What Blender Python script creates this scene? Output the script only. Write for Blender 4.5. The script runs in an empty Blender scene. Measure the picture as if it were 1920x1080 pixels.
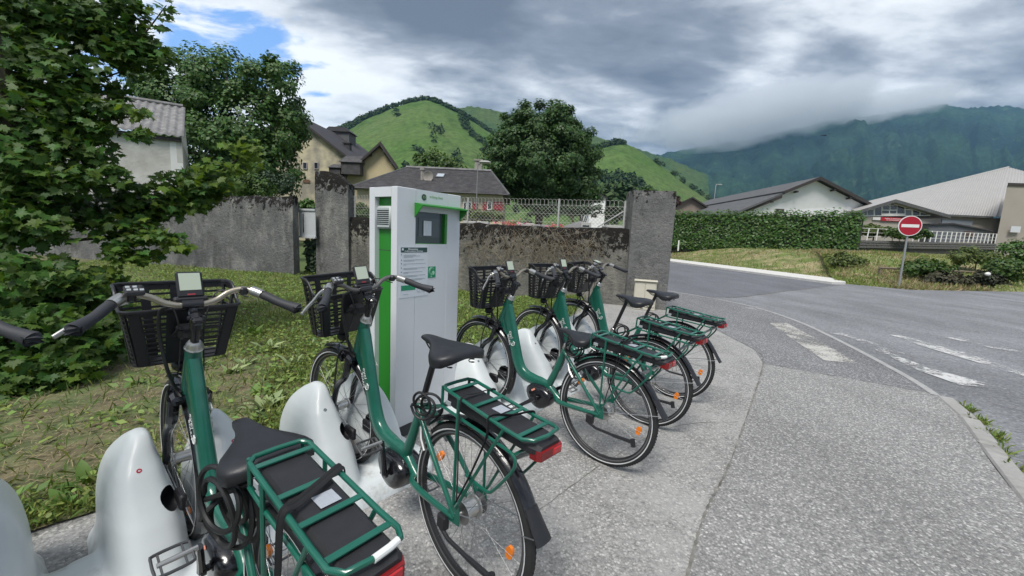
import bpy, math, random
import numpy as np
from mathutils import Matrix, Vector

HAZE = 0.9e-4
HAZE = 0.9e-4
EXPOSURE = 1.35
CLOUD_THICK = [(900, 60, 6, 26, .07), (1330, 130, 4, 18, .05), (430, 150, 3, 16, -.13), (1115, 235, 1, 9, -.09), (660, 190, 2, 12, -.09), (1560, 120, 3, 13, -.05), (1850, 60, 4, 16, .05), (760, 120, 2, 9, -.03)]
CLOUD_RAMP = [(.36, (4.5, 4.65, 4.85)), (.435, (3.5, 3.65, 3.9)), (.49, (2.15, 2.3, 2.6)), (.55, (1.18, 1.31, 1.6)), (.64, (.66, .76, 1.0))]
CLOUD_GAPS = [(455, 85, 2, 8, 1.0), (365, 35, 1, 6, .95), (592, 190, 1, 3, .8), (225, 165, 1, 6, .8), (520, 30, 1, 8, .7), (310, 120, 1, 8, .7)]
MTN = [(1180, 330), (1225, 293), (1262, 285), (1300, 277), (1350, 269), (1400, 262), (1450, 251), (1500, 239), (1550, 227), (1600, 220), (1640, 216), (1680, 209), (1720, 203), (1750, 197), (1775, 196), (1792, 200), (1812, 204), (1840, 201), (1868, 198), (1895, 200), (1925, 206), (2000, 214), (2150, 200), (2400, 215)]

S = bpy.context.scene
COL = S.collection
R = math.radians

# ------------------------------------------------------------------ camera
CAM_H, PITCH, ROLL, FPX = 1.4196, R(7.3636), R(2.6186), 760.6      # focal length in pixels of a 1920 wide frame
_c, _s = math.cos(PITCH), math.sin(PITCH)
V_F = np.array([0, _c, -_s]); _U = np.array([0, _s, _c]); _X = np.array([1.0, 0, 0])
_cr, _sr = math.cos(ROLL), math.sin(ROLL)
V_R = _cr * _X + _sr * _U; V_U = -_sr * _X + _cr * _U
cam_d = bpy.data.cameras.new('camera'); cam = bpy.data.objects.new('camera', cam_d); COL.objects.link(cam)
cam_d.sensor_width = 36.0; cam_d.lens = 36.0 * FPX / 1920.0; cam_d.clip_start = 0.05; cam_d.clip_end = 20000
cam.matrix_world = Matrix(((V_R[0], V_U[0], -V_F[0], 0), (V_R[1], V_U[1], -V_F[1], 0), (V_R[2], V_U[2], -V_F[2], CAM_H), (0, 0, 0, 1)))
S.camera = cam

def ray(px, py): return (px - 960) / FPX * V_R - (py - 540) / FPX * V_U + V_F
def at(px, py, Y):
    d = ray(px, py); return np.array([0, 0, CAM_H]) + d * (Y / d[1])
def ground(px, py, z=0.0):
    d = ray(px, py); return np.array([0, 0, CAM_H]) + d * ((z - CAM_H) / d[2])

# ------------------------------------------------------------------ render settings, sun, sky
S.render.engine = 'CYCLES'
S.cycles.use_denoising = True
S.cycles.max_bounces = 8; S.cycles.diffuse_bounces = 3; S.cycles.glossy_bounces = 3; S.cycles.transparent_max_bounces = 12
S.cycles.volume_bounces = 3; S.cycles.caustics_reflective = False; S.cycles.caustics_refractive = False
S.view_settings.view_transform = 'Standard'; S.view_settings.look = 'None'
S.view_settings.exposure = EXPOSURE; S.view_settings.gamma = 1.0; S.view_settings.use_curve_mapping = False

SUN_EL, SUN_AZ = R(58), R(200)          # azimuth measured from +Y towards +X
sun_d = bpy.data.lights.new('sun', 'SUN'); sun = bpy.data.objects.new('sun', sun_d); COL.objects.link(sun)
sun_d.energy = 1.5; sun_d.angle = R(22); sun_d.color = (1.0, 0.96, 0.90)
sv = Vector((math.sin(SUN_AZ) * math.cos(SUN_EL), math.cos(SUN_AZ) * math.cos(SUN_EL), math.sin(SUN_EL)))
sun.rotation_euler = sv.to_track_quat('Z', 'Y').to_euler()

class NT:
    def __init__(s, tree): s.t = tree; s.n = tree.nodes; s.l = tree.links
    def node(s, typ, **kw):
        n = s.n.new(typ)
        for k, v in kw.items():
            if k.startswith('_'): setattr(n, k[1:], v)
        for k, v in kw.items():
            if k.startswith('_'): continue
            key = int(k[1:]) if k[0] == 'i' and k[1:].isdigit() else k.replace('__', ' ')
            if isinstance(v, bpy.types.NodeSocket): s.l.new(v, n.inputs[key])
            else: n.inputs[key].default_value = v
        return n
    def math(s, op, a, b=0.0, c=None, clamp=False):
        n = s.n.new('ShaderNodeMath'); n.operation = op; n.use_clamp = clamp
        for i, v in enumerate((a, b) if c is None else (a, b, c)):
            if isinstance(v, bpy.types.NodeSocket): s.l.new(v, n.inputs[i])
            else: n.inputs[i].default_value = v
        return n.outputs[0]
    def mix(s, f, a, b, blend='MIX'):
        n = s.n.new('ShaderNodeMix'); n.data_type = 'RGBA'; n.blend_type = blend
        for i, v in ((0, f), (6, a), (7, b)):
            if isinstance(v, bpy.types.NodeSocket): s.l.new(v, n.inputs[i])
            else: n.inputs[i].default_value = v if i == 0 else (tuple(v) + (1,))[:4]
        return n.outputs[2]
    def noise(s, vec, scale, detail=4.0, rough=0.55, dist=0.0):
        n = s.node('ShaderNodeTexNoise', Scale=scale, Detail=detail, Roughness=rough, Distortion=dist)
        if vec is not None: s.l.new(vec, n.inputs['Vector'])
        return n.outputs['Fac']
    def ramp(s, f, stops, interp='LINEAR'):
        n = s.n.new('ShaderNodeValToRGB'); cr = n.color_ramp; cr.interpolation = interp
        while len(cr.elements) > 1: cr.elements.remove(cr.elements[-1])
        for i, (p, c) in enumerate(stops):
            e = cr.elements[0] if i == 0 else cr.elements.new(p)
            e.position = p; e.color = (tuple(c) + (1,))[:4] if not isinstance(c, (int, float)) else (c, c, c, 1)
        s.l.new(f, n.inputs[0]); return n.outputs[0]
    def mr(s, v, a, b, c=0.0, d=1.0, smooth=False):
        n = s.n.new('ShaderNodeMapRange'); n.interpolation_type = 'SMOOTHSTEP' if smooth else 'LINEAR'
        s.l.new(v, n.inputs[0])
        for i, x in zip((1, 2, 3, 4), (a, b, c, d)): n.inputs[i].default_value = x
        return n.outputs[0]

world = bpy.data.worlds.new('World'); S.world = world; world.use_nodes = True
w = NT(world.node_tree); w.n.clear()
sky = w.node('ShaderNodeTexSky', _sky_type='NISHITA', _sun_disc=False, _sun_elevation=SUN_EL, _sun_rotation=SUN_AZ, _air_density=1.0, _dust_density=0.6, _ozone_density=1.5)
tc = w.node('ShaderNodeTexCoord'); dirv = tc.outputs['Generated']
sp = w.node('ShaderNodeSeparateXYZ', Vector=dirv); dx, dy, dz = sp.outputs
zz = w.math('ADD', w.math('MAXIMUM', dz, 0.0), 0.16)
cp = w.node('ShaderNodeCombineXYZ', X=w.math('DIVIDE', dx, zz), Y=w.math('DIVIDE', dy, zz), Z=0.0).outputs[0]
mp = w.node('ShaderNodeMapping', Vector=cp, Location=(3.1, 1.7, 0.0), Rotation=(0, 0, R(-28)), Scale=(0.75, 1.25, 1)).outputs[0]
big = w.noise(mp, 0.62, 3.0, 0.5, 0.3)
mid = w.noise(mp, 1.5, 7.0, 0.56, 0.25)
fine = w.noise(mp, 5.0, 6.0, 0.6, 0.2)
def blob(px, py, r0, r1):          # a soft round region of the sky around one direction
    d = ray(px, py); d = d / np.linalg.norm(d)
    dp = w.node('ShaderNodeVectorMath', _operation='DOT_PRODUCT'); w.l.new(dirv, dp.inputs[0]); dp.inputs[1].default_value = tuple(d)
    ln = w.node('ShaderNodeVectorMath', _operation='LENGTH'); w.l.new(dirv, ln.inputs[0])
    return w.mr(w.math('DIVIDE', dp.outputs['Value'], ln.outputs['Value']), math.cos(R(r1)), math.cos(R(r0)), 0.0, 1.0, True)
dens = w.math('ADD', w.math('MULTIPLY', big, 0.48), w.math('MULTIPLY', mid, 0.52))
dens = w.math('ADD', dens, w.math('MULTIPLY', w.math('SUBTRACT', fine, 0.5), 0.22))
for (px, py, r0, r1, k) in CLOUD_THICK:
    dens = w.math('ADD', dens, w.math('MULTIPLY', blob(px, py, r0, r1), k))
cloud_col = w.ramp(dens, CLOUD_RAMP)
gap = w.math('SUBTRACT', 0.0, 0.0)
for (px, py, r0, r1, k) in CLOUD_GAPS:
    gap = w.math('MAXIMUM', gap, w.math('MULTIPLY', blob(px, py, r0, r1), k))
gn = w.noise(mp, 2.6, 7.0, 0.58, 0.5)
hole = w.mr(w.math('ADD', w.math('MULTIPLY', gap, 0.62), w.math('MULTIPLY', w.math('SUBTRACT', 0.50, gn), 2.6)), 0.36, 0.66, 0.0, 1.0, True)
hole = w.math('MULTIPLY', hole, w.mr(gap, 0.02, 0.2))
blue = w.mix(0.35, w.node('ShaderNodeVectorMath', _operation='SCALE', i0=sky.outputs[0], Scale=0.8).outputs[0], (.8, 2.3, 6.0))
skycol = w.mix(hole, cloud_col, blue)
bg = w.node('ShaderNodeBackground', Color=skycol, Strength=0.1)
out = w.node('ShaderNodeOutputWorld', Surface=bg.outputs[0])

# ------------------------------------------------------------------ helpers
rng = np.random.default_rng(7); random.seed(7)

class MB:
    """collects vertices and faces; build() links them as one mesh object"""
    def __init__(s): s.v = []; s.f = []; s.nv = 0
    def add(s, V, F):
        V = np.asarray(V, float).reshape(-1, 3); s.v.append(V); b = s.nv
        s.f += [tuple(i + b for i in f) for f in F]; s.nv += len(V); return s
    def box(s, c, size, rot=None, taper=1.0, bev=0.0):
        hx, hy, hz = np.array(size, float) / 2
        if bev > 0:
            b = min(bev, hx * .9, hy * .9, hz * .9); V = []
            for z, k in ((-hz, b), (-hz + b, 0), (hz - b, 0), (hz, b)):
                for x, y in ((-hx + b, -hy + k), (hx - b, -hy + k), (hx - k, -hy + b), (hx - k, hy - b), (hx - b, hy - k), (-hx + b, hy - k), (-hx + k, hy - b), (-hx + k, -hy + b)):
                    V.append((x, y, z))
            F = [tuple(range(7, -1, -1)), tuple(range(24, 32))]
            for L in range(3):
                for i in range(8): F.append((L * 8 + i, L * 8 + (i + 1) % 8, L * 8 + 8 + (i + 1) % 8, L * 8 + 8 + i))
        else:
            t = taper
            V = [(-hx, -hy, -hz), (hx, -hy, -hz), (hx, hy, -hz), (-hx, hy, -hz), (-hx * t, -hy * t, hz), (hx * t, -hy * t, hz), (hx * t, hy * t, hz), (-hx * t, hy * t, hz)]
            F = [(3, 2, 1, 0), (4, 5, 6, 7), (0, 1, 5, 4), (1, 2, 6, 5), (2, 3, 7, 6), (3, 0, 4, 7)]
        V = np.array(V)
        if rot is not None: V = V @ np.array(rot).T
        return s.add(V + np.array(c, float), F)
    def tube(s, P, r, n=8, closed=False, lat=None, rb=None, e=2.0, caps=True):
        P = np.array(P, float); m = len(P); r = np.broadcast_to(np.array(r, float), (m,)); rb = r if rb is None else np.broadcast_to(np.array(rb, float), (m,))
        if closed: T = np.roll(P, -1, 0) - np.roll(P, 1, 0)
        else:
            T = np.empty_like(P); T[1:-1] = P[2:] - P[:-2]; T[0] = P[1] - P[0]; T[-1] = P[-1] - P[-2]
        T /= np.linalg.norm(T, axis=1)[:, None] + 1e-12
        a = np.linspace(0, 2 * np.pi, n, endpoint=False); ca, sa = np.cos(a), np.sin(a)
        ca = np.sign(ca) * np.abs(ca) ** (2 / e); sa = np.sign(sa) * np.abs(sa) ** (2 / e)
        V = []; u = None
        for i in range(m):
            t = T[i]
            if lat is not None: u = np.array(lat, float)
            elif u is None: u = np.cross(t, [0, 0, 1.0]); u = np.array([1.0, 0, 0]) if np.linalg.norm(u) < .1 else u
            u = u - t * (u @ t); u = u / np.linalg.norm(u); q = np.cross(t, u)
            V.append(P[i] + np.outer(ca, u) * r[i] + np.outer(sa, q) * rb[i])
        F = []
        for i in range(m if closed else m - 1):
            j = (i + 1) % m
            for k in range(n): F.append((i * n + k, i * n + (k + 1) % n, j * n + (k + 1) % n, j * n + k))
        if caps and not closed: F += [tuple(range(n - 1, -1, -1)), tuple(range((m - 1) * n, m * n))]
        return s.add(np.concatenate(V), F)
    def lathe(s, prof, c=(0, 0, 0), axis='y', n=32, closed=False):
        prof = np.array(prof, float); m = len(prof); a = np.linspace(0, 2 * np.pi, n, endpoint=False); V = []
        for rr, h in prof:
            if axis == 'y': V.append(np.stack([rr * np.cos(a), np.full(n, h), rr * np.sin(a)], 1))
            elif axis == 'z': V.append(np.stack([rr * np.cos(a), rr * np.sin(a), np.full(n, h)], 1))
            else: V.append(np.stack([np.full(n, h), rr * np.cos(a), rr * np.sin(a)], 1))
        F = []
        for i in range(m if closed else m - 1):
            j = (i + 1) % m
            for k in range(n): F.append((i * n + k, i * n + (k + 1) % n, j * n + (k + 1) % n, j * n + k))
        return s.add(np.concatenate(V) + np.array(c, float), F)
    def prism(s, poly, d, caps=True):
        """polygon of 3D points pushed along vector d"""
        A = np.array(poly, float); n = len(A); V = np.concatenate([A, A + np.array(d, float)])
        F = [(i, (i + 1) % n, n + (i + 1) % n, n + i) for i in range(n)]
        if caps: F += [tuple(range(n - 1, -1, -1)), tuple(range(n, 2 * n))]
        return s.add(V, F)
    def loft(s, rings, caps=True, closed=True):
        n = len(rings[0]); m = len(rings); F = []
        for i in range(m - 1):
            for k in range(n if closed else n - 1): F.append((i * n + k, i * n + (k + 1) % n, (i + 1) * n + (k + 1) % n, (i + 1) * n + k))
        if caps: F += [tuple(range(n - 1, -1, -1)), tuple(range((m - 1) * n, m * n))]
        return s.add(np.concatenate([np.array(r, float) for r in rings]), F)
    def ball(s, c, r, n=12, m=8):
        r = np.broadcast_to(np.array(r, float), (3,)); V = []; 
        for i in range(1, m):
            t = math.pi * i / m
            for k in range(n): V.append((math.sin(t) * math.cos(2 * math.pi * k / n), math.sin(t) * math.sin(2 * math.pi * k / n), math.cos(t)))
        V += [(0, 0, 1), (0, 0, -1)]; F = []
        for i in range(m - 2):
            for k in range(n): F.append((i * n + k, (i + 1) * n + k, (i + 1) * n + (k + 1) % n, i * n + (k + 1) % n))
        t = (m - 1) * n
        for k in range(n): F.append((t, k, (k + 1) % n)); F.append((t + 1, (m - 2) * n + (k + 1) % n, (m - 2) * n + k))
        return s.add(np.array(V) * r + np.array(c, float), F)
    def mesh(s, name, m=None, smooth=35):
        me = bpy.data.meshes.new(name); me.from_pydata(np.concatenate(s.v).tolist(), [], s.f)
        if m: me.materials.append(m)
        if smooth:
            me.shade_smooth()
            if smooth < 180: me.set_sharp_from_angle(angle=R(smooth))
        me.update(); return me
    def build(s, name, m=None, parent=None, smooth=35): return link(name, s.mesh(name, m, smooth), parent)

def link(name, data, parent=None, loc=None):
    o = bpy.data.objects.new(name, data); COL.objects.link(o)
    if parent is not None: o.parent = parent
    if loc is not None: o.location = loc
    return o
def tag(o, label=None, cat=None, group=None, kind=None):
    for k, v in (('label', label), ('category', cat), ('group', group), ('kind', kind)):
        if v: o[k] = v
    return o
def thing(name, label, cat, loc=(0, 0, 0), rot=(0, 0, 0), group=None):
    o = bpy.data.objects.new(name, None); COL.objects.link(o); o.location = loc; o.rotation_euler = rot; o.empty_display_size = .1
    return tag(o, label, cat, group)
def copy_tree(o, parent=None):
    c = o.copy(); COL.objects.link(c)
    if parent is not None: c.parent = parent
    for ch in list(o.children): copy_tree(ch, c)
    return c
def np_mesh(name, V, F, m=None, smooth=False):
    """fast mesh from arrays: F is (n,k) all the same size"""
    me = bpy.data.meshes.new(name); V = np.asarray(V, np.float32); F = np.asarray(F, np.int32); k = F.shape[1]
    me.vertices.add(len(V)); me.vertices.foreach_set('co', V.ravel()); me.loops.add(F.size); me.loops.foreach_set('vertex_index', F.ravel())
    me.polygons.add(len(F)); me.polygons.foreach_set('loop_start', np.arange(0, F.size, k, dtype=np.int32))
    if smooth: me.polygons.foreach_set('use_smooth', np.ones(len(F), bool))
    if m: me.materials.append(m)
    me.update(calc_edges=True); me.validate(); return me
def crv(P, n=6, closed=False):
    """Catmull-Rom through points"""
    P = np.array(P, float); m = len(P); out = []
    for i in range(m if closed else m - 1):
        if closed: p0, p1, p2, p3 = P[i - 1], P[i], P[(i + 1) % m], P[(i + 2) % m]
        else: p0, p1, p2, p3 = P[max(i - 1, 0)], P[i], P[i + 1], P[min(i + 2, m - 1)]
        for t in np.arange(n) / n:
            out.append(.5 * ((2 * p1) + (p2 - p0) * t + (2 * p0 - 5 * p1 + 4 * p2 - p3) * t ** 2 + (3 * p1 - p0 - 3 * p2 + p3) * t ** 3))
    if not closed: out.append(P[-1])
    return np.array(out)
def arc(c, r, a0, a1, n=16, y=0.0):
    a = np.radians(np.linspace(a0, a1, n)); return np.stack([c[0] + r * np.cos(a), np.full(n, y), c[1] + r * np.sin(a)], 1)
def text(body, size, m, parent, M, name='lettering', ext=.0004, align='CENTER', space=1.0):
    cu = bpy.data.curves.new('txt', 'FONT'); cu.body = body; cu.size = size; cu.extrude = ext; cu.align_x = align; cu.align_y = 'CENTER'; cu.resolution_u = 3; cu.space_character = space
    t = bpy.data.objects.new('txt', cu); me = bpy.data.meshes.new_from_object(t); bpy.data.objects.remove(t)
    me.materials.clear(); me.materials.append(m); me.name = name
    o = link(name, me, parent); o.matrix_local = M; return o
def frame_m(o, x, y, z=None):
    x = Vector(x).normalized(); y = Vector(y); y = (y - x * y.dot(x)).normalized(); z = x.cross(y); M = Matrix((x, y, z)).transposed().to_4x4(); M.translation = Vector(o); return M

# ------------------------------------------------------------------ materials
def mat(name, col, rough=.5, metal=0.0, var=0.0, vscale=8.0, col2=None, bump=0.0, bscale=40.0, spec=.5, coat=0.0, island=0.0, trans=0.0, emit=None, detail=5.0, ramp=(.35, .65)):
    m = bpy.data.materials.new(name); m.use_nodes = True; t = NT(m.node_tree); b = t.n['Principled BSDF']
    b.inputs['Roughness'].default_value = rough; b.inputs['Metallic'].default_value = metal; b.inputs['Specular IOR Level'].default_value = spec
    if coat: b.inputs['Coat Weight'].default_value = coat; b.inputs['Coat Roughness'].default_value = .08
    c = tuple(col) + (1,); b.inputs['Base Color'].default_value = c
    obj = None
    if var or col2 or bump: obj = t.node('ShaderNodeTexCoord').outputs['Object']
    cs = None
    if col2 is not None:
        f = t.ramp(t.noise(obj, vscale, detail, .6), [(ramp[0], 0.0), (ramp[1], 1.0)]); cs = t.mix(f, col, col2)
    if var:
        k = t.mr(t.noise(obj, vscale * 1.7, 4, .6), .25, .75, 1 - var, 1 + var)
        v = t.node('ShaderNodeVectorMath', _operation='SCALE', Scale=k)
        if cs is not None: t.l.new(cs, v.inputs[0])
        else: v.inputs[0].default_value = col
        cs = v.outputs[0]
    if island:
        g = t.node('ShaderNodeNewGeometry').outputs['Random Per Island']
        oi = t.node('ShaderNodeObjectInfo').outputs['Random']
        g = t.math('FRACT', t.math('ADD', g, oi))
        h = t.node('ShaderNodeHueSaturation', Hue=t.mr(g, 0, 1, .5 - island * .05, .5 + island * .03), Saturation=1.0, Value=t.mr(t.math('FRACT', t.math('MULTIPLY', g, 7.31)), 0, 1, 1 - island * .55, 1 + island * .6), Fac=1.0)
        if cs is not None: t.l.new(cs, h.inputs['Color'])
        else: h.inputs['Color'].default_value = c
        cs = h.outputs[0]
    if cs is not None: t.l.new(cs, b.inputs['Base Color'])
    if bump:
        bn = t.node('ShaderNodeBump', Strength=1.0, Distance=bump, Height=t.noise(obj, bscale, 6, .65)); t.l.new(bn.outputs[0], b.inputs['Normal'])
    if trans:
        tr = t.node('ShaderNodeBsdfTranslucent')
        if cs is not None:
            t.l.new(t.node('ShaderNodeHueSaturation', Hue=.485, Saturation=1.1, Value=1.5, Fac=1.0, Color=cs).outputs[0], tr.inputs[0])
        else: tr.inputs[0].default_value = c
        mx = t.node('ShaderNodeMixShader', Fac=trans); t.l.new(b.outputs[0], mx.inputs[1]); t.l.new(tr.outputs[0], mx.inputs[2])
        t.l.new(mx.outputs[0], t.n['Material Output'].inputs['Surface'])
    if emit: b.inputs['Emission Color'].default_value = tuple(emit[:3]) + (1,); b.inputs['Emission Strength'].default_value = emit[3]
    return m
# ------------------------------------------------------------------ noise for shaping
def _h(ix, iy, seed):
    n = (ix.astype(np.int64) * 374761393 + iy.astype(np.int64) * 668265263 + seed * 1442695) & 0x7fffffff
    n = ((n ^ (n >> 13)) * 1274126177) & 0x7fffffff
    return ((n ^ (n >> 16)) & 0xffff) / 65535.0
def vnoise(x, y, seed=0):
    x = np.asarray(x, float); y = np.asarray(y, float); ix = np.floor(x); iy = np.floor(y); u = x - ix; v = y - iy
    u = u * u * (3 - 2 * u); v = v * v * (3 - 2 * v)
    a, b, c, d = _h(ix, iy, seed), _h(ix + 1, iy, seed), _h(ix, iy + 1, seed), _h(ix + 1, iy + 1, seed)
    return (a + (b - a) * u) * (1 - v) + (c + (d - c) * u) * v - .5
def fbm(x, y, seed=0, o=4):
    r = 0; a = 1.0
    for i in range(o): r = r + a * vnoise(np.asarray(x) * 2 ** i, np.asarray(y) * 2 ** i, seed + i); a *= .5
    return r
def sst(a, b, x): t = np.clip((np.asarray(x) - a) / (b - a), 0, 1); return t * t * (3 - 2 * t)
def grid_faces(nu, nv):
    i = np.arange(nu - 1)[:, None] * nv + np.arange(nv - 1)[None]; i = i.ravel()
    return np.stack([i, i + nv, i + nv + 1, i + 1], 1)

# ------------------------------------------------------------------ setting: ground, road, pavement
def aggregate(name, base, dark, light, scale, stone, worn=None, bump=.0012, mixk=.6, patch=.16):
    """exposed aggregate: stones of mixed greys in a binder"""
    m = bpy.data.materials.new(name); m.use_nodes = True; t = NT(m.node_tree); b = t.n['Principled BSDF']; b.inputs['Roughness'].default_value = .88; b.inputs['Specular IOR Level'].default_value = .3
    o = t.node('ShaderNodeTexCoord').outputs['Object']
    v = t.node('ShaderNodeTexVoronoi', Vector=o, Scale=scale); v.feature = 'F1'; v.inputs['Randomness'].default_value = 1.0
    rnd = t.node('ShaderNodeSeparateColor', Color=v.outputs['Color']).outputs[0]
    st = t.ramp(rnd, [(0.0, dark), (.35, base), (.62, base), (.86, light), (1.0, stone)])
    v2 = t.node('ShaderNodeTexVoronoi', Vector=o, Scale=scale * 2.7); r2 = t.node('ShaderNodeSeparateColor', Color=v2.outputs['Color']).outputs[1]
    st = t.mix(.35, st, t.ramp(r2, [(0, dark), (.5, base), (1, light)]))
    edge = t.mr(v.outputs['Distance'], .25, .62, 0, 1)
    c = t.mix(t.math('MULTIPLY', edge, mixk), st, dark)
    big = t.noise(t.node('ShaderNodeMapping', Vector=o, Rotation=(0, 0, R(35)), Scale=(.8, .3, 1)).outputs[0], 1.0, 6, .62, .4); c2 = t.node('ShaderNodeVectorMath', _operation='SCALE', i0=c, Scale=t.mr(big, .3, .7, 1 - patch, 1 + patch)).outputs[0]
    if worn:
        f = t.ramp(t.math('ADD', t.math('MULTIPLY', t.noise(o, 1.5, 8, .75), .6), t.math('MULTIPLY', t.noise(o, 38, 5, .7), .42)), [(.47, 0.0), (.57, 1.0)]); c2 = t.mix(t.math('MULTIPLY', f, .62), c2, worn)
    sp = t.ramp(t.noise(o, 3.1, 8, .7), [(.60, 0.0), (.72, 1.0)]); c2 = t.mix(t.math('MULTIPLY', sp, .35), c2, dark)
    t.l.new(c2, b.inputs['Base Color'])
    h = t.math('ADD', t.math('MULTIPLY', v.outputs['Distance'], -1.0), t.math('MULTIPLY', t.noise(o, 6, 4, .6), 1.2))
    t.l.new(t.node('ShaderNodeBump', Strength=.8, Distance=bump, Height=h).outputs[0], b.inputs['Normal']); return m
M_pave = aggregate('pavement', (.30, .295, .288), (.115, .115, .117), (.50, .495, .48), 85, (.76, .75, .72), bump=.003, mixk=.5)
M_path = aggregate('path asphalt', (.225, .226, .235), (.09, .091, .096), (.40, .402, .41), 70, (.66, .66, .66), bump=.004)
M_pad = aggregate('pad', (.31, .305, .295), (.12, .12, .12), (.50, .49, .47), 85, (.74, .72, .69), worn=(.38, .375, .365), bump=.003, mixk=.45)
M_road = aggregate('road', (.225, .23, .242), (.115, .118, .128), (.28, .288, .30), 48, (.40, .41, .42), bump=.002, mixk=.35, patch=.28)
M_newroad = aggregate('upper road', (.155, .16, .178), (.095, .098, .11), (.205, .21, .23), 40, (.27, .27, .29), bump=.0015, mixk=.3)
M_kerb = mat('kerb concrete', (.36, .355, .34), .85, var=.18, vscale=6, col2=(.27, .265, .25), bump=.003, bscale=60)
M_white = mat('pale concrete', (.62, .61, .58), .8, var=.12, vscale=3, bump=.002)
M_soil = mat('soil', (.085, .065, .042), .95, var=.35, vscale=3, col2=(.11, .10, .045), bump=.02, bscale=18)
def paint_mat(name, col, keep, scale=14):
    m = bpy.data.materials.new(name); m.use_nodes = True; t = NT(m.node_tree); b = t.n['Principled BSDF']; b.inputs['Roughness'].default_value = .8; b.inputs['Base Color'].default_value = tuple(col) + (1,)
    o = t.node('ShaderNodeTexCoord').outputs['Object']
    f = t.math('ADD', t.math('MULTIPLY', t.noise(o, scale, 6, .7), .7), t.math('MULTIPLY', t.noise(o, 2.2, 3, .6), .5))
    t.l.new(t.mr(f, keep - .05, keep + .05, 0, 1), b.inputs['Alpha']); return m
M_paint = paint_mat('worn road paint', (.55, .55, .545), .61, 22)
M_paint2 = paint_mat('faint road paint', (.55, .55, .55), .66, 22)
M_paint3 = paint_mat('stripe paint', (.47, .46, .43), .585, 40)
def sheet(name, pts, z, m, kind='structure'):
    mb = MB(); mb.add([(x, y, z) for x, y in pts], [tuple(range(len(pts)))]); o = mb.build(name, m, None, 0)
    if o.data.polygons[0].normal.z < 0: o.data.flip_normals()
    if kind: o['kind'] = kind
    return o

def ground_z(x, y):
    r = np.hypot(x, y); return -.09 + .0 * r
xs = np.concatenate([-np.geomspace(7000, 12, 40), np.linspace(-10, 10, 11), np.geomspace(12, 7000, 40)])
gx, gy = np.meshgrid(xs, xs, indexing='ij')
gz = np.full(gx.shape, -.09)
far = np.hypot(gx, gy)
gz += np.where(far > 70, 3.0 * sst(60, 300, far) * (.5 + vnoise(gx / 90, gy / 90, 3)), 0)
M_field = mat('fields', (.06, .10, .025), .95, var=.3, vscale=.02, col2=(.10, .13, .035))
go = link('ground', np_mesh('ground', np.stack([gx, gy, gz], -1).reshape(-1, 3), grid_faces(len(xs), len(xs)), M_field, True)); go['kind'] = 'structure'

KERB = crv([(4.42, 12.25), (5.12, 11.2), (5.62, 10.1), (5.76, 9.0), (5.62, 7.74), (5.34, 6.68), (5.06, 5.78), (4.80, 5.02), (4.57, 4.41), (4.32, 3.9), (4.05, 3.48), (3.83, 3.2), (3.38, 2.65), (3.04, 2.2), (2.6, 1.6), (2.1, .9), (1.2, -.3)], 5)
road = sheet('road', [(1, -12), (70, -12), (70, 24), (23.2, 18.1), (16.2, 16.4), (14.7, 17.9), (15.8, 19.3), (13.2, 37), (8, 90), (5.2, 90), (4.4, 12.1), (3.4, 9.2), (1, 6)], -.03, M_road)
up = sheet('upper_road', [(4.46, 12.25), (5.15, 11.25), (6.3, 11.35), (9.6, 13.9), (13.85, 17.1), (13.6, 17.5), (11.5, 32), (8.4, 80), (5.6, 80)], -.026, M_newroad)
fp = MB(); fp.prism([(13.63, 17.27, -.05), (14.5, 17.62, -.05), (15.75, 19.4, -.05), (13.2, 37, -.05), (10.8, 60, -.05), (9.3, 60, -.05), (11.49, 32, -.05)], (0, 0, .12)); o = fp.build('far_pavement', M_white, None, 0); o['kind'] = 'structure'

WU = np.array([.598, .801]); WN = np.array([-.801, .598]); W0 = np.array([-1.414, 1.661])       # the line the front wheels stand on
def wl(t, n): return W0 + WU * t + WN * n
JOINT = [(3.6, 8.2), (3.47, 6.6), (3.40, 5.49), (3.13, 4.85), (1.61, 2.68), (1.1, 2.02), (.81, 1.58), (.3, .8), (-.4, -.3)]
LB = [(-9.0, .6), (-3.0, .56), (-.6, .53), (0.0, .54), (1.2, .62), (2.4, .62), (3.4, .75), (4.2, .95)]
lawn_edge = [tuple(wl(t, n)) for t, n in LB] + [(.75, 6.4), (1.12, 7.45), (1.42, 8.6), (1.55, 9.3)]
pad_pts = [tuple(wl(t, n + .2)) for t, n in LB] + [(.65, 6.45), (1.0, 7.45), (1.3, 8.6), (1.45, 9.3)] + [(2.4, 9.2), (3.2, 9.2)] + JOINT + [(-6.0, -3.0)]
sheet('concrete_pad', pad_pts, 0.0, M_pad)
kin = [tuple(p[:2]) for p in KERB]
low = [p for p in kin if p[1] < 4.06]; upk = [p for p in kin if p[1] >= 4.06]
seam = [(3.13, 4.85), (3.76, 4.45), (4.38, 4.05)]
sheet('pavement', [(3.13, 4.85), (1.61, 2.68), (1.1, 2.02), (.81, 1.58), (.3, .8), (-.4, -.3)] + [low[-1]] + low[::-1] + [(4.38, 4.05), (3.76, 4.45)], .0005, M_pave)
sheet('path_asphalt', [(3.13, 4.85), (3.76, 4.45)] + [(4.38, 4.05)] + upk[::-1] + [(3.4, 9.2), (3.2, 9.2), (3.6, 8.2), (3.47, 6.6), (3.40, 5.49)], .0005, M_path)
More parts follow.
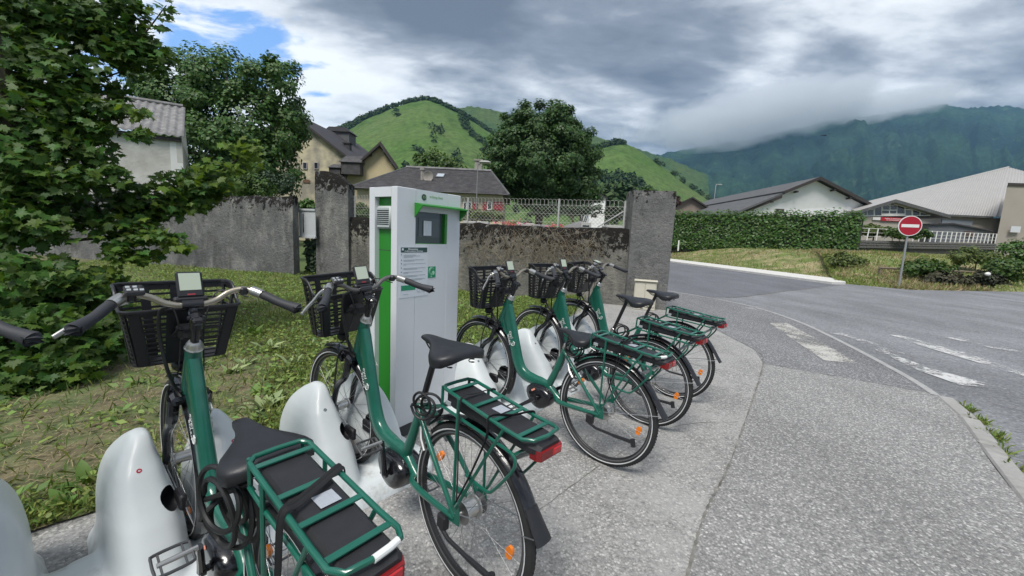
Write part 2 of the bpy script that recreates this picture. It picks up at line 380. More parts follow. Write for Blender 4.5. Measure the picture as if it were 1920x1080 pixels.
# joints: dirt filled grooves
M_joint = mat('joint dirt', (.11, .105, .09), .95, var=.5, vscale=9, col2=(.24, .235, .22))
def ribbon(name, P, wid, z, m, ends=(1, 1), jit=0.0, kind='structure'):
    P = np.array(P, float); T = np.gradient(P, axis=0); T /= np.linalg.norm(T, axis=1)[:, None]; N = np.stack([-T[:, 1], T[:, 0]], 1)
    wv = np.full(len(P), wid) * (1 + jit * rng.uniform(-1, 1, len(P)))
    A = P + N * wv[:, None] / 2; B = P - N * wv[:, None] / 2
    V = np.concatenate([np.c_[A, np.full(len(A), z)], np.c_[B, np.full(len(B), z)]]); n = len(P)
    o = link(name, np_mesh(name, V, [(i, n + i, n + i + 1, i + 1) for i in range(n - 1)], m))
    if o.data.polygons[0].normal.z < 0: o.data.flip_normals()
    o['kind'] = kind; return o
ribbon('pavement_joint', crv(JOINT, 24), .011, .0045, M_joint, jit=.75)
ribbon('pavement_seam', crv(seam, 16), .008, .0045, M_joint, jit=.8)
ribbon('kerb_strip', [p for p in kin if p[1] >= 3.98], .075, .0045, mat('kerb edge', (.34, .34, .335), .85, var=.2, vscale=4))
# cracks, patches and stains
M_crack = mat('crack', (.06, .06, .062), .95, var=.4, vscale=8)
def crack(P, wid, z, m=M_crack):
    P = np.array(P, float); c = crv(P, 14); c = c + .018 * np.stack([fbm(c[:, 0] * 6, c[:, 1] * 6, 3), fbm(c[:, 0] * 6, c[:, 1] * 6, 9)], 1); ribbon('crack', c, wid, z, m, jit=.8)
crack([(5.15, 11.25), (6.3, 11.36), (9.6, 13.92), (13.85, 17.12)], .03, -.0215, M_joint); crack([(1.0, 4.6), (1.6, 4.9), (2.3, 5.4), (3.3, 5.6)], .003, .0045, M_joint); crack([(.15, 1.9), (.7, 2.5), (1.3, 3.0), (1.9, 3.15)], .003, .0045, M_joint)
# kerb stones, one by one
ks = bpy.data.objects.new('kerb', None); COL.objects.link(ks); ks['kind'] = 'structure'
kp = np.array([p for p in kin if p[1] < 4.05]); sl = np.r_[0, np.cumsum(np.linalg.norm(np.diff(kp, axis=0), axis=1))]
def kpt(s): return np.array([np.interp(s, sl, kp[:, 0]), np.interp(s, sl, kp[:, 1])])
s0 = 0.02; i = 0
while s0 < sl[-1] - .5:
    ln = .62 if s0 < 1.2 else .98
    a, b = kpt(s0), kpt(s0 + ln - .014); t = (b - a) / np.linalg.norm(b - a); nrm = np.array([-t[1], t[0]])
    if nrm[0] < 0: nrm = -nrm
    mid = (a + b) / 2 + nrm * .062; Rm = np.array([[t[0], nrm[0], 0], [t[1], nrm[1], 0], [0, 0, 1]])
    mb = MB(); mb.box((0, 0, 0), (np.linalg.norm(b - a), .125, .16), bev=.012); o = mb.build('kerb_stone', M_kerb, ks, 30)
    if np.linalg.det(Rm) < 0: Rm[:, 1] *= -1
    o.matrix_local = Matrix.Translation((mid[0], mid[1], -.068 + rng.uniform(-.003, .003))) @ Matrix(Rm.tolist()).to_4x4(); s0 += ln; i += 1
# painted marks
def marks(name, px, m, z=-.022):
    return sheet(name, [tuple(ground(x, y)[:2] * (1 + (-z) / CAM_H * 0)) for x, y in px], z, m)
marks('painted_stripe', [(1443, 606), (1475, 606), (1542, 641), (1608, 682), (1545, 676), (1490, 639)], M_paint3, .0045)
marks('road_marking', [(1640, 652), (1662, 655), (1740, 686), (1893, 726), (1800, 718), (1720, 690)], M_paint)
marks('road_marking', [(1668, 625), (1690, 627), (1800, 655), (1925, 697), (1925, 703), (1790, 664), (1720, 643)], M_paint)
marks('road_marking', [(1552, 620), (1580, 622), (1640, 640), (1700, 661), (1650, 652)], M_paint2)
marks('road_marking', [(1770, 630), (1800, 631), (1900, 652), (1925, 660), (1860, 650)], M_paint2)
marks('road_marking', [(1392, 575), (1425, 575), (1440, 582), (1410, 583)], M_paint2, .0045)

# ------------------------------------------------------------------ the wall line and the lawn
def wall_y(x): return 8.75 - .337 * (np.asarray(x) - 2.75)
bx = np.array([p[0] for p in lawn_edge]); by = np.array([p[1] for p in lawn_edge])
lt = np.r_[0, np.cumsum(np.hypot(np.diff(bx), np.diff(by)))]; LT = lt[-1]
def lawn_pt(u, v):
    """u along the near edge 0..1, v towards the wall 0..1"""
    u = np.asarray(u, float); v = np.asarray(v, float)
    ex = np.interp(u * LT, lt, bx) + .05 * vnoise(u * 60, 0 * u, 5); ey = np.interp(u * LT, lt, by) + .05 * vnoise(u * 60, 0 * u + 9, 6)
    wx = -17 + u * 18.6; wy = wall_y(wx) + .02
    x = ex + (wx - ex) * v; y = ey + (wy - ey) * v
    z = .012 + .05 * sst(0, .06, v) * (1 + fbm(x * .9, y * .9, 11, 3)) - .16 * sst(.35, 1, v) * sst(-3.5, -.5, x)
    return x, y, z
nu, nv = 150, 70
uu, vv = np.meshgrid(np.linspace(0, 1, nu), np.linspace(0, 1, nv) ** 1.4, indexing='ij'); lx, ly, lz = lawn_pt(uu, vv)
M_lawn = mat('lawn earth', (.145, .125, .07), .95, var=.45, vscale=5.0, col2=(.09, .125, .04), bump=.015, bscale=22, ramp=(.4, .6))
lo = link('lawn', np_mesh('lawn', np.stack([lx, ly, lz], -1).reshape(-1, 3), grid_faces(nu, nv), M_lawn, True)); lo['kind'] = 'structure'
if lo.data.polygons[0].normal.z < 0: lo.data.flip_normals()

# concrete walls
def concrete(name, c1, c2, dark, topz, reach, light=(.42, .41, .37)):
    m = bpy.data.materials.new(name); m.use_nodes = True; t = NT(m.node_tree); b = t.n['Principled BSDF']; b.inputs['Roughness'].default_value = .92; b.inputs['Specular IOR Level'].default_value = .2
    o = t.node('ShaderNodeTexCoord').outputs['Object']; z = t.node('ShaderNodeSeparateXYZ', Vector=o).outputs[2]
    st = t.node('ShaderNodeMapping', Vector=o, Scale=(1.4, 1.4, .7)).outputs[0]
    c = t.mix(t.ramp(t.noise(o, 1.1, 6, .65), [(.36, 0.0), (.64, 1.0)]), c1, c2)
    c = t.mix(t.math('MULTIPLY', t.ramp(t.noise(st, 2.3, 6, .65), [(.5, 0.0), (.7, 1.0)]), .55), c, light)
    c = t.mix(t.math('MULTIPLY', t.ramp(t.noise(st, 1.4, 5, .6, .4), [(.52, 0.0), (.66, 1.0)]), .55), c, dark)
    sp = t.ramp(t.noise(o, 26, 6, .75), [(.55, 0.0), (.64, 1.0)])
    lich = t.ramp(t.math('ADD', t.noise(o, 7.5, 8, .75), t.math('MULTIPLY', t.math('MINIMUM', t.mr(z, topz - reach, topz, 0, 1), 1.0), .26)), [(.655, 0.0), (.70, 1.0)])
    c = t.mix(t.math('MULTIPLY', sp, .6), c, dark); c = t.mix(lich, c, (.022, .02, .018))
    pale = t.ramp(t.noise(o, 34, 5, .7), [(.66, 0.0), (.72, 1.0)]); c = t.mix(t.math('MULTIPLY', pale, .5), c, light)
    t.l.new(c, b.inputs['Base Color'])
    h = t.math('ADD', t.noise(o, 14, 8, .7), t.math('MULTIPLY', t.noise(o, 70, 4, .7), .35))
    t.l.new(t.node('ShaderNodeBump', Strength=1.0, Distance=.05, Height=h).outputs[0], b.inputs['Normal']); return m
def rough_wall(name, x0, x1, ztop, thick, m, zbot=-.5, yoff=0.0, seed=1, proud=.03, parent=None, yfun=wall_y, topamp=.05):
    """a weathered slab along the wall line: front, top and back as one skin"""
    n = max(6, int(abs(x1 - x0) / .09)); X = np.linspace(x0, x1, n); zt = ztop(X) if callable(ztop) else np.full(n, ztop)
    zt = zt + topamp * fbm(X * 2.3, X * 0 + seed, seed, 4); rows = 26; rings = []
    for r in range(rows):
        k = r / (rows - 1); Z = zbot + (zt - zbot) * k; rr = .03 * sst(.97, 1, k)
        rings.append(np.stack([X, yfun(X) + yoff + rr + proud * fbm(X * 2.5, Z * 2.5, seed + 4, 4), Z], 1))
    rings.append(np.stack([X, yfun(X) + yoff + thick * .5, zt + .015], 1)); rings.append(np.stack([X, yfun(X) + yoff + thick, zt - .01], 1)); rings.append(np.stack([X, yfun(X) + yoff + thick, np.full(n, zbot)], 1))
    V = np.concatenate(rings); F = grid_faces(len(rings), n).tolist(); nr = len(rings)
    F += [tuple(r * n for r in range(nr)), tuple(r * n + n - 1 for r in range(nr))[::-1]]
    mb = MB(); mb.add(V, F); o = mb.build(name, m, parent, 60)
    if o.data.polygons[5].normal.y > 0: o.data.flip_normals()
    return o
M_wall = concrete('old concrete', (.21, .21, .207), (.135, .137, .14), (.055, .055, .055), 2.2, .7)
M_wall2 = concrete('old rendered wall', (.25, .24, .21), (.15, .148, .138), (.06, .057, .05), 1.62, 1.1, (.40, .38, .32))
M_pillar = concrete('pillar concrete', (.24, .24, .23), (.15, .15, .152), (.06, .06, .058), 2.6, .45, (.42, .41, .37))
ZL = lambda X: 2.19 + .012 * (X + 6)
o = rough_wall('concrete_wall', -17, -5.96, ZL, .3, M_wall, seed=3, yfun=lambda x: 10.97 - .25 * (np.asarray(x) + 5.85)); tag(o, 'tall dark grey concrete wall behind the maple, ending left of the ivy gap', 'wall')
ZR = lambda X: 1.70 - .006 * (X + 4)
rw = rough_wall('fence_wall', -4.52, 2.5, ZR, .3, M_wall2, seed=9); tag(rw, 'low old wall with black lichen carrying the looped wire fence', 'wall')
ZP1 = lambda X: np.interp(X, [-5.6, -5.52, -4.82, -4.52], [2.9, 2.94, 2.86, 2.60])
o = rough_wall('gate_pillar', -5.56, -4.50, ZP1, .45, M_pillar, yoff=-.12, seed=21, topamp=.04); tag(o, 'tall grey concrete pillar with sloping top beside the ivy gap', 'pillar')
o = rough_wall('gate_pillar', 2.48, 3.27, lambda X: 2.50 + 0 * X, .6, M_pillar, yoff=-.1, seed=33, topamp=.07); tag(o, 'grey weathered concrete pillar at road corner above the cream meter box', 'pillar')

# wire fence with looped top on the low wall
M_wire = mat('galvanised wire', (.50, .49, .46), .55, .3); M_post = mat('fence post', (.45, .45, .44), .6, .2, var=.2)
fn = thing('wire_fence', 'looped wire mesh fence standing on the low wall between two pillars', 'fence', (-.9, float(wall_y(-.9)), 1.7))
fx0, fx1 = -4.45, 2.42
def fpt(x, z): return np.array([x + .9, wall_y(x) + .13 - wall_y(-.9), z - 1.7])
ZB = lambda x: float(ZR(x)) + .03
for x in (-4.4, -1.18, .99, 2.38):
    mb = MB(); mb.tube([fpt(x, ZB(x) - .1), fpt(x, 2.30 if x < 2 else 2.28)], .022, 8); mb.build('fence_post', M_post, fn)
mb = MB(); mb.tube([fpt(2.36, 2.05), fpt(1.85, ZB(1.85))], .016, 6); mb.build('brace', M_post, fn)
mb = MB(); pitch_ = .088; H = .44; n = int((fx1 - fx0) / pitch_)
for k in range(-5, n + 1):
    for sgn in (1, -1):
        xa = fx0 + k * pitch_ if sgn > 0 else fx0 + (k + 5) * pitch_; xb = xa + sgn * 5 * pitch_
        pts = []
        for q in np.linspace(0, 1, 6):
            x = xa + (xb - xa) * q
            if fx0 <= x <= fx1: pts.append(fpt(x, ZB(x) + .02 + H * q + .004 * math.sin(k * 1.7 + q * 9)))
        if len(pts) > 1: mb.tube(pts, .0032, 3, caps=False)
for k in range(n):
    x = fx0 + k * pitch_ ; w_ = pitch_ * 1.12
    if x + w_ > fx1: break
    mb.tube([fpt(x + w_ / 2 - w_ / 2 * math.cos(a), ZB(x) + .02 + H + .075 + .055 * math.sin(a) * (1 if a > 0 else 1)) if 0 <= a <= math.pi else fpt(x if a < 0 else x + w_, ZB(x) + H) for a in np.linspace(-.3, math.pi + .3, 11)], .0036, 3, caps=False)
for h in (.05, .24, H):
    mb.tube([fpt(x, ZB(x) + .02 + h) for x in np.linspace(fx0, fx1, 20)], .0034, 3, caps=False)
mb.build('wire_mesh', M_wire, fn, 180)['kind'] = 'stuff'

# dry vines clinging to the low wall
M_vine = mat('dry vine', (.27, .23, .16), .9, island=.8)
mb = MB()
for k in range(420):
    x = rng.uniform(-1.2, 1.9); z = rng.uniform(.9, 1.66); pts = []; a = rng.uniform(-2.6, -.5); ll = rng.uniform(.25, .8)
    for q in range(6):
        pts.append((x, float(wall_y(x)) - .035 - rng.uniform(0, .05), z)); a += rng.uniform(-.5, .5); x += math.cos(a) * ll / 5; z += math.sin(a) * ll / 5
        x = min(max(x, -1.3), 2.2); z = min(z, 1.68)
    mb.tube(crv(pts, 2), rng.uniform(.0015, .0035), 3, caps=False)
o = mb.build('dry_vines', M_vine, None, 180); tag(o, 'leafless dry vine stems tangled over the middle of the low wall', 'vine', None, 'stuff')

# cream meter boxes at the pillar foot
M_cream = mat('cream plastic', (.55, .52, .43), .6, var=.05)
def local_box(name, label, cat, c, size, yaw, m): 
    t = thing(name, label, cat, c, (0, 0, yaw)); return t
my = float(wall_y(3.0)) - .14
t = thing('meter_box', 'cream utility box with two doors standing against the corner pillar', 'utility box', (2.80, my - .06, 0), (0, 0, math.atan(-.337)))
mb = MB(); mb.box((0, 0, .30), (.44, .22, .60), bev=.012); mb.build('body', M_cream, t)
for s in (-1, 1):
    mb = MB(); mb.box((s * .105, -.116, .32), (.200, .016, .50), bev=.006); mb.build('door', M_cream, t)
mb = MB(); mb.box((0, -.02, .612), (.47, .27, .024), bev=.01); mb.build('lid', M_cream, t)

# gap between wall and left pillar: white metal panel with ivy below
M_panel = mat('white sheet metal', (.50, .52, .54), .5, var=.08, vscale=2)
gx = at(573, 415, 11.25)
t = thing('metal_gate', 'pale grey sheet metal gate closing the gap beside the tall pillar', 'gate', (gx[0], 11.35, 1.2), (0, 0, -.32))
mb = MB(); mb.box((0, 0, .30), (.58, .03, .72), bev=.008); mb.build('panel', M_panel, t)
for zq in (-.08, .67): mb = MB(); mb.box((0, -.02, zq), (.60, .05, .05)); mb.build('rail', M_panel, t)
mb = MB(); mb.box((-.12, -.025, .30), (.02, .02, .52)); mb.build('bar', mat('dark bar', (.05, .05, .06), .5), t)

# ------------------------------------------------------------------ hills and mountains
def ridge(name, sil, D, Db, zb, m, amp=0.0, ns=40.0, p=1.0, step=3.0, rows=70, seed=1, gully=0.0, rough=0.0, back=.35, zback=None, bulge=0.0):
    """terrain with its crest at depth D behind the outline it shows from the road, falling to depth Db in front and away behind"""
    sx = np.array([a for a, b in sil], float); sy = np.array([b for a, b in sil], float); px = np.arange(sx[0], sx[-1] + .1, step); py = np.interp(px, sx, sy)
    C_ = np.array([at(a, b, D) for a, b in zip(px, py)]); B_ = np.array([at(a, 440, Db) for a in px]); B_[:, 2] = zb
    V = []; t = np.linspace(0, 1, rows)
    for k in t:
        q = k ** p; P = B_ * (1 - k) + C_ * k; P[:, 2] = zb + (C_[:, 2] - zb) * q
        env = np.sin(math.pi * min(k * 1.0, 1)) ** .7 if k < 1 else 0
        P[:, 2] += env * amp * fbm(P[:, 0] / ns, P[:, 1] / ns, seed, 5)
        if gully: P[:, 2] -= env * gully * (.5 - np.abs(fbm(px / 55 + .9 * k, np.full(len(px), k * 1.2), seed + 7, 4)))
        if bulge: P[:, 2] += bulge * env * 1
        if rough: P[:, 2] += rough * (vnoise(P[:, 0] / rough / 1.1, P[:, 1] / rough / 1.1, seed + 3) + .6 * vnoise(P[:, 0] / rough / .5, P[:, 1] / rough / .5, seed + 8)) * (1 if k > .02 else 0)
        V.append(P)
    zc = C_[:, 2]
    for k in (.25, .6, 1.0):
        P = C_ * (1 + back * k); P[:, 2] = zc + (zb - zc) * k ** 1.3 * .9; V.append(P)
    V = np.array(V); nr, nc = V.shape[:2]
    o = link(name, np_mesh(name, V.reshape(-1, 3), grid_faces(nr, nc), m, True)); o['kind'] = 'structure'
    if o.data.polygons[nc * 3].normal.z < 0: o.data.flip_normals()
    return V
def land(name, a, b, c=None, s1=.012, s2=.05, r1=(.42, .6), r2=(.6, .68), bump=0, bs=.2):
    m = bpy.data.materials.new(name); m.use_nodes = True; t = NT(m.node_tree); bb = t.n['Principled BSDF']; bb.inputs['Roughness'].default_value = .95; bb.inputs['Specular IOR Level'].default_value = .1
    o = t.node('ShaderNodeTexCoord').outputs['Object']
    cc = t.mix(t.ramp(t.noise(o, s1, 6, .62), [(r1[0], 0.0), (r1[1], 1.0)]), a, b)
    if c: cc = t.mix(t.ramp(t.noise(o, s2, 7, .68, .6), [(r2[0], 0.0), (r2[1], 1.0)]), cc, c)
    cc = t.node('ShaderNodeVectorMath', _operation='SCALE', i0=cc, Scale=t.mr(t.noise(o, bs * 1.3, 5, .75), .3, .7, .6, 1.4)).outputs[0]
    t.l.new(cc, bb.inputs['Base Color'])
    if bump: t.l.new(t.node('ShaderNodeBump', Strength=1.0, Distance=bump, Height=t.noise(o, bs, 5, .7)).outputs[0], bb.inputs['Normal'])
    return m
M_hill = land('hill pasture', (.068, .130, .030), (.10, .145, .048), (.046, .088, .026), .010, .03, (.38, .62), (.54, .68), bump=1.5, bs=.12)
M_hill2 = land('far hill', (.045, .085, .03), (.07, .105, .03), (.03, .055, .025), .006, .02, bump=6, bs=.06)
M_mtn = land('wooded mountain', (.007, .026, .024), (.028, .068, .032), (.065, .105, .05), .0026, .0070, (.38, .62), (.60, .70), bump=40, bs=.022)
M_rock = land('rocky end', (.07, .09, .075), (.04, .06, .04), (.2, .2, .19), .004, .012, bump=12, bs=.02)
VH = ridge('hill', [(330, 330), (450, 305), (540, 285), (612, 256), (640, 243), (690, 219), (730, 204), (770, 192), (800, 187), (822, 194), (860, 212), (890, 230), (920, 250), (960, 275), (1010, 300), (1060, 330), (1110, 352), (1160, 372), (1230, 400)], 620, 300, 6, M_hill, 7, 70, 1.0, 4, 60, 2, bulge=9)
VH2 = ridge('far_hill', [(780, 260), (820, 215), (855, 203), (885, 200), (915, 204), (940, 211), (965, 226), (1000, 234), (1050, 240), (1090, 246), (1118, 256), (1150, 266), (1180, 274), (1260, 300), (1330, 330)], 1200, 800, 60, M_hill2, 20, 110, 1.0, 4, 40, 5, rough=5)
VH3 = ridge('hill', [(1000, 322), (1060, 300), (1100, 285), (1122, 277), (1150, 270), (1172, 269), (1190, 277), (1215, 294), (1240, 312), (1262, 328), (1290, 350), (1320, 370), (1350, 392), (1380, 410)], 520, 330, 6, M_hill, 5, 60, 1.1, 4, 50, 8, bulge=4)
VM = ridge('mountain', MTN, 2700, 1100, 10, M_mtn, 90, 420, .86, 3, 150, 14, gully=210, rough=15)
VMR = ridge('mountain', [(1190, 330), (1220, 300), (1235, 293), (1262, 288), (1290, 290), (1330, 305), (1380, 330)], 3400, 2600, 60, M_rock, 60, 200, .8, 3, 50, 31, gully=120, rough=16)

# ------------------------------------------------------------------ vegetation
def rnd_unit(n):
    v = rng.normal(size=(n, 3)); return v / np.linalg.norm(v, axis=1)[:, None]
LEAF4 = np.array([(0, 0, 0), (.34, .45, .06), (0, 1, 0), (-.34, .45, .06)])         # small ovate leaf, folded along its middle
def leaf_mesh_data(P, N, size, base=LEAF4, droop=.5, sv=.35):
    """leaves at points P facing roughly N; returns vertices and quads"""
    n = len(P); N = N / (np.linalg.norm(N, axis=1)[:, None] + 1e-9)
    T = rnd_unit(n); T[:, 2] -= droop; T -= N * (T * N).sum(1)[:, None]; T /= np.linalg.norm(T, axis=1)[:, None] + 1e-9
    B = np.cross(T, N); s = size * (1 + sv * rng.uniform(-1, 1, n)); b = np.asarray(base)
    V = P[:, None] + s[:, None, None] * (B[:, None] * b[None, :, 0:1] + T[:, None] * b[None, :, 1:2] + N[:, None] * b[None, :, 2:3])
    k = len(b); return V.reshape(-1, 3), (np.arange(n) * k)[:, None] + np.arange(k)[None]
def clump_points(c, r, n, shell=.55):
    d = rnd_unit(n); rad = (rng.uniform(shell ** 3, 1, n)) ** (1 / 3); P = np.asarray(c) + d * rad[:, None] * np.asarray(r); 
    return P, d
M_ash = mat('ash leaf', (.058, .135, .026), .55, island=.55, trans=.25)
M_linden = mat('linden leaf', (.040, .098, .020), .55, island=.55, trans=.22)
M_bush = mat('bush leaf', (.055, .115, .02), .55, island=.6, trans=.25)
M_yew = mat('dark evergreen', (.022, .055, .018), .6, island=.5, trans=.1)
M_hedge = mat('hedge leaf', (.050, .120, .018), .5, island=.6, trans=.2)
M_pale = mat('pale shrub leaf', (.09, .13, .03), .6, island=.6, trans=.25)
M_bark = mat('bark', (.10, .08, .06), .9, var=.3, vscale=12, bump=.01, bscale=40)

def crown_from(env, n_clump, r_clump, per, size, m, parent, name='crown', up=.35, droop=.5, keep=None, inner=.25):
    """env: ellipsoids (centre, radii) of a crown; clumps are set through the outer part of each"""
    PP, NN = [], []
    vol = np.array([r[0] * r[2] for c, r in env], float); vol /= vol.sum()
    for (c, r), w_ in zip(env, vol):
        k = max(3, int(n_clump * w_)); cp, d = clump_points(c, r, k, .62)
        for q in range(k):
            rr = r_clump * rng.uniform(.65, 1.35); P, dd = clump_points(cp[q], (rr, rr, rr * .72), per, .3)
            PP.append(P); NN.append(dd * .6 + d[q] * .6 + np.array([0, 0, up]) + rnd_unit(per) * .55)
        kin_ = int(k * per * inner); P, dd = clump_points(c, np.array(r) * .8, kin_, .1); PP.append(P); NN.append(dd + np.array([0, 0, up]))
    P = np.concatenate(PP); N = np.concatenate(NN)
    if keep is not None: q = keep(P); P = P[q]; N = N[q]
    V, F = leaf_mesh_data(P, N, size, droop=droop); return link(name, np_mesh(name, V, F, m), parent)
def limbs(parent, base, env, r0, m=M_bark, n=7):
    mb = MB(); base = np.array(base, float); cen = np.mean([c for c, r in env], axis=0)
    top = cen.copy(); top[2] = base[2] + (cen[2] - base[2]) * .8
    mb.tube(crv([base, base * .5 + top * .5 + np.r_[rng.uniform(-.2, .2, 2), 0], top], 5), np.linspace(r0, r0 * .45, 11), 8); mb.build('trunk', m, parent)
    for c, r in env:
        for k in range(max(1, n // len(env))):
            f = rng.uniform(.35, .9); a = base * (1 - f) + top * f; e = np.array(c) + rnd_unit(1)[0] * np.array(r) * .8
            mb = MB(); mb.tube(crv([a, (a + e) / 2 + np.array([0, 0, .1 * np.linalg.norm(e - a)]), e], 4), np.linspace(r0 * .4, r0 * .06, 9), 6); mb.build('limb', m, parent)
def pe(px, py, Y, rx, rz, ry=None):
    k = Y / FPX; return (at(px, py, Y), (rx * k, (ry if ry else (rx + rz) / 2) * k, rz * k))
# ash behind the walls
Y = 29
env = [pe(345, 200, Y, 85, 85), pe(405, 150, Y, 68, 60), pe(470, 230, Y, 85, 95), pe(512, 165, Y, 48, 60), pe(395, 290, Y, 110, 75), pe(500, 300, Y, 62, 55), pe(540, 215, Y, 24, 40), pe(290, 160, Y, 45, 30), pe(420, 340, Y, 80, 40)]
base = at(420, 420, Y); base[2] = -.1
t = thing('ash_tree', 'big loose mid-green broadleaf tree rising behind the dark concrete wall', 'tree', base)
M4 = lambda e: [(np.array(c) - base, r) for c, r in e]
crown_from(M4(env), 230, .76, 200, .23, M_ash, t); limbs(t, (0, 0, 0), M4(env), .28)
# big round linden
Y = 33
env = [pe(1015, 290, Y, 100, 88), pe(1000, 235, Y, 62, 36), pe(1050, 225, Y, 40, 28), pe(960, 300, Y, 48, 62), pe(1078, 310, Y, 46, 68), pe(1010, 345, Y, 100, 42), pe(945, 345, Y, 36, 30), pe(1090, 350, Y, 34, 30)]
base = at(1015, 420, Y); base[2] = -.1
t = thing('linden_tree', 'dense dark green round-crowned tree at the right end of the slate roof', 'tree', base)
crown_from(M4(env), 380, .60, 190, .19, M_linden, t, up=.5); limbs(t, (0, 0, 0), M4(env), .4)
# small tree beyond the slate roof
Y = 46
env = [pe(815, 305, Y, 32, 24), pe(840, 312, Y, 25, 20), pe(790, 318, Y, 20, 18), pe(865, 322, Y, 16, 14)]; base = at(815, 400, Y); base[2] = 0
t = thing('young_tree', 'small bushy tree peeping over the ridge of the long slate roof', 'tree', base); crown_from(M4(env), 50, .7, 60, .34, M_bush, t); limbs(t, (0, 0, 0), M4(env), .2)
# conifer with drooping sprays by the white house
Y = 44
base = at(1092, 420, Y); base[2] = 0
t = thing('cedar_tree', 'grey-green conifer with drooping sprays in front of the small white house', 'tree', base)
env = [pe(1078, 370 + k * 7, Y, 14 + k * 5, 5) for k in range(5)] + [pe(1103, 352, Y, 12, 6), pe(1112, 362, Y, 12, 4), pe(1116, 372, Y, 12, 4)]
crown_from(M4(env), 50, .45, 60, .22, mat('cedar needles', (.07, .11, .07), .6, island=.4), t, droop=1.2); limbs(t, (0, 0, 0), M4(env), .2)
# shrubs behind the wall on the left
for (lab, px, py, Y, rx, rz, m) in (
    ('dark clipped evergreen bush between the ash tree and the yellow house', 515, 345, 17, 38, 26, M_yew),
    ('bright bushy shrub left of the dark evergreen above the wall', 470, 350, 16, 42, 20, M_bush),
    ('low hedge bush showing in the gap right of the dark wall', 575, 385, 15, 24, 10, M_hedge),
    ('leafy plants behind the wire fence next to the red shutters', 905, 405, 17, 48, 12, M_pale),
    ('long dark hedge standing behind the wire fence', 1075, 392, 26, 110, 13, M_yew),
    ('young willow like shrub behind the left end of the wire fence', 678, 398, 15, 18, 14, M_bush),
    ('dark red-leaved shrub beside the brown gabled house', 1258, 376, 52, 14, 12, mat('copper leaf', (.05, .022, .02), .6, island=.5)),
    ('small dark shrub right of the pillar top far behind', 1222, 368, 60, 24, 14, M_linden),
    ('pale green shrub behind the white railing right of hedge', 1640, 432, 37, 34, 10, M_pale),
    ('grey-green shrub behind the railing beneath the red signboard', 1700, 437, 36, 40, 10, M_bush),
    ('dark bush on the bank at the far right edge', 1915, 478, 26, 40, 28, M_hedge)):
    e = [pe(px - rx * .45, py, Y, rx * .6, rz), pe(px + rx * .4, py + 2, Y, rx * .6, rz * .85), pe(px, py - rz * .3, Y, rx * .5, rz * .8)]
    base = at(px, py, Y).copy(); base[2] = min(at(px, py + rz * 1.3, Y)[2], base[2] - .2); bz = base
    t = thing('shrub', lab, 'shrub', base); sz = max(.07, Y / FPX * 4.5)
    crown_from([(np.array(c) - base, r) for c, r in e], 40, rz * Y / FPX * .42, 60, sz, m, t, 'foliage')
    mb = MB(); mb.tube([(0, 0, -1.2), (0, 0, .2)], [.08, .05], 6); mb.build('stem', M_bark, t)
# ivy below the gate
PP = []; 
P = np.stack([rng.uniform(-6.0, -5.2, 1500), np.zeros(1500), rng.uniform(-.1, 1.05, 1500) ** 1.0], 1); P[:, 1] = wall_y(P[:, 0]) + .15 + rng.uniform(-.16, .1, 1500)
V, F = leaf_mesh_data(P, rnd_unit(1500) * .5 + np.array([0, -1, .3]), .10); o = link('ivy', np_mesh('ivy', V, F, M_yew)); tag(o, 'dark ivy filling the gap under the grey metal gate', 'ivy', None, 'stuff')
# woods on the hills: crude small crowns
def woods(name, P, h, m, kind='stuff', lab=None, per=34):
    n = len(P); hh = h * rng.uniform(.55, 1.25, n); d = rnd_unit(n * per).reshape(n, per, 3); d[:, :, 2] = np.abs(d[:, :, 2]) * 1.1 - .15
    Q = P[:, None] + d * np.array([.46, .46, .62]) * hh[:, None, None] * rng.uniform(.75, 1.1, (n, per, 1)) + np.array([0, 0, .32]) * hh[:, None, None]
    N = d + np.array([0, 0, .3]) + rng.normal(size=d.shape) * .35; V, F = leaf_mesh_data(Q.reshape(-1, 3), N.reshape(-1, 3), h * .40, droop=.2)
    o = link(name, np_mesh(name, V, F, m)); tag(o, lab, 'woodland' if lab else None, None, kind); return o
M_wood = mat('woodland', (.032, .068, .018), .9, island=.5)
def surf(Vg, sel, n, jx=1.0):
    """random points on a ridge surface where sel(u, v) holds"""
    nr, nc = Vg.shape[0] - 3, Vg.shape[1]; out = []
    while len(out) < n:
        a, b = rng.uniform(0, 1), rng.uniform(0, 1)
        if sel(a, b): i = min(int(a * (nc - 1)), nc - 2); j = min(int(b * (nr - 1)), nr - 2); fu = a * (nc - 1) - i; fv = b * (nr - 1) - j; out.append((Vg[j, i] * (1 - fu) + Vg[j, i + 1] * fu) * (1 - fv) + (Vg[j + 1, i] * (1 - fu) + Vg[j + 1, i + 1] * fu) * fv)
    return np.array(out)
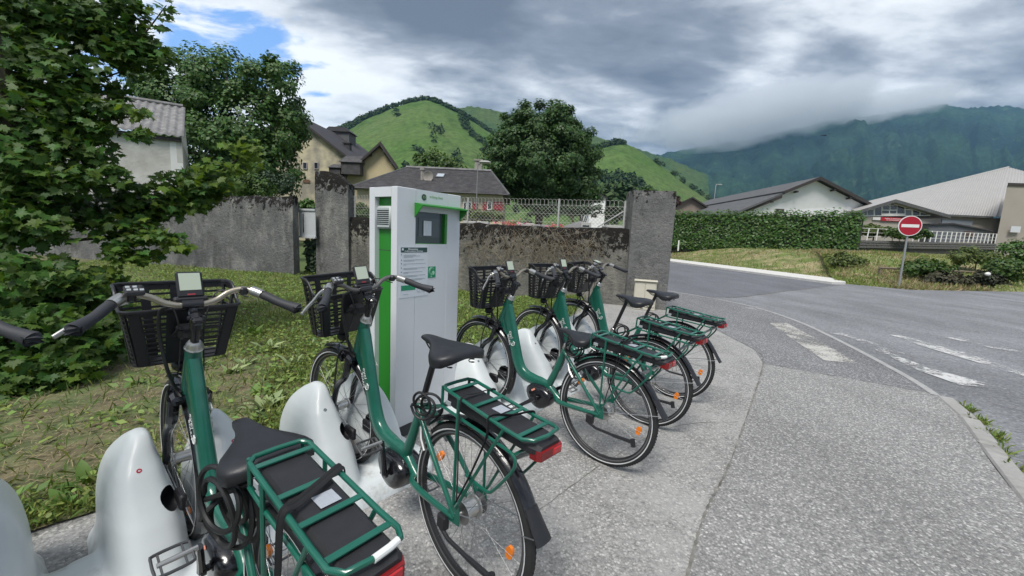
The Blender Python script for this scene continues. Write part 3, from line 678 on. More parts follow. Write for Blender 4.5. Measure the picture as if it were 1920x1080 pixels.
# fringe along the crest of the pasture hill (left flank and summit), rows of bushes on its right flank
def hx(a): return 330 + a * 900
woods('woodland', np.concatenate([
    surf(VH, lambda a, b: 520 < hx(a) < 735 and b > .97 - .17 * sst(735, 600, hx(a)) - .03 * vnoise(a * 40, 0), 700),
    surf(VH, lambda a, b: 735 < hx(a) < 830 and b > .985, 90),
    surf(VH, lambda a, b: 815 < hx(a) < 1000 and b > .965, 170),
    surf(VH, lambda a, b: 400 < hx(a) < 640 and b < .62, 200),
    surf(VH, lambda a, b: abs(hx(a) - (872 + (1 - b) * 55 + 18 * math.sin(b * 14))) < 9 and .45 < b < .86, 60),
    surf(VH, lambda a, b: vnoise(a * 22, b * 9, 4) > .27 and b < .9 and a > .45, 130)]), 6.5, M_wood, lab='dark trees fringing the crest and flank of the green pasture hill')
woods('woodland', np.concatenate([surf(VH3, lambda a, b: b > .97 and 1010 < 1000 + a * 380 < 1175, 120), surf(VH3, lambda a, b: b > .985 and a > .6, 40),
    surf(VH3, lambda a, b: b < .55 - .32 * sst(1160, 1320, 1000 + a * 380), 900)]), 6.5, M_wood, lab='wood of broadleaf trees at the foot of the right-hand green hill')
VW = np.stack([np.array([at(a, b, D) for a, b in zip(np.linspace(1095, 1330, 90), np.interp(np.linspace(1095, 1330, 90), [1095, 1130, 1160, 1200, 1240, 1280, 1330], [335, 328, 322, 338, 356, 372, 392]))]) for D in np.linspace(190, 210, 4)])
n = 900; q = rng.uniform(0, 1, n); P = []
for k in range(n):
    px = 1095 + q[k] * 235; D = rng.uniform(120, 260); top = np.interp(px, [1095, 1130, 1160, 1200, 1240, 1280, 1330], [350, 340, 336, 350, 368, 384, 402]); p = at(px, top + rng.uniform(0, 50) * (1 - (D - 120) / 180), D); P.append(p - np.array([0, 0, 6]))
woods('woodland', np.array(P), 5.5, mat('near wood', (.034, .072, .02), .9, island=.55), lab='dark green wood behind the small white house and pillar')

# hedge across the road
H0, H1 = np.array([14.75, 40.0]), np.array([24.6, 29.4])
def hedge_pts(n):
    u = rng.uniform(0, 1, n); k = rng.uniform(0, 1, n); base = H0[None] * (1 - u)[:, None] + H1[None] * u[:, None]
    d = (H1 - H0) / np.linalg.norm(H1 - H0); nn = np.array([-d[1], d[0]]); nn = -nn if nn[1] > 0 else nn
    zt = 3.92 - .12 * u + .13 * fbm(u * 9, u * 0, 3); face = rng.uniform(0, 1, n)
    z = np.where(face < .62, 1.0 + (zt - 1.0) * k, zt + .0 * k); off = np.where(face < .62, .0, 1.3 * k)
    bulge = .22 * fbm(u * 14, z * 1.4, 8); P = np.stack([base[:, 0], base[:, 1], z], 1); P[:, :2] += nn[None] * (bulge - off + .12 * rng.uniform(-1, 1, n))[:, None]
    P[:, 2] += .1 * rng.uniform(-1, 1, n) + np.where(face > .62, .1 * rng.uniform(0, 1, n) ** 4 * 6, 0)
    N = np.where((face < .62)[:, None], np.r_[nn, .35][None], np.array([0, -.3, 1.0])[None]) + rnd_unit(n) * .6
    return P, N
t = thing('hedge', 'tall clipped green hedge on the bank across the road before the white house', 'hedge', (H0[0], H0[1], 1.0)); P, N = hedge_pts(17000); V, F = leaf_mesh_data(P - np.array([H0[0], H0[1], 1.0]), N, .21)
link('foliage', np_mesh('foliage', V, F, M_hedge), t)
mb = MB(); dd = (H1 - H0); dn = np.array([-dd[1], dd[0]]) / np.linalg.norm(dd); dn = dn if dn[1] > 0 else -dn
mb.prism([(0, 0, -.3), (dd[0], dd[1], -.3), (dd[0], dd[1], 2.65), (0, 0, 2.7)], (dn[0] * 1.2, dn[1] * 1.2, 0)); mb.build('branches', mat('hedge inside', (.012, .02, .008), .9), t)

# bank beyond the road
VL = np.array([(10.8, 60), (13.2, 37.2), (15.82, 19.6), (14.75, 18.1), (16.2, 16.7), (19.5, 17.3), (23.2, 18.3), (40, 22), (70, 30)]); 
vl = crv(VL[2:], 12); vl = np.concatenate([np.linspace(VL[0], VL[1], 8), np.linspace(VL[1], VL[2], 22)[1:-1], vl])
nv = 40; rows = []
for k in np.linspace(0, 1, nv) ** 1.5:
    d = k * 26.0; P = vl + np.array([.52, .85]) * d; z = -.06 + .10 * sst(0, .5, d) + 1.22 * sst(.6, 9.5, d) + .25 * sst(9, 26, d) + .10 * fbm(P[:, 0] * .8, P[:, 1] * .8, 2) * sst(0, 2, d)
    rows.append(np.c_[P, z])
VB = np.array(rows); M_bank = mat('bank grass', (.13, .17, .045), .95, var=.3, vscale=.9, col2=(.32, .27, .15), bump=.06, bscale=6, ramp=(.44, .60))
o = link('grass_bank', np_mesh('grass_bank', VB.reshape(-1, 3), grid_faces(nv, len(vl)), M_bank, True)); o['kind'] = 'structure'
if o.data.polygons[nv].normal.z < 0: o.data.flip_normals()
def on_bank(n, sel=None):
    i = rng.uniform(0, nv - 1.001, n * 3); j = rng.uniform(0, len(vl) - 1.001, n * 3); a = i.astype(int); b = j.astype(int); fa = (i - a)[:, None]; fb = (j - b)[:, None]
    P = (VB[a, b] * (1 - fb) + VB[a, b + 1] * fb) * (1 - fa) + (VB[a + 1, b] * (1 - fb) + VB[a + 1, b + 1] * fb) * fa
    q = (P[:, 1] < 45) & (P[:, 0] < 34)
    if sel is not None: q &= sel(P)
    return P[q][:n]
BLADE = np.array([(-.05, 0, 0), (.05, 0, 0), (.03, .7, .12), (0, 1, .32)])
def blades(P, h, m, name, lab, lean=.5, cat='grass', wid=1.0):
    n = len(P); up = np.tile([0, 0, 1.0], (n, 1)) + rnd_unit(n) * lean; up /= np.linalg.norm(up, axis=1)[:, None]; s = rnd_unit(n); s -= up * (s * up).sum(1)[:, None]; s /= np.linalg.norm(s, axis=1)[:, None]; f = np.cross(s, up)
    hh = h * rng.uniform(.5, 1.35, n); b = BLADE * np.array([wid, 1, 1]); V = P[:, None] + hh[:, None, None] * (s[:, None] * b[None, :, 0:1] + up[:, None] * b[None, :, 1:2] + f[:, None] * b[None, :, 2:3])
    o = link(name, np_mesh(name, V.reshape(-1, 3), (np.arange(n) * 4)[:, None] + np.arange(4)[None], m)); return tag(o, lab, cat, None, 'stuff')
M_gr = mat('grass blade', (.15, .215, .05), .6, island=.9, trans=.25); M_dry = mat('dry grass', (.36, .30, .17), .8, island=.5, trans=.15); M_gr2 = mat('bank grass blade', (.17, .235, .055), .7, island=.7, trans=.2)
P = on_bank(22000); blades(P, .17, M_gr2, 'grass', 'long green grass growing all over the road bank', .7, wid=1.6)
P = on_bank(14000, lambda P: fbm(P[:, 0] * .35, P[:, 1] * .35, 6) > .03); blades(P, .20, M_dry, 'grass', 'straw coloured dry grass patches on the road bank', .9, wid=1.4)
# plants on the bank: bushes around the rail, bramble heap
for lab, px, py, Y, rx, rz, m in (('green weed bush growing right behind the low wooden rail', 1740, 500, 19.0, 45, 17, M_bush), ('dark bramble heap at the roadside right of the sign', 1775, 522, 18.2, 45, 13, mat('bramble', (.05, .05, .025), .8, island=.8)),
    ('tall pale weeds on the crest of the bank', 1830, 480, 22, 50, 16, M_pale), ('broad green bush at the right end of the rail', 1890, 505, 20, 38, 22, M_bush), ('second dark bramble heap beside the white bag', 1850, 523, 18.4, 30, 12, mat('bramble dark', (.035, .04, .02), .8, island=.8)), ('light green shrub spilling down the bank left of the sign', 1590, 490, 21.5, 34, 17, M_pale)):
    e = [pe(px - rx * .45, py, Y, rx * .6, rz), pe(px + rx * .4, py + 2, Y, rx * .6, rz * .8), pe(px, py - rz * .3, Y, rx * .5, rz * .7)]; base = at(px, py + rz, Y)
    t = thing('shrub', lab, 'shrub', base); crown_from([(np.array(c) - base, r) for c, r in e], 40, rz * Y / FPX * .45, 50, .13, m, t, 'foliage'); mb = MB(); mb.tube([(0, 0, -.3), (0, 0, .15)], .03, 6); mb.build('stem', M_bark, t)

# lawn: grass, leafy ground cover, straw
def lawn_rand(n, near=2.2):
    u = rng.uniform(.18, 1, n); v = rng.uniform(0, 1, n) ** near; x, y, z = lawn_pt(u, v); return np.stack([x, y, z], 1)
def bare(P): return sst(.10, .34, fbm(P[:, 0] * .8, P[:, 1] * .8, 11, 4) + .48 * sst(1.9, .5, np.hypot(P[:, 0] + 2.9, P[:, 1] - 2.6)) - .06)
def kp_free(P):     # keep clear of the kiosk foot and dock bodies
    r = P[:, :2] - W0; n_ = r @ WN; return n_ > .5
P = lawn_rand(130000, 1.5); P = P[kp_free(P)]; P = P[rng.uniform(0, 1, len(P)) > bare(P) * .8]; d = np.hypot(P[:, 0], P[:, 1]); P = P[rng.uniform(0, 1, len(P)) < np.clip(1.5 - d / 12, .5, 1)]
blades(P, .075, M_gr, 'grass', 'short green grass of the lawn behind the bicycle docks', .8, wid=.9)
COVER = np.array([(0, 0, 0), (.42, .35, .08), (.30, .85, .05), (0, 1.05, -.04), (-.30, .85, .05), (-.42, .35, .08)])
M_cov = mat('ground cover leaf', (.15, .225, .05), .6, island=.85, trans=.25)
P = lawn_rand(95000, 1.3); P = P[kp_free(P)]; P = P[rng.uniform(0, 1, len(P)) > bare(P) * .85]; P = P[fbm(P[:, 0] * 1.3, P[:, 1] * 1.3, 21, 3) > -.26]; P[:, 2] += rng.uniform(.01, .07, len(P))
V, F = leaf_mesh_data(P, np.array([0, 0, 1.0]) + rnd_unit(len(P)) * .55, .030, COVER, droop=.2); o = link('ground_cover', np_mesh('ground_cover', V, F, M_cov)); tag(o, 'small rounded weed leaves covering the lawn between the grass', 'ground cover', None, 'stuff')
P = lawn_rand(60000, 2.0); P = P[kp_free(P)]; P = P[rng.uniform(0, 1, len(P)) < .03 + .9 * bare(P) ** 1.5]; P[:, 2] += .012
n = len(P); a = rng.uniform(0, 2 * np.pi, n); L = rng.uniform(.015, .08, n); dxy = np.stack([np.cos(a), np.sin(a), rng.uniform(-.12, .25, n)], 1) * L[:, None]; sd = np.stack([-np.sin(a), np.cos(a), 0 * a], 1) * .0012
V = np.stack([P - sd, P + sd, P + dxy + sd, P + dxy - sd], 1); o = link('straw', np_mesh('straw', V.reshape(-1, 3), (np.arange(n) * 4)[:, None] + np.arange(4)[None], M_dry)); tag(o, 'dry mown straw lying on the bare earth of the lawn', 'straw', None, 'stuff')
c = lawn_rand(500, 1.3); c = c[kp_free(c)]; c = c[bare(c) < .6]; q = rng.integers(0, len(c), 11000); P = c[q] + np.c_[rng.normal(0, .07, (11000, 2)), np.zeros(11000)]
blades(P, .10, M_gr, 'grass', 'taller grass tufts standing up here and there in the lawn', .6, wid=.55)
# leafy weeds in loose clumps
c = lawn_rand(420, 1.2); c = c[kp_free(c)]; q = rng.integers(0, len(c), 6000); P = c[q] + np.c_[rng.normal(0, .075, (6000, 2)), rng.uniform(.0, .07, 6000)]
V, F = leaf_mesh_data(P, np.array([0, -.25, 1.0]) + rnd_unit(len(P)) * .7, .062, np.array([(0, 0, 0), (.26, .5, .05), (0, 1.05, -.05), (-.26, .5, .05)]), droop=.0); o = link('weeds', np_mesh('weeds', V, F, mat('weed leaf', (.15, .25, .06), .6, island=.8, trans=.25))); tag(o, 'clumps of small leafy weeds scattered through the lawn', 'weeds', None, 'stuff')
# weeds at the kerb's outer edge
kk = np.array([kpt(s) for s in rng.choice([.25, .3, .6, .64, .95, 1.0, 1.02, 1.3, 1.6], 260)]) + rng.normal(0, .03, (260, 2)) + np.array([.14, -.05]); P = np.c_[kk, np.full(260, -.03)]
blades(P, .07, M_gr, 'grass', 'green weeds sprouting along the outer edge of the kerb stones', .9, wid=1.6)

# broad-leaved weeds standing singly in the lawn
def leaf_patch(L, W_, curl=.25, n=6, wav=.06):
    V = []; F = []
    for i in range(n + 1):
        t = i / n; wv = W_ * math.sin(math.pi * min(1, t * .93 + .05)) ** .8; z = -curl * L * t * t
        V += [(-wv, t * L, z + wv * .35 + wav * L * .3 * math.sin(i * 2.1)), (0, t * L, z), (wv, t * L, z + wv * .35 - wav * L * .3 * math.sin(i * 2.6))]
    for i in range(n):
        a = i * 3; F += [(a, a + 1, a + 4, a + 3), (a + 1, a + 2, a + 5, a + 4)]
    me = bpy.data.meshes.new('leaf'); me.from_pydata(V, [], F); me.shade_smooth(); return me
M_mull = mat('woolly leaf', (.27, .34, .16), .85, island=.3, trans=.15, var=.12, vscale=30)
M_dock = mat('broad leaf', (.11, .21, .04), .6, island=.4, trans=.2)
LM = [leaf_patch(.26, .040, .3), leaf_patch(.22, .038, .1), leaf_patch(.18, .036, .5)]; 
for me in LM: me.materials.append(M_mull)
LD = []
for me in LM: c = me.copy(); c.materials.clear(); c.materials.append(M_dock); LD.append(c)
weeds = [(500, 660, .26, 'm', 11, 'largest grey-green woolly rosette, midway between the two nearest bicycles'), (455, 690, .22, 'm', 9, 'woolly rosette left of the largest one, beside the near basket corner'), (545, 690, .20, 'm', 9, 'grey woolly rosette by the front tyre of the second bicycle'),
    (560, 705, .17, 'm', 8, 'pale woolly weed hugging the second front tyre'), (490, 770, .24, 'm', 9, 'pale broad-leaved weed left of the second dock, lowest on the lawn'), (478, 745, .17, 'd', 7, 'bright green weed above the lowest pale weed'), (475, 632, .24, 'd', 6, 'upright bright green weed near the far lawn left of the second basket'),
    (552, 628, .17, 'd', 6, 'round-leaved weed below the second bicycle basket'), (375, 690, .20, 'm', 7, 'woolly leaves showing under the near basket'), (430, 705, .18, 'm', 7, 'flat pale rosette right of the near down tube'), (605, 725, .22, 'm', 7, 'broad pale leaves seen through the second front wheel'),
    (915, 588, .26, 'd', 8, 'leafy weed under the third basket right of the kiosk'), (945, 600, .2, 'd', 7, 'weed behind the third front wheel'), (320, 700, .18, 'd', 7, 'green weed beside the maple foot near the first wheel'),
    (250, 850, .12, 'd', 9, 'young green plant behind the nearest white dock fin'), (160, 905, .15, 'd', 10, 'leafy green plant at the pad edge left of the dock'), (120, 945, .14, 'd', 9, 'lowest leafy weed at the concrete edge on the left'), (215, 825, .12, 'd', 8, 'small bright plant left of the near fin peak'),
    (235, 950, .12, 'd', 7, 'weed drooping over the pad edge between docks'), (80, 870, .15, 'd', 9, 'green weed on bare soil at far left'), (590, 650, .2, 'm', 7, 'pale weed tuft just left of the second front tyre top')]
for px, py, L, kd, n, lab in weeds:
    z = .03
    for _ in range(3):
        p = ground(px, py, z); r = p[:2] - W0
    t = thing('weed_plant', lab, 'weed', (p[0], p[1], z - .02), (0, 0, rng.uniform(0, 6)), 'broad-leaved weeds in the lawn')
    for k in range(n + 4):
        o = link('leaf', (LM if kd == 'm' else LD)[k % 3], t); s = L / .24 * rng.uniform(.55, 1.05); el = rng.uniform(10, 62) if k > 2 else rng.uniform(55, 80)
        o.rotation_euler = (R(el), R(rng.uniform(-15, 15)), k * 2.4 + rng.uniform(-.3, .3)); o.scale = (s, s, s)
        if kd == 'd': o.scale = (s * 1.35, s * .9, s)

# maple at the left
MO = [(0, 0), (-.10, -.04), (-.30, -.10), (-.40, .10), (-.62, .06), (-.50, .28), (-.88, .56), (-.58, .56), (-.52, .70), (-.27, .56), (-.30, .80), (-.13, .82), (0, 1.12)]
MO = MO + [(-x, y) for x, y in MO[-2:0:-1]]
def maple_leaf(fold, droop):
    V = [(0, .36, 0)] + [(x, y, abs(x) * fold - droop * (y - .3) ** 2 * np.sign(y - .3) - .12 * x * x) for x, y in MO]; n = len(MO); return np.array(V), np.array([(0, 1 + i, 1 + (i + 1) % n) for i in range(n)])
M_maple = mat('maple leaf', (.050, .112, .020), .5, island=.65, trans=.28, spec=.25)
M_maple2 = mat('young maple leaf', (.10, .17, .025), .5, island=.4, trans=.32, spec=.25)
MLV = [maple_leaf(.22, .25), maple_leaf(.05, .5), maple_leaf(.35, .1)]
mbase = np.array([-4.9, 3.9, 0.0])
mp_ = thing('maple_tree', 'dark green maple tree filling the left side with broad lobed leaves', 'tree', mbase)
def mc(px, py, Y, rx, ry, n, young=0.0): return (at(px, py, Y) - mbase, rx * Y / FPX, ry * Y / FPX, n, young)
clumps = [mc(-60, 60, 4.4, 120, 90, 620), mc(70, 40, 4.6, 110, 60, 800), mc(60, 130, 4.3, 110, 60, 800), mc(180, 60, 4.7, 80, 50, 520), mc(235, 95, 4.7, 65, 42, 420), mc(285, 110, 4.7, 28, 26, 100), mc(200, 15, 4.7, 70, 25, 260), mc(297, 35, 4.6, 22, 14, 26), mc(312, 12, 4.6, 10, 12, 12), mc(160, 165, 4.6, 70, 22, 170),
    mc(20, 230, 4.0, 100, 75, 620), mc(110, 230, 4.2, 80, 42, 330), mc(175, 200, 4.3, 60, 26, 130), mc(130, 285, 4.1, 65, 36, 260), mc(225, 250, 4.2, 40, 16, 60), mc(255, 215, 4.3, 22, 14, 26, .5), mc(20, 340, 3.8, 100, 65, 560, .05), mc(130, 335, 4.0, 70, 32, 240, .05), mc(200, 330, 4.1, 45, 20, 80),
    mc(270, 370, 4.5, 70, 32, 300, .12), mc(345, 358, 4.6, 60, 36, 280, .2), mc(395, 330, 4.7, 50, 34, 180, .5), mc(440, 300, 4.8, 34, 28, 90, .85), mc(468, 275, 4.8, 14, 22, 26, .95), mc(300, 395, 4.5, 50, 24, 130, .1), mc(370, 395, 4.6, 36, 20, 60, .3), mc(150, 400, 4.2, 90, 30, 260),
    mc(230, 430, 4.2, 60, 26, 190, .2), mc(290, 448, 4.2, 42, 20, 120, .35), mc(330, 460, 4.2, 22, 14, 40, .7), mc(250, 475, 4.1, 40, 18, 90, .4), mc(50, 430, 3.6, 70, 34, 200, .1), mc(15, 390, 3.6, 40, 36, 120, .25),
    mc(30, 520, 3.4, 90, 48, 420, .06), mc(120, 545, 3.6, 70, 40, 330, .08), mc(185, 560, 3.8, 45, 50, 220, .4), mc(195, 520, 3.9, 30, 22, 80, .5), mc(40, 610, 3.2, 100, 50, 480, .03), mc(140, 630, 3.4, 70, 45, 330, .05), mc(195, 640, 3.6, 35, 50, 120, .15), mc(30, 690, 3.0, 90, 40, 360, .05), mc(105, 690, 3.1, 60, 36, 220, .15), mc(20, 735, 2.9, 60, 26, 140), mc(-70, 560, 3.4, 90, 150, 500), mc(-60, 300, 4.0, 100, 150, 500)]
P, N, YG = [], [], []
for c, rx, ry, n, yg in clumps:
    n = int(n * 1.5)
    nl = max(2, int(n / 26)); cc, d = clump_points(c, (rx, (rx + ry) * .42, ry), nl, .3)
    k = rng.integers(0, nl, n); sub = .34 * min(rx, ry) + .05
    p = cc[k] + rng.normal(size=(n, 3)) * np.array([sub, sub, sub * .55]) * .8; q = (((p - c) / np.array([rx * 1.12, (rx + ry) * .5 + .1, ry * 1.12])) ** 2).sum(1) < 1
    p = p[q]; P.append(p); N.append(np.array([.25, -.45, .85]) + rng.normal(size=p.shape) * .55); YG.append(rng.uniform(0, 1, len(p)) < yg)
P = np.concatenate(P); N = np.concatenate(N); YG = np.concatenate(YG); N /= np.linalg.norm(N, axis=1)[:, None]
T = np.array([.55, -.25, -.55]) + rng.normal(size=P.shape) * .55; T -= N * (T * N).sum(1)[:, None]; T /= np.linalg.norm(T, axis=1)[:, None]; Bv = np.cross(T, N); sz = rng.uniform(.044, .084, len(P))
camd = np.linalg.norm(P + mbase - np.array([0, 0, CAM_H]), axis=1); px_ = (P + mbase - np.array([0, 0, CAM_H])); dep = px_ @ V_F; xx = px_ @ V_R / dep * FPX + 960; vis = (xx > 5) & (xx < 600)
score = sz / camd * vis; order = np.argsort(-score); single = order[:300]; rest = order[300:]
LMe = []
for k, (V0, F0) in enumerate(MLV):
    for m in (M_maple, M_maple2): me = bpy.data.meshes.new('leaf'); me.from_pydata(V0.tolist(), [], F0.tolist()); me.materials.append(m); LMe.append(me)
for i in single:
    o = link('leaf', LMe[(int(i) % 3) * 2 + int(YG[i])], mp_); s = sz[i]; o.matrix_local = Matrix(((Bv[i, 0] * s, T[i, 0] * s, N[i, 0] * s, P[i, 0]), (Bv[i, 1] * s, T[i, 1] * s, N[i, 1] * s, P[i, 1]), (Bv[i, 2] * s, T[i, 2] * s, N[i, 2] * s, P[i, 2]), (0, 0, 0, 1)))
for yg, m in ((False, M_maple), (True, M_maple2)):
    Vs, Fs, nb = [], [], 0
    for k in range(3):
        ii = rest[(rest % 3 == k) & (YG[rest] == yg)]; V0, F0 = MLV[k]
        V = P[ii][:, None] + sz[ii][:, None, None] * (Bv[ii][:, None] * V0[None, :, 0:1] + T[ii][:, None] * V0[None, :, 1:2] + N[ii][:, None] * V0[None, :, 2:3]); Vs.append(V.reshape(-1, 3)); Fs.append(((np.arange(len(ii)) * len(V0))[:, None, None] + F0[None]).reshape(-1, 3) + nb); nb += V.size // 3
    o = link('foliage', np_mesh('foliage', np.concatenate(Vs), np.concatenate(Fs), m), mp_); o['kind'] = 'stuff'
M_twig = mat('maple bark', (.06, .05, .035), .85, var=.3, vscale=20)
mb = MB(); mb.tube(crv([(0, 0, -.1), (-.1, .05, 1.2), (.05, .1, 2.4), (0, 0, 3.8)], 5), np.linspace(.12, .04, 16), 8); mb.build('trunk', M_twig, mp_)
for pts in ([(0, 0, 1.5), at(150, 400, 4.2) - mbase, at(345, 362, 4.6) - mbase, at(470, 280, 4.8) - mbase], [(0, 0, 1.3), at(120, 450, 4.0) - mbase, at(250, 440, 4.2) - mbase, at(335, 458, 4.2) - mbase], [(0, 0, 2.2), at(90, 230, 4.2) - mbase, at(200, 225, 4.3) - mbase, at(265, 215, 4.3) - mbase],
    [(0, 0, 2.8), at(120, 120, 4.5) - mbase, at(240, 90, 4.7) - mbase, at(312, 10, 4.6) - mbase], [(0, 0, .8), at(60, 560, 3.5) - mbase, at(180, 570, 3.8) - mbase], [(0, 0, .5), at(60, 660, 3.2) - mbase, at(120, 690, 3.1) - mbase], [(0, 0, 2.5), at(60, 170, 4.3) - mbase, at(150, 160, 4.6) - mbase, at(280, 115, 4.7) - mbase]):
    mb = MB(); c = crv(pts, 6); mb.tube(c, np.linspace(.028, .004, len(c)), 6); mb.build('branch', M_twig, mp_)

# ------------------------------------------------------------------ buildings
M_yel = mat('yellow render', (.58, .49, .30), .9, var=.06, vscale=.8, col2=(.53, .45, .28))
def stained(name, a, b, s, lo, hi):
    return mat(name, a, .92, var=.15, vscale=s, col2=b, ramp=(lo, hi), bump=.02, bscale=8)
M_yelold = stained('old yellow render', (.58, .52, .36), (.30, .28, .23), .5, .42, .58)
M_white_w = mat('white render', (.82, .83, .82), .9, var=.05, vscale=.6)
M_barnw = mat('limewash', (.62, .61, .57), .92, var=.10, vscale=1.5, col2=(.50, .48, .44), bump=.015, bscale=10)
M_slate = mat('old slate', (.050, .048, .052), .75, var=.35, vscale=2.2, col2=(.085, .082, .085), bump=.03, bscale=5)
M_slate2 = mat('dark slate', (.045, .042, .048), .7, var=.25, vscale=1.5)
M_slate3 = mat('grey roof', (.085, .087, .092), .75, var=.2, vscale=1.2, col2=(.11, .11, .112))
M_trim = mat('dark timber', (.045, .038, .036), .8, var=.2)
M_creamw = mat('cream render', (.56, .48, .36), .9, var=.08, vscale=1)
M_frame_w = mat('white frame', (.72, .72, .70), .6)
M_glass = mat('window glass', (.03, .04, .05), .08, spec=.8)
M_red = mat('red shutter', (.30, .03, .045), .6, var=.1)
M_metalroof = mat('ribbed metal roof', (.37, .36, .35), .55, var=.06, vscale=.4)
M_beige = mat('beige cladding', (.40, .36, .31), .8, var=.06, vscale=.3)
M_corr = mat('fibre cement', (.245, .24, .24), .9, var=.28, vscale=2.5, col2=(.15, .148, .148))
M_chim = mat('chimney', (.30, .28, .25), .9, var=.2, vscale=3)
def slab(mb, a, b, c, d, th):
    """roof slab from four corners (eave a,b then ridge c,d), thickened downwards"""
    A = np.array([a, b, c, d], float); n = np.cross(A[1] - A[0], A[3] - A[0]); n /= np.linalg.norm(n)
    if n[2] < 0: n = -n
    mb.prism(A, -n * th)
def gabled(name, label, el, ap, er, back, zb, wm, rm, ov=.35, th=.16, side=.3, cat='house', purlins=0, trim=True):
    """house whose gable end el-ap-er faces the road; back: vector along the ridge"""
    el, ap, er, back = (np.array(v, float) for v in (el, ap, er, back)); o0 = np.array([(el[0] + er[0]) / 2, (el[1] + er[1]) / 2, zb]); t = thing(name, label, cat, o0)
    g = [np.array([el[0], el[1], zb]), el, ap, er, np.array([er[0], er[1], zb])]; mb = MB(); mb.prism([p - o0 for p in g[::-1]], back); mb.build('wall', wm, t, 0)
    bu = back / np.linalg.norm(back); rf = MB(); up = np.array([0, 0, .10])
    for e in (el, er):
        s = e - ap; sl_ = np.linalg.norm(s); e2 = ap + s * (1 + side / sl_); slab(rf, e2 - bu * ov - o0 + up, e2 + back + bu * ov - o0 + up, ap + back + bu * ov - o0 + up, ap - bu * ov - o0 + up, th)
    roof = rf.build('roof', rm, t, 0)
    if trim:
        for e in (el, er):
            s = e - ap; s2 = s * (1 + side / np.linalg.norm(s)); b_ = MB(); q = ap - bu * (ov + .02) - o0 + np.array([0, 0, .12]); d = np.array([0, 0, -.24]); b_.prism([q, q + s2, q + s2 + d, q + d], -bu * .05); b_.build('barge_board', M_trim, roof, 0)
    for k in range(purlins):
        for e in (el, er):
            f = (k + .6) / purlins; q = ap + (e - ap) * f - o0 + np.array([0, 0, -.18]); b_ = MB(); b_.box(q - bu * ov * .5, (.16, ov, .18)); b_.build('purlin', M_trim, roof, 0)
    return t, o0
def window(parent, o0, px, py, w_px, h_px, Y, m_f=M_frame_w, cols=1, rows=1, glass=M_glass, off=.06, name='window'):
    c = at(px, py, Y) - o0; k = Y / FPX; W, H = w_px * k, h_px * k; c = c - np.array([0, off, 0]); mb = MB(); f = max(.05, W * .1)
    mb.box(c + np.array([0, 0, H / 2 - f / 2]), (W, .08, f)); mb.box(c - np.array([0, 0, H / 2 - f / 2]), (W, .08, f))
    for s in (-1, 1): mb.box(c + np.array([s * (W / 2 - f / 2), .002, 0]), (f, .078, H - 2 * f))
    for i in range(1, cols): mb.box(c + np.array([-W / 2 + W * i / cols, .004, 0]), (f * .6, .07, H - 2 * f))
    for i in range(1, rows): mb.box(c + np.array([0, .006, -H / 2 + H * i / rows]), (W - 2 * f, .066, f * .6))
    fr = mb.build(name, m_f, parent, 0); mb = MB(); mb.box(c + np.array([0, .03, 0]), (W - f, .012, H - f)); mb.build('pane', glass, fr, 0); return fr

# barn with corrugated roof
E1 = at(340, 256, 18.2); fd = np.array([-.85, -.53, 0]); bd = np.array([-.6, .8, 0]); Lb = 9.5; rise = at(340.7, 200, 21.4)[2] - E1[2]
t = thing('barn', 'whitewashed barn with grey corrugated roof behind the maple and dark wall', 'barn', (E1[0], E1[1], 0)); o0 = np.array([E1[0], E1[1], 0])
ins = bd * .22 - np.array([0, 0, .12]); z1 = E1[2]
a = np.array([0, 0, -.5]) + bd * .25; mb = MB(); mb.prism([a, a + fd * Lb, a + fd * Lb + np.array([0, 0, z1 + .42]), a + np.array([0, 0, z1 + .42])], bd * 7.5); mb.build('wall', M_barnw, t, 0)
mb = MB(); q = a + bd * -.03 + np.array([0, 0, 0]); mb.prism([q, q + fd * .42, q + fd * .42 + np.array([0, 0, z1 + .3]), q + np.array([0, 0, z1 + .3])], bd * .07); mb.build('corner_strip', M_frame_w, t, 0)
mb = MB(); q = bd * .1 + np.array([0, 0, z1 - .22]); mb.prism([q, q + fd * Lb, q + fd * Lb + np.array([0, 0, .16]), q + np.array([0, 0, .16])], bd * .06); mb.build('fascia', M_trim, t, 0)
mb = MB(); nu_ = int(Lb / .028); V = []
for r in range(9):
    f = r / 8; 
    for i in range(nu_ + 1): s = i * .028 - .1; V.append(np.array([0, 0, z1]) + fd * s + bd * 4.1 * f + np.array([0, 0, rise * f + 0.034 * math.cos(s / .28 * 2 * math.pi) - .01 * (r % 3 == 0)]))
o = link('roof', np_mesh('roof', V, grid_faces(9, nu_ + 1), M_corr, True), t); md = o.modifiers.new('solid', 'SOLIDIFY'); md.thickness = .012
mb = MB(); mb.tube([np.array([0, 0, z1 + rise + .03]) + bd * 4.1, np.array([0, 0, z1 + rise + .03]) + bd * 4.1 + fd * Lb], .10, 8); mb.build('ridge_cap', M_corr, o)
mb = MB(); mb.prism([np.array([0, 0, z1]) + bd * .2, np.array([0, 0, z1 + rise - .05]) + bd * 4.1, np.array([0, 0, z1 + rise - .05]) + bd * 7.6 - np.array([0, 0, rise * .8]), np.array([0, 0, -.5]) + bd * 7.6, np.array([0, 0, -.5]) + bd * .3], fd * .2); mb.build('gable_wall', M_barnw, t, 0)

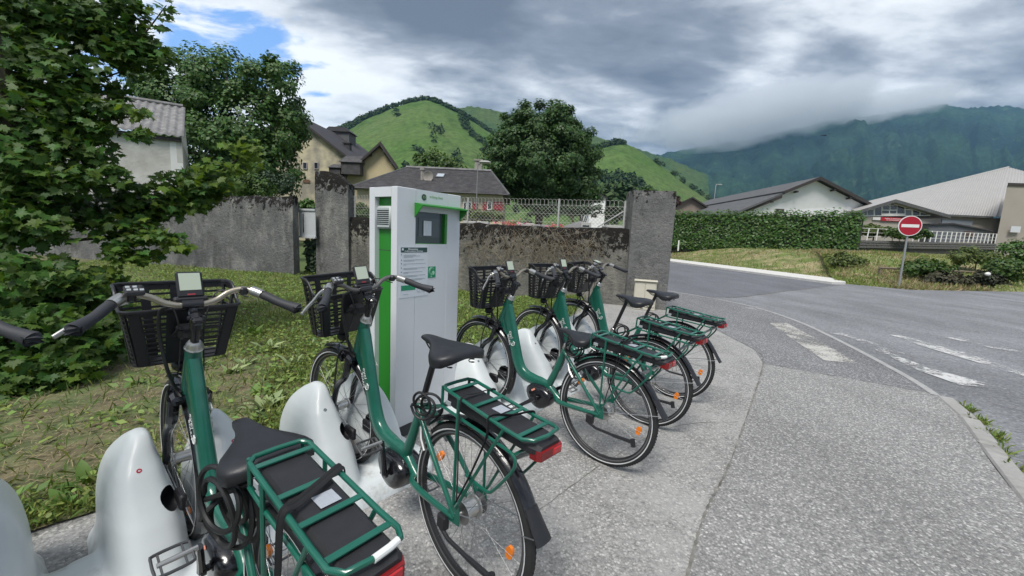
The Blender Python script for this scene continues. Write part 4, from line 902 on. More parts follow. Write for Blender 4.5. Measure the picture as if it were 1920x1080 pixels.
# big old yellow house
Y = 40
t, o0 = gabled('house', 'tall old yellow house with patchy stained gable and two tiny windows', at(420, 318, Y), at(545, 211, Y), at(668, 306, Y), (1.2, 13, 0), 0, M_yelold, M_slate2, .4, .2, .5)
window(t, o0, 572.5, 311, 8, 12, Y, mat('lilac frame', (.42, .38, .42), .7)); window(t, o0, 593.5, 311, 8, 12, Y, mat('lilac frame', (.42, .38, .42), .7))
mb = MB(); c = at(575, 340, Y) - o0; mb.prism([c + np.array([dx_, -.06, dz_]) for dx_, dz_ in ((-.34, -.15), (.34, -.15), (.34, .08), (.2, .16), (-.2, .16), (-.34, .08))], (0, .05, 0)); mb.build('arched_vent', mat('vent', (.14, .08, .05), .8), t, 0)
mb = MB(); c = at(652, 282, Y + 4) - o0; mb.box(c, (.6, .6, 1.3)); mb.box(c + np.array([0, 0, .7]), (.8, .8, .12)); mb.build('chimney', M_slate2, t, 0)
c = at(640, 262, Y + 9) - o0; mb = MB(); mb.box(c, (2.6, 2.0, 1.3)); f = mb.build('dormer', M_slate3, t, 0); mb = MB(); mb.prism([c + np.array(v) for v in ((-1.5, -1.2, .66), (1.5, -1.2, .66), (0.9, -1.2, 1.15), (-.9, -1.2, 1.15))], (0, 2.4, 0)); mb.build('dormer_roof', M_slate2, f, 0)
c = at(622, 265, Y + 8) - o0; mb = MB(); mb.box(c, (.5, .5, 1.2)); mb.build('chimney', M_slate2, t, 0)
# annex with steep gable
Y = 36
t, o0 = gabled('house', 'pale yellow annex with steep dark gable roof left of the slate roof', at(650, 327, Y), at(712.5, 270, Y), at(741, 311, Y), (-3.2, 8, 0), 0, M_yel, M_slate2, .55, .22, .35, purlins=2)
for px, py, w_, h_ in ((657, 307, 34, 26), (627, 316, 20, 16)):
    c = at(px, py, Y - .8) - o0; k = Y / FPX; W, H = w_ * k, h_ * k; mb = MB(); mb.prism([c + np.array(v) for v in ((-W / 2, 0, -H * .7), (W / 2, 0, -H * .7), (W / 2, 0, H * .1), (-W / 2, 0, H * .1))], (0, 1.6, 0)); d = mb.build('dormer', M_slate, t, 0)
    mb = MB(); mb.prism([c + np.array(v) for v in ((-W * .6, -.12, H * .1), (W * .6, -.12, H * .1), (W * .5, .7, H * .62), (-W * .4, .7, H * .62))], (0, 1.2, .02)); mb.build('dormer_roof', M_slate, d, 0)

# long low slate house with red shutters
Y = 25
t = thing('house', 'long low house with old slate roof and red shutters behind the wire fence', 'house', (at(800, 400, Y)[0], Y, 0)); o0 = np.array([at(800, 400, Y)[0], Y, 0])
EL, ER = at(652, 350, Y) - o0, at(955, 367, Y) - o0; EL[2] = ER[2] = (EL[2] + ER[2]) / 2
RL, RR = at(762, 309, Y + 4.2) - o0, at(921, 327, Y + 4.2) - o0; RL[2] = RR[2] = (RL[2] + RR[2]) / 2
bk = np.array([0, 8.4, 0]); RL2, RR2 = RL + (EL - RL) * 0, RR
mb = MB(); A, B = EL + bk, ER + bk
mb.add([EL, ER, RR, RL, A, B], [(0, 1, 2, 3), (1, 5, 2), (5, 4, 3, 2), (4, 0, 3), (0, 4, 5, 1)]); roof = mb.build('roof', M_slate, t, 0)
mb = MB(); mb.tube([RL + np.array([0, 0, .02]), RR + np.array([0, 0, .02])], .13, 6); mb.build('ridge_tiles', M_corr, roof)
for a_, b_ in ((RR, ER), (RL, EL)):
    mb = MB(); mb.tube([a_, b_], .07, 6); mb.build('hip_tiles', M_slate3, roof)
rows = MB()
for k in range(1, 26):
    f = k / 26; a_ = EL + (RL - EL) * f; b_ = ER + (RR - ER) * f; nrm = np.array([0, -.35, .9]) * .018; rows.add([a_, b_, b_ + nrm, a_ + nrm, a_ + np.array([0, .12, .05]), b_ + np.array([0, .12, .05])], [(0, 1, 2, 3), (3, 2, 5, 4)])
o = rows.build('slate_course', M_slate, roof, 0); o['kind'] = 'stuff'
mb = MB(); z0 = EL[2] + .05; mb.prism([(EL[0] + .4, .45, 0), (ER[0] - .4, .45, 0), (ER[0] - .4, .45, z0), (EL[0] + .4, .45, z0)], (0, 7.4, 0)); mb.build('wall', M_creamw, t, 0)
Yw = Y + .45
for px, w_ in ((872, 7), (881, 7), (918, 9)): window(t, o0, px, 386, w_, 15, Yw, cols=1)
for px, w_ in ((891, 9), (909, 8), (934, 17)):
    c = at(px, 387, Yw) - o0; k = Yw / FPX; mb = MB(); mb.box(c - np.array([0, .07, 0]), (w_ * k, .05, 15 * k)); 
    for q in (-.3, .3): mb.box(c + np.array([0, -.105, q * 15 * k]), (w_ * k * .9, .025, .06))
    mb.build('shutter', M_red, t, 0)
c = at(792, 329, Y + 2) - o0; mb = MB(); mb.tube([c - np.array([0, 0, .6]), c + np.array([0, 0, .35])], .12, 8); mb.tube([c + np.array([0, 0, .33]), c + np.array([0, 0, .5])], .17, 8); mb.build('vent_pipe', M_chim, roof)
c = at(803, 331, Y + 1.9) - o0; mb = MB(); mb.lathe([(0, 0), (.2, -.03), (.33, -.1), (.34, -.09), (.2, -.01), (0, .02)], c, 'y', 18); mb.tube([c, c + np.array([-.1, .4, -.2])], .03, 6); mb.build('satellite_dish', M_chim, roof)
nr_ = np.cross(ER - EL, RL - EL); nr_ /= np.linalg.norm(nr_); sd_ = (RL - EL); sd_ -= (ER - EL) * (sd_ @ (ER - EL)) / ((ER - EL) @ (ER - EL)); sd_ /= np.linalg.norm(sd_)
d_ = ray(826, 330); tt = ((EL + o0 - np.array([0, 0, CAM_H])) @ nr_) / (d_ @ nr_); c = np.array([0, 0, CAM_H]) + d_ * tt - o0
mb = MB(); Rm = np.stack([np.array([1, 0, 0]), sd_, nr_ if nr_[2] > 0 else -nr_], 1); mb.box(c, (.55, .75, .12), Rm); sk = mb.build('skylight', M_slate3, roof, 0); mb = MB(); mb.box(c + Rm[:, 2] * .065, (.45, .62, .02), Rm); mb.build('pane', mat('bright glass', (.45, .5, .55), .15), sk, 0)
c = at(897, 320, Y + 4.4) - o0; mb = MB(); mb.box(c, (.5, .5, 1.3)); mb.box(c + np.array([0, 0, .68]), (.62, .62, .1)); mb.build('chimney', M_chim, roof, 0)
# street lamp before the slate roof
p = at(894, 366, 19); p[2] = -.1; t = thing('street_lamp', 'thin grey street lamp with curved arm in front of the slate roof', 'street lamp', p); zt = at(894, 309, 19)[2] + .1
mb = MB(); mb.tube(crv([(0, 0, 0), (0, 0, zt - .3), (.05, 0, zt), (.25, -.05, zt + .12)], 6), .024, 8); mb.build('pole', mat('lamp pole', (.22, .22, .22), .6), t)
mb = MB(); mb.ball((.33, -.07, zt + .12), (.28, .14, .07)); mb.build('lamp_head', mat('lamp head', (.4, .4, .38), .5), t)

# small white house far behind with the cedar
Y = 58
t, o0 = gabled('house', 'small white gabled house partly hidden by the cedar branches', at(1107, 374, Y), at(1112, 356, Y), at(1136, 372, Y), (0, 9, 0), 0, M_white_w, M_slate2, .3, .15, .2, trim=False); window(t, o0, 1123, 374, 8, 9, Y, cols=3)
# low grey building behind the pillar
Y = 70
t, o0 = gabled('house', 'grey hipped roof building just showing above the corner pillar', at(1178, 382, Y), at(1200, 365, Y), at(1232, 384, Y), (3, 9, 0), 0, M_beige, M_slate3, .3, .15, .2, trim=False)
# brown gable house
Y = 62
t, o0 = gabled('house', 'brown rendered gabled house beyond the left end of the hedge', at(1252, 392, Y), at(1297, 371, Y), at(1330, 392, Y), (2, 10, 0), 0, mat('brown render', (.27, .22, .185), .9, var=.12, vscale=.6), M_slate2, .5, .2, .5)

# white house behind the hedge
Y = 46; ap, er = at(1530, 339, Y), at(1622, 386, Y + 1.9); el = at(1385, 397, Y - 1.5)
far_ = at(1330, 386, Y + 27) - ap; far_[2] = 0
t = thing('house', 'white house with grey two-step roof behind the tall clipped hedge', 'house', (ap[0], ap[1], 0)); o0 = np.array([ap[0], ap[1], 0])
mb = MB(); g = [np.array([el[0], el[1], 0]), el, ap, er, np.array([er[0], er[1], 0])]; mb.prism([p - o0 for p in g[::-1]], far_ * .9); mb.build('wall', M_white_w, t, 0)
rf = MB(); fu = far_ / np.linalg.norm(far_); s = (el - ap); f1 = .46
ovh = -fu * .6; up = np.array([0, 0, .36])
mid_ = ap + s * f1; slab(rf, mid_ + ovh - o0 + up, mid_ + far_ - o0 + up, ap + far_ - o0 + up, ap + ovh - o0 + up, .2)
lo_ = ap + s * 1.12; up2 = np.array([0, 0, .18]); slab(rf, lo_ + ovh - o0 + up2, lo_ + far_ - o0 + up2, mid_ + far_ - s * .03 - o0 + up2, mid_ - s * .03 + ovh * .4 - o0 + up2, .2)
s2 = (er - ap) * 1.07; slab(rf, ap + s2 + ovh - o0 + up, ap + s2 + far_ - o0 + up, ap + far_ - o0 + up, ap + ovh - o0 + up, .2); roof = rf.build('roof', M_slate3, t, 0)
for e in (mid_, ap + s2):
    q = ap + ovh * 1.03 - o0 + np.array([0, 0, .38]); d = np.array([0, 0, -.34]); mb = MB(); mb.prism([q, q + (e - ap), q + (e - ap) + d, q + d], ovh * .06); mb.build('barge_board', M_trim, roof, 0)
q = mid_ + ovh * .43 - o0 - np.array([0, 0, .02]); e = lo_ - mid_; mb = MB(); mb.prism([q, q + e, q + e + d, q + d], ovh * .06); mb.build('barge_board', M_trim, roof, 0)
for f in (.3, .62, .95):
    c = ap + (er - ap) * f + ovh * .5 - o0 - np.array([0, 0, .22]); mb = MB(); mb.box(c, (.16, .6, .18)); mb.build('purlin', M_trim, roof, 0)
for f in (.28, .6, .85):
    c = ap + s * f + ovh * .5 - o0 - np.array([0, 0, .30]); mb = MB(); mb.box(c, (.16, .6, .18)); mb.build('purlin', M_trim, roof, 0)
c = at(1532, 335, Y + .5) - o0; mb = MB(); mb.tube([c - np.array([0, 0, .3]), c + np.array([0, 0, .12])], .1, 6); mb.build('vent_pipe', M_chim, roof)
c = at(1462, 396, Y - .9) - o0; mb = MB(); mb.box(c, (.9, .06, .5)); mb.build('vent_grille', M_trim, t, 0)

# big beige hall
Y = 50
t = thing('hall', 'large beige hall with ribbed metal roof at the right edge', 'hall', (at(1800, 440, Y)[0], Y, 0)); o0 = np.array([at(1800, 440, Y)[0], Y, 0])
P1, P2 = at(1600, 404, Y) - o0, at(1860, 406, Y) - o0; 
P1[2] = P2[2]; A0 = at(1627, 379, Y + 16) - o0; A1 = at(1891, 313.5, Y + 16) - o0; A2 = at(1980, 330, Y + 14) - o0; H1_ = at(1889, 347, Y + 6.5) - o0
P1 = P1 + (P1 - P2) * .1
# roof plane: from the eave line up and back to the ridge; ribs follow the slope
def rib_roof(E0, E1, R0, R1, n, name, parent, h=.07):
    V = []; F = []; rows_ = 5
    prof = [(0, 0), (.70, 0), (.78, h), (.92, h)]
    us = [(i + a) / n for i in range(n) for a, _ in prof] + [1.0]; hs = [b for i in range(n) for _, b in prof] + [0]
    for r in range(rows_):
        f = r / (rows_ - 1)
        for u, hh in zip(us, hs): V.append((E0 + (E1 - E0) * u) * (1 - f) + (R0 + (R1 - R0) * u) * f + np.array([0, -.2, 1]) * hh)
    me = np_mesh(name, V, grid_faces(rows_, len(us)), M_metalroof); o = link(name, me, parent); return o
roof = rib_roof(P1, P2, A0, A1, 58, 'roof', t)
rib_roof(P2, P2 + np.array([22, 0, 0]), A1, A1 + np.array([18, 0, -3.6]), 40, 'roof', t)
# the hip on the right and the tall block
mb = MB(); mb.tube([A0, A1], .16, 6); mb.build('ridge_cap', M_metalroof, roof)
mb = MB(); zf = P1[2] - .12; mb.prism([(P1[0] + .3, .5, -1), (P2[0] + 18, .5, -1), (P2[0] + 18, .5, zf), (P1[0] + .3, .5, zf)], (0, 12, 0)); mb.build('wall', M_beige, t, 0)
mb = MB(); c = (P1 + P2) / 2; mb.box((c[0], c[1] - .06, P1[2] - .1), (P2[0] - P1[0], .14, .22)); mb.build('gutter', M_slate3, roof, 0)
Yk = Y - 2.0; X0 = at(1868, 451, Yk) - o0; zt = at(1889, 348, Yk)[2]; XR = X0 + np.array([24, -2.0, 0])
mb = MB(); mb.prism([(X0[0], X0[1], -.5), (XR[0], XR[1], -.5), (XR[0], XR[1], zt), (X0[0], X0[1], zt)], (9.0, 7.0, 0)); blk = mb.build('tall_wall', mat('beige wall tall', (.36, .325, .285), .85, var=.07, vscale=.3), t, 0)
mb = MB(); mb.prism([(X0[0] - .1, X0[1] - .12, zt), (XR[0], XR[1] - .12, zt), (XR[0], XR[1] - .12, zt + .3), (X0[0] - .1, X0[1] - .12, zt + .3)], (9.0, 7.2, 0)); mb.build('parapet_edge', M_trim, blk, 0)
c = at(1904, 430, Yk - .45) - o0; mb = MB(); mb.box(c, (1.1, .06, .7)); mb.build('wall_sign', mat('pale sign', (.6, .62, .66), .6), blk, 0)
# glazed entrance gable
Yg = Y - 4; ga, gl, gr = at(1669, 377, Yg) - o0, at(1606, 396, Yg) - o0, at(1768, 405.5, Yg) - o0; gb = at(1606, 407, Yg)[2]; gl[2] = (gl[2])
def on(px, py, dy=0.0): return at(px, py, Yg) - o0 + np.array([0, dy, 0])
mb = MB(); w0, w1 = on(1606, 420), on(1764, 420); zz_ = on(1680, 408)[2]; mb.prism([(w0[0], w0[1] + .02, 0), (w1[0], w1[1] + .02, 0), (w1[0], w1[1] + .02, zz_), (w0[0], w0[1] + .02, zz_)], (0, 3.8, 0)); mb.build('entrance_wall', M_beige, t, 0)
rf = MB(); up = np.array([0, 0, .1]); bk = np.array([0, 8.0, 0]); f_ = np.array([0, -.6, 0])
for e in (gl, gr): s = (e - ga) * 1.03; slab(rf, ga + s + f_ + up, ga + s + bk + up, ga + bk + up, ga + f_ + up, .22)
er_ = rf.build('entrance_roof', M_metalroof, t, 0)
for e in (gl, gr): s = (e - ga) * 1.03; q = ga + f_ * 1.03 + np.array([0, 0, .14]); d = np.array([0, 0, -.34]); mb = MB(); mb.prism([q, q + s, q + s + d, q + d], (0, -.05, 0)); mb.build('barge_board', M_slate3, er_, 0)
# panes: pixel polygons of the glazed gable
gz = lambda x, y: 300 + y / 4.5; gxp = lambda x: 1560 + x / 4.5
PAN = [[(246, 437), (292, 422), (292, 466), (246, 466)], [(302, 424), (350, 418), (350, 466), (302, 466)], [(365, 400), (415, 382), (415, 466), (365, 466)], [(432, 385), (484, 385), (484, 418), (432, 418)], [(496, 385), (545, 385), (545, 418), (496, 418)], [(424, 428), (480, 428), (480, 450), (424, 450)], [(490, 428), (540, 428), (540, 450), (490, 450)], [(440, 376), (484, 364), (484, 377), (440, 377)], [(498, 364), (538, 376), (498, 377)],
    [(553, 384), (610, 402), (610, 450), (553, 450)], [(622, 422), (668, 426), (668, 466), (622, 466)], [(685, 424), (736, 440), (736, 466), (685, 466)], [(748, 444), (820, 466), (748, 466)], [(622, 402), (660, 412), (622, 412)]]
mb = MB(); fp_ = [(240, 466), (246, 432), (494, 352), (830, 464), (830, 472), (240, 474)]; mb.prism([on(gxp(x), gz(0, y), .0) for x, y in fp_], (0, .08, 0)); wf = mb.build('window_frame', M_frame_w, t, 0)
M_pane2 = mat('curtained pane', (.20, .22, .25), .3)
for k, pl in enumerate(PAN):
    mb = MB(); mb.prism([on(gxp(x), gz(0, y), -.02) for x, y in pl], (0, .015, 0)); mb.build('pane', M_pane2 if k in (1, 10) else M_glass, wf, 0)
# red signboard with two lines of white lettering
c0, c1 = on(1634, 407.5), on(1696, 414); mb = MB(); a_ = on(1650, 410.8, -.12); b_ = on(1696, 412, -.12); k = Yg / FPX
mb.box((a_ + b_) / 2, (46 * k, .06, 6.6 * k)); sg = mb.build('signboard', mat('red sign', (.42, .015, .03), .5), t, 0)
M_pinkw = mat('sign print', (.66, .45, .47), .6)
for zz3, segs in ((1.0, ((-16, -6), (-5, -2.6), (-1.6, 14))), (-1.5, ((-13, -9.5), (-8.5, 10)))):
    for u0, u1 in segs:
        mb = MB(); mb.box((a_ + b_) / 2 + np.array([(u0 + u1) / 2 * k, -.033, zz3 * k]), ((u1 - u0) * k, .006, 1.3 * k)); mb.build('print_line', M_pinkw, sg, 0)
mb = MB(); mb.box(on(1642, 410, -.1), (14 * k, .05, 5 * k)); mb.build('signboard', M_frame_w, t, 0)
# side strip windows under the eave
mb = MB(); a_ = at(1800, 417, Y - .1) - o0; k = Y / FPX; mb.box(a_ + np.array([0, .4, 0]), (56 * k, .2, 9 * k)); mb.build('strip_window', M_pane2, t, 0)
# dark lean-to shed before the hall
Y = 45
p = at(1800, 440, Y); t = thing('shed', 'dark grey lean-to shed with sloping roof before the big hall', 'shed', (p[0], p[1], 0)); o0 = np.array([p[0], p[1], 0]); q = lambda x, y: at(1560 + x / 4.5, 300 + y / 4.5, Y) - o0
pts = [q(812, 690), q(1340, 690), q(1335, 600), q(1000, 540), q(812, 546)]; mb = MB(); mb.prism(pts, (0, 4, 0)); mb.build('wall', mat('shed cladding', (.13, .135, .15), .7, var=.1), t, 0)
mb = MB(); mb.prism([q(806, 538), q(1005, 532), q(1345, 597), q(1345, 606), q(1005, 545), q(806, 548)], (0, 4.3, 0)); o = mb.build('roof', M_slate2, t, 0); o.location = (0, -.2, .02)
mb = MB(); c = q(1155, 625); mb.box(c - np.array([0, .05, 0]), (85 / 4.5 * Y / FPX, .06, 45 / 4.5 * Y / FPX)); mb.build('door', mat('brown door', (.09, .06, .05), .7), t, 0)

# white railing on a low stone wall
Ya, Yb = 34, 44
A_, B_ = at(1596, 449, Ya), at(1868, 453, Yb); za = A_[2]; B_[2] = at(1868, 456, Yb)[2]
t = thing('stone_wall', 'low grey stone wall carrying the white railing beyond the bank', 'wall', (A_[0], A_[1], za - .7)); d = B_ - A_; ln = np.linalg.norm(d[:2]); nn = int(ln / .55)
M_stone = mat('wall stone', (.15, .148, .14), .95, var=.3, vscale=2, col2=(.09, .09, .088)); M_core = mat('wall core', (.07, .068, .062), .95)
mb = MB(); mb.prism([(0, .05, -.6), (d[0], d[1] + .05, d[2] - .6), (d[0], d[1] + .05, d[2] + .66), (0, .05, .66)], (.1, .3, 0)); mb.build('core', M_core, t, 0)
st_me = []
for k in range(4): mb = MB(); mb.box((0, 0, 0), (.56 * rng.uniform(.85, 1), .22, .2 * rng.uniform(.85, 1.0)), bev=.03); st_me.append(mb.mesh('stone', M_stone, 0))
yaw = math.atan2(d[1], d[0])
for i in range(nn):
    for r in range(3):
        u = (i + .5 * (r % 2) + .25) / nn; p = d * u; o = link('stone', st_me[int(rng.integers(0, 4))], t, (p[0], p[1] - .02, p[2] + .09 + .215 * r)); o.rotation_euler = (0, 0, yaw + rng.uniform(-.05, .05))
t = thing('railing', 'white metal railing with slim posts along the low stone wall', 'railing', (A_[0], A_[1], za)); o0 = np.array([A_[0], A_[1], za])
for u in np.linspace(0.01, 1, 26) ** .8:
    p = d * u; lean = rng.uniform(-.05, .05); mb = MB(); mb.tube([p + np.array([0, .1, -.05]), p + np.array([lean + .04, .1, 1.0])], .045, 6); mb.build('post', M_frame_w, t)
for h in (.3, .62, .97):
    mb = MB(); mb.tube([np.array([0, .12, h]), d + np.array([0, .12, h])], .014 if h < .9 else .02, 5); mb.build('rail', M_frame_w, t)

# graves and small things behind the wire fence
M_gr1 = mat('grave granite', (.34, .33, .34), .5, var=.1); M_gr2 = mat('pale grave slab', (.48, .47, .45), .6)
for px, py, Y, w_, h_, m, lab, kind in ((880, 417, 13.2, 22, 5, M_gr2, 'pale flat slab behind the wire fence beside the kiosk', 'slab'), (905, 418, 13.5, 20, 5, M_gr2, 'second pale slab behind the fence below the red shutters', 'slab'), (985, 421, 14, 30, 5, M_gr2, 'long pale slab behind the middle of the wire fence', 'slab'),
    (1010, 424, 14.5, 40, 6, M_gr1, 'grey flat grave slab left of the fence middle post', 'slab'), (1082, 421, 12.6, 52, 14, M_gr1, 'grey gable-shaped gravestone low behind the wire fence', 'stone'), (1158, 427, 12.6, 40, 8, M_gr2, 'pale slab at the right end behind the wire fence', 'slab')):
    p = at(px, py + h_ / 2, Y); k = Y / FPX; mb = MB(); W, H = w_ * k, h_ * k
    if kind == 'stone': mb.prism([(-W / 2, 0, -1.3), (W / 2, 0, -1.3), (W / 2, 0, H * .3), (W * .12, 0, H), (-W * .45, 0, H * .25)], (0, .25, 0))
    else: mb.box((0, .3, -.6), (W, .6, 1.2)); mb.box((0, .3, H / 2), (W * 1.08, .7, H), bev=.01)
    o = mb.build('gravestone', m, None, 0); o.location = p; tag(o, lab, 'gravestone', None)
p = at(1096, 423, 12.4); mb = MB(); mb.box((.05, 0, .0), (.30, .03, .20), bev=.006); mb.tube([(.05, .02, -1.2), (.05, .02, 0)], .02, 6); o = mb.build('plaque', M_gr2, None, 0); o.location = p; tag(o, 'small white plaque with a dark lettering strip behind the fence', 'plaque')
mb = MB(); mb.box((.04, -.018, -.01), (.20, .006, .045)); mb.build('mark', M_glass, o, 0)
M_pink = mat('pink petals', (.6, .12, .16), .7, island=.5)
for px, py, lab in ((957, 419, 'pink flowers on the slab left of the fence middle'), (1050, 424, 'pink flowers beside the gabled gravestone')):
    p = at(px, py, 13.2); n = 160; P = rng.normal(size=(n, 3)) * np.array([.25, .1, .05]); V, F = leaf_mesh_data(P, rnd_unit(n) + np.array([0, 0, .6]), .06); o = link('flowers', np_mesh('flowers', V, F, M_pink)); o.location = p; tag(o, lab, 'flowers', None, 'stuff')

# no-entry sign
b = ground(1688, 526, .30); t = thing('road_sign', 'round red no-entry sign on a grey pole on the bank', 'road sign', b); zc = at(1705.5, 423.5, b[1])[2] - b[2]; rS = 18.3 * b[1] / FPX
mb = MB(); mb.tube([(0, .03, -.4), (0, .03, zc + rS * .75)], .036, 10); mb.build('pole', mat('galvanised pole', (.36, .37, .38), .45, .5), t)
yw = R(-14); t.rotation_euler = (0, 0, yw)
mb = MB(); mb.lathe([(0, -.02), (rS, -.02), (rS, .012), (0, .012)], (0, -.02, zc), 'y', 48); mb.build('rim', M_frame_w, t, 0)
mb = MB(); mb.lathe([(0, -.0235), (rS * .93, -.0235), (rS * .93, -.018), (0, -.018)], (0, -.02, zc), 'y', 48); mb.build('disc', mat('sign red', (.36, .008, .025), .45), t, 0)
mb = MB(); mb.box((0, -.0455, zc), (rS * 1.48, .006, rS * .30)); mb.build('bar', M_frame_w, t, 0)
# wooden rail by the sign
p0, p1 = ground(1647, 524, .12), ground(1840, 527, .12); t = thing('wooden_rail', 'low weathered wooden rail on two posts behind the no-entry sign', 'barrier', p0); M_wood_ = mat('weathered wood', (.19, .155, .115), .9, var=.3, vscale=6)
zr = at(1647, 502, p0[1])[2] - p0[2]; d = p1 - p0; d[2] = 0
for u in (0.0, .28, .95): mb = MB(); mb.tube([d * u + np.array([0, 0, -.3]), d * u + np.array([0, 0, zr + .06])], .065, 8); mb.build('post', M_wood_, t)
mb = MB(); mb.tube([np.array([-.1, -.06, zr]), d * .5 + np.array([0, -.06, zr - .04]), d * 1.05 + np.array([0, -.06, zr - .10])], .055, 8); mb.build('rail', M_wood_, t)
p = at(1852, 514, 18.0); mb = MB(); mb.ball((0, 0, 0), (.15, .09, .09), 7, 5); o = mb.build('bag', M_frame_w, None, 180); o.location = p; o.data.transform(Matrix.Shear('XZ', 4, (.5, 0))); tag(o, 'small white plastic bag caught on the dark bramble heap', 'bag')
# marker post at the hedge foot
p = at(1272, 462, 37); mb = MB(); mb.tube([(0, 0, -.4), (0, 0, .55)], .07, 8); o = mb.build('marker_post', M_frame_w, None); o.location = p; tag(o, 'small white marker post at the foot of the hedge', 'post')
# birds
M_bird = mat('bird', (.02, .022, .03), .8); 
for px, py, Y, w_, m, lab in ((1547, 254, 60, 22, M_bird, 'dark bird gliding before the big mountain'),):
    k = Y / FPX * w_ / 2; mb = MB(); mb.tube([(-k * .25, -.02, 0), (0, 0, .02), (k * .3, 0, .0)], [.02, .09, .02], 6)
    for s in (-1, 1):
        mb.add([(s * 0, -.12, .03), (s * k * .55, -.1, k * .16 + s * k * .14), (s * k, .02, k * .02 + s * k * .3), (s * k * .5, .14, k * .1 + s * k * .14), (0, .12, .03)], [(0, 1, 2, 3, 4)])
    o = mb.build('bird', m, None, 180); o.location = at(px, py, Y); tag(o, lab, 'bird')

for px, py, yb, Y, lab in ((1343, 346, 386, 75, 'street lamp far behind the left roof of the white house'), (1190, 362, 384, 66, 'street lamp behind the corner pillar top')):
    p = at(px - 6, yb + 10, Y); zt = at(px, py, Y)[2] - p[2]; k = Y / FPX; t = thing('street_lamp', lab, 'street lamp', p); mb = MB(); mb.tube(crv([(0, 0, 0), (0, 0, zt * .85), (.1, 0, zt), (6 * k, 0, zt + .05)], 5), .05, 6); mb.build('pole', M_post, t)
    mb = MB(); mb.ball((8 * k, 0, zt + .02), (4 * k, .2, .10), 10, 6); mb.build('lamp_head', M_post, t)

# ------------------------------------------------------------------ kiosk
M_kwhite = mat('kiosk white paint', (.68, .70, .73), .42, var=.03, vscale=2, coat=.15)
M_kgreen = mat('kiosk green', (.022, .23, .022), .4); M_kdark = mat('kiosk base', (.06, .065, .07), .6, var=.1); M_black = mat('black plastic', (.016, .016, .019), .42, var=.15, vscale=30); M_scr = mat('screen', (.085, .11, .12), .12, spec=.6)
M_print = mat('print grey', (.33, .36, .38), .7); M_printd = mat('print dark green', (.03, .075, .07), .6); M_paper = mat('paper', (.70, .74, .78), .5); M_pgreen = mat('print green', (.02, .27, .13), .6); M_plogo = mat('logo pale green', (.30, .48, .26), .6)
zk0 = .10; c0 = ground(738.6, 805.6, zk0); c1 = at(746.7, 348.7, c0[1]); zk1 = c1[2]
kr, kl = ground(866, 367.5, zk1), ground(698.3, 351.7, zk1); kx = kr - c1; KW = np.linalg.norm(kx); kx /= KW; kx[2] = 0; ky = np.array([-kx[1], kx[0], 0]); KD = np.linalg.norm(kl - c1)
korg = np.array([(c0[0] + c1[0]) / 2, (c0[1] + c1[1]) / 2, 0])
kio = thing('charging_kiosk', 'tall white charging kiosk with green side recess, small screen and pasted notice', 'kiosk', korg, (0, 0, math.atan2(kx[1], kx[0])))
def kf(px, py, off=0.0):
    """pixel to kiosk front coordinates (x, z) on the plane off metres in front"""
    d = ray(px, py); q = korg - ky * off; t = ((q - np.array([0, 0, CAM_H])) @ ky) / (d @ ky); P = np.array([0, 0, CAM_H]) + d * t - korg; return P @ kx, P[2]
HK = zk1
mb = MB(); mb.box((KW / 2, KD / 2 + .0, zk0 / 2), (KW - .06, KD - .06, zk0)); mb.build('base', M_kdark, kio, 0)
mb = MB(); rd = .05
wx0, wz1 = kf(780, 396); wx1, wz0 = kf(838, 458)                       # screen opening
def bx(x0, x1, y0, y1, z0, z1, b=.003): mb.box(((x0 + x1) / 2, (y0 + y1) / 2, (z0 + z1) / 2), (x1 - x0, y1 - y0, z1 - z0), bev=b)
bx(rd, KW, .05, KD, zk0, HK - .0005, .004)                                # core behind the front panel
bx(0, wx0, 0, .05, zk0, HK); bx(wx1, KW, 0, .05, zk0, HK); bx(wx0, wx1, .0004, .05, wz1, HK - .0004, 0); bx(wx0, wx1, .0004, .05, zk0, wz0, 0)
ys0, ys1 = KD * .20, KD * .80
bx(0, rd, .05, ys0, zk0, HK - .001); bx(0, rd, ys1, KD, zk0, HK - .001); bx(0, rd, ys0, ys1, HK - .062, HK - .0012, 0)
mb.build('cabinet', M_kwhite, kio, 30)
mb = MB(); bx(rd - .012, rd - .001, ys0 + .012, ys1, zk0, HK - .064, 0); gp = mb.build('side_panel', M_kgreen, kio, 0)
mb = MB(); bx(rd - .0135, rd - .0115, ys0 + .014, ys1, 1.285, 1.289, 0); mb.build('panel_gap', M_kdark, gp, 0)
mb = MB(); bx(rd - .04, rd - .012, ys0 + .02, ys1 - .002, 1.425, 1.572, .012); sp_ = mb.build('speaker', mat('speaker grey', (.46, .50, .50), .5), kio, 40)
for k in range(8): mb = MB(); bx(rd - .0415, rd - .0395, ys0 + .035, ys1 - .015, 1.452 + k * .0125, 1.458 + k * .0125, 0); mb.build('slot', M_black, sp_, 0)
mb = MB(); bx(wx0, wx1 - .02, .030, .034, wz0, wz1, 0); scr = mb.build('screen', M_scr, kio, 0)
mb = MB(); bx(wx1 - .022, wx1 - .0005, .004, .049, wz0, wz1, 0); bx(wx0, wx1, .004, .049, wz0 - .004, wz0 + .004, 0); mb.build('screen_reveal', M_kgreen, kio, 0)
a_, b_ = kf(790, 408), kf(834, 446); mb = MB(); bx(a_[0], b_[0] - .03, .026, .029, b_[1], a_[1], 0); mb.build('inner_screen', mat('inner screen', (.11, .135, .145), .2), scr, 0)
mb = MB(); xs_ = np.linspace(kf(798, 420)[0], kf(812, 420)[0], 7); z0_, z1_ = kf(800, 442)[1], kf(800, 414)[1]
V = [(x, .019 - .004 * math.sin(i * 1.3), z) for z in (z0_, z1_) for i, x in enumerate(xs_)]; mb.add(V, [(i, i + 1, i + 8, i + 7) for i in range(6)]); mb.build('paper_scrap', M_paper, scr, 60)
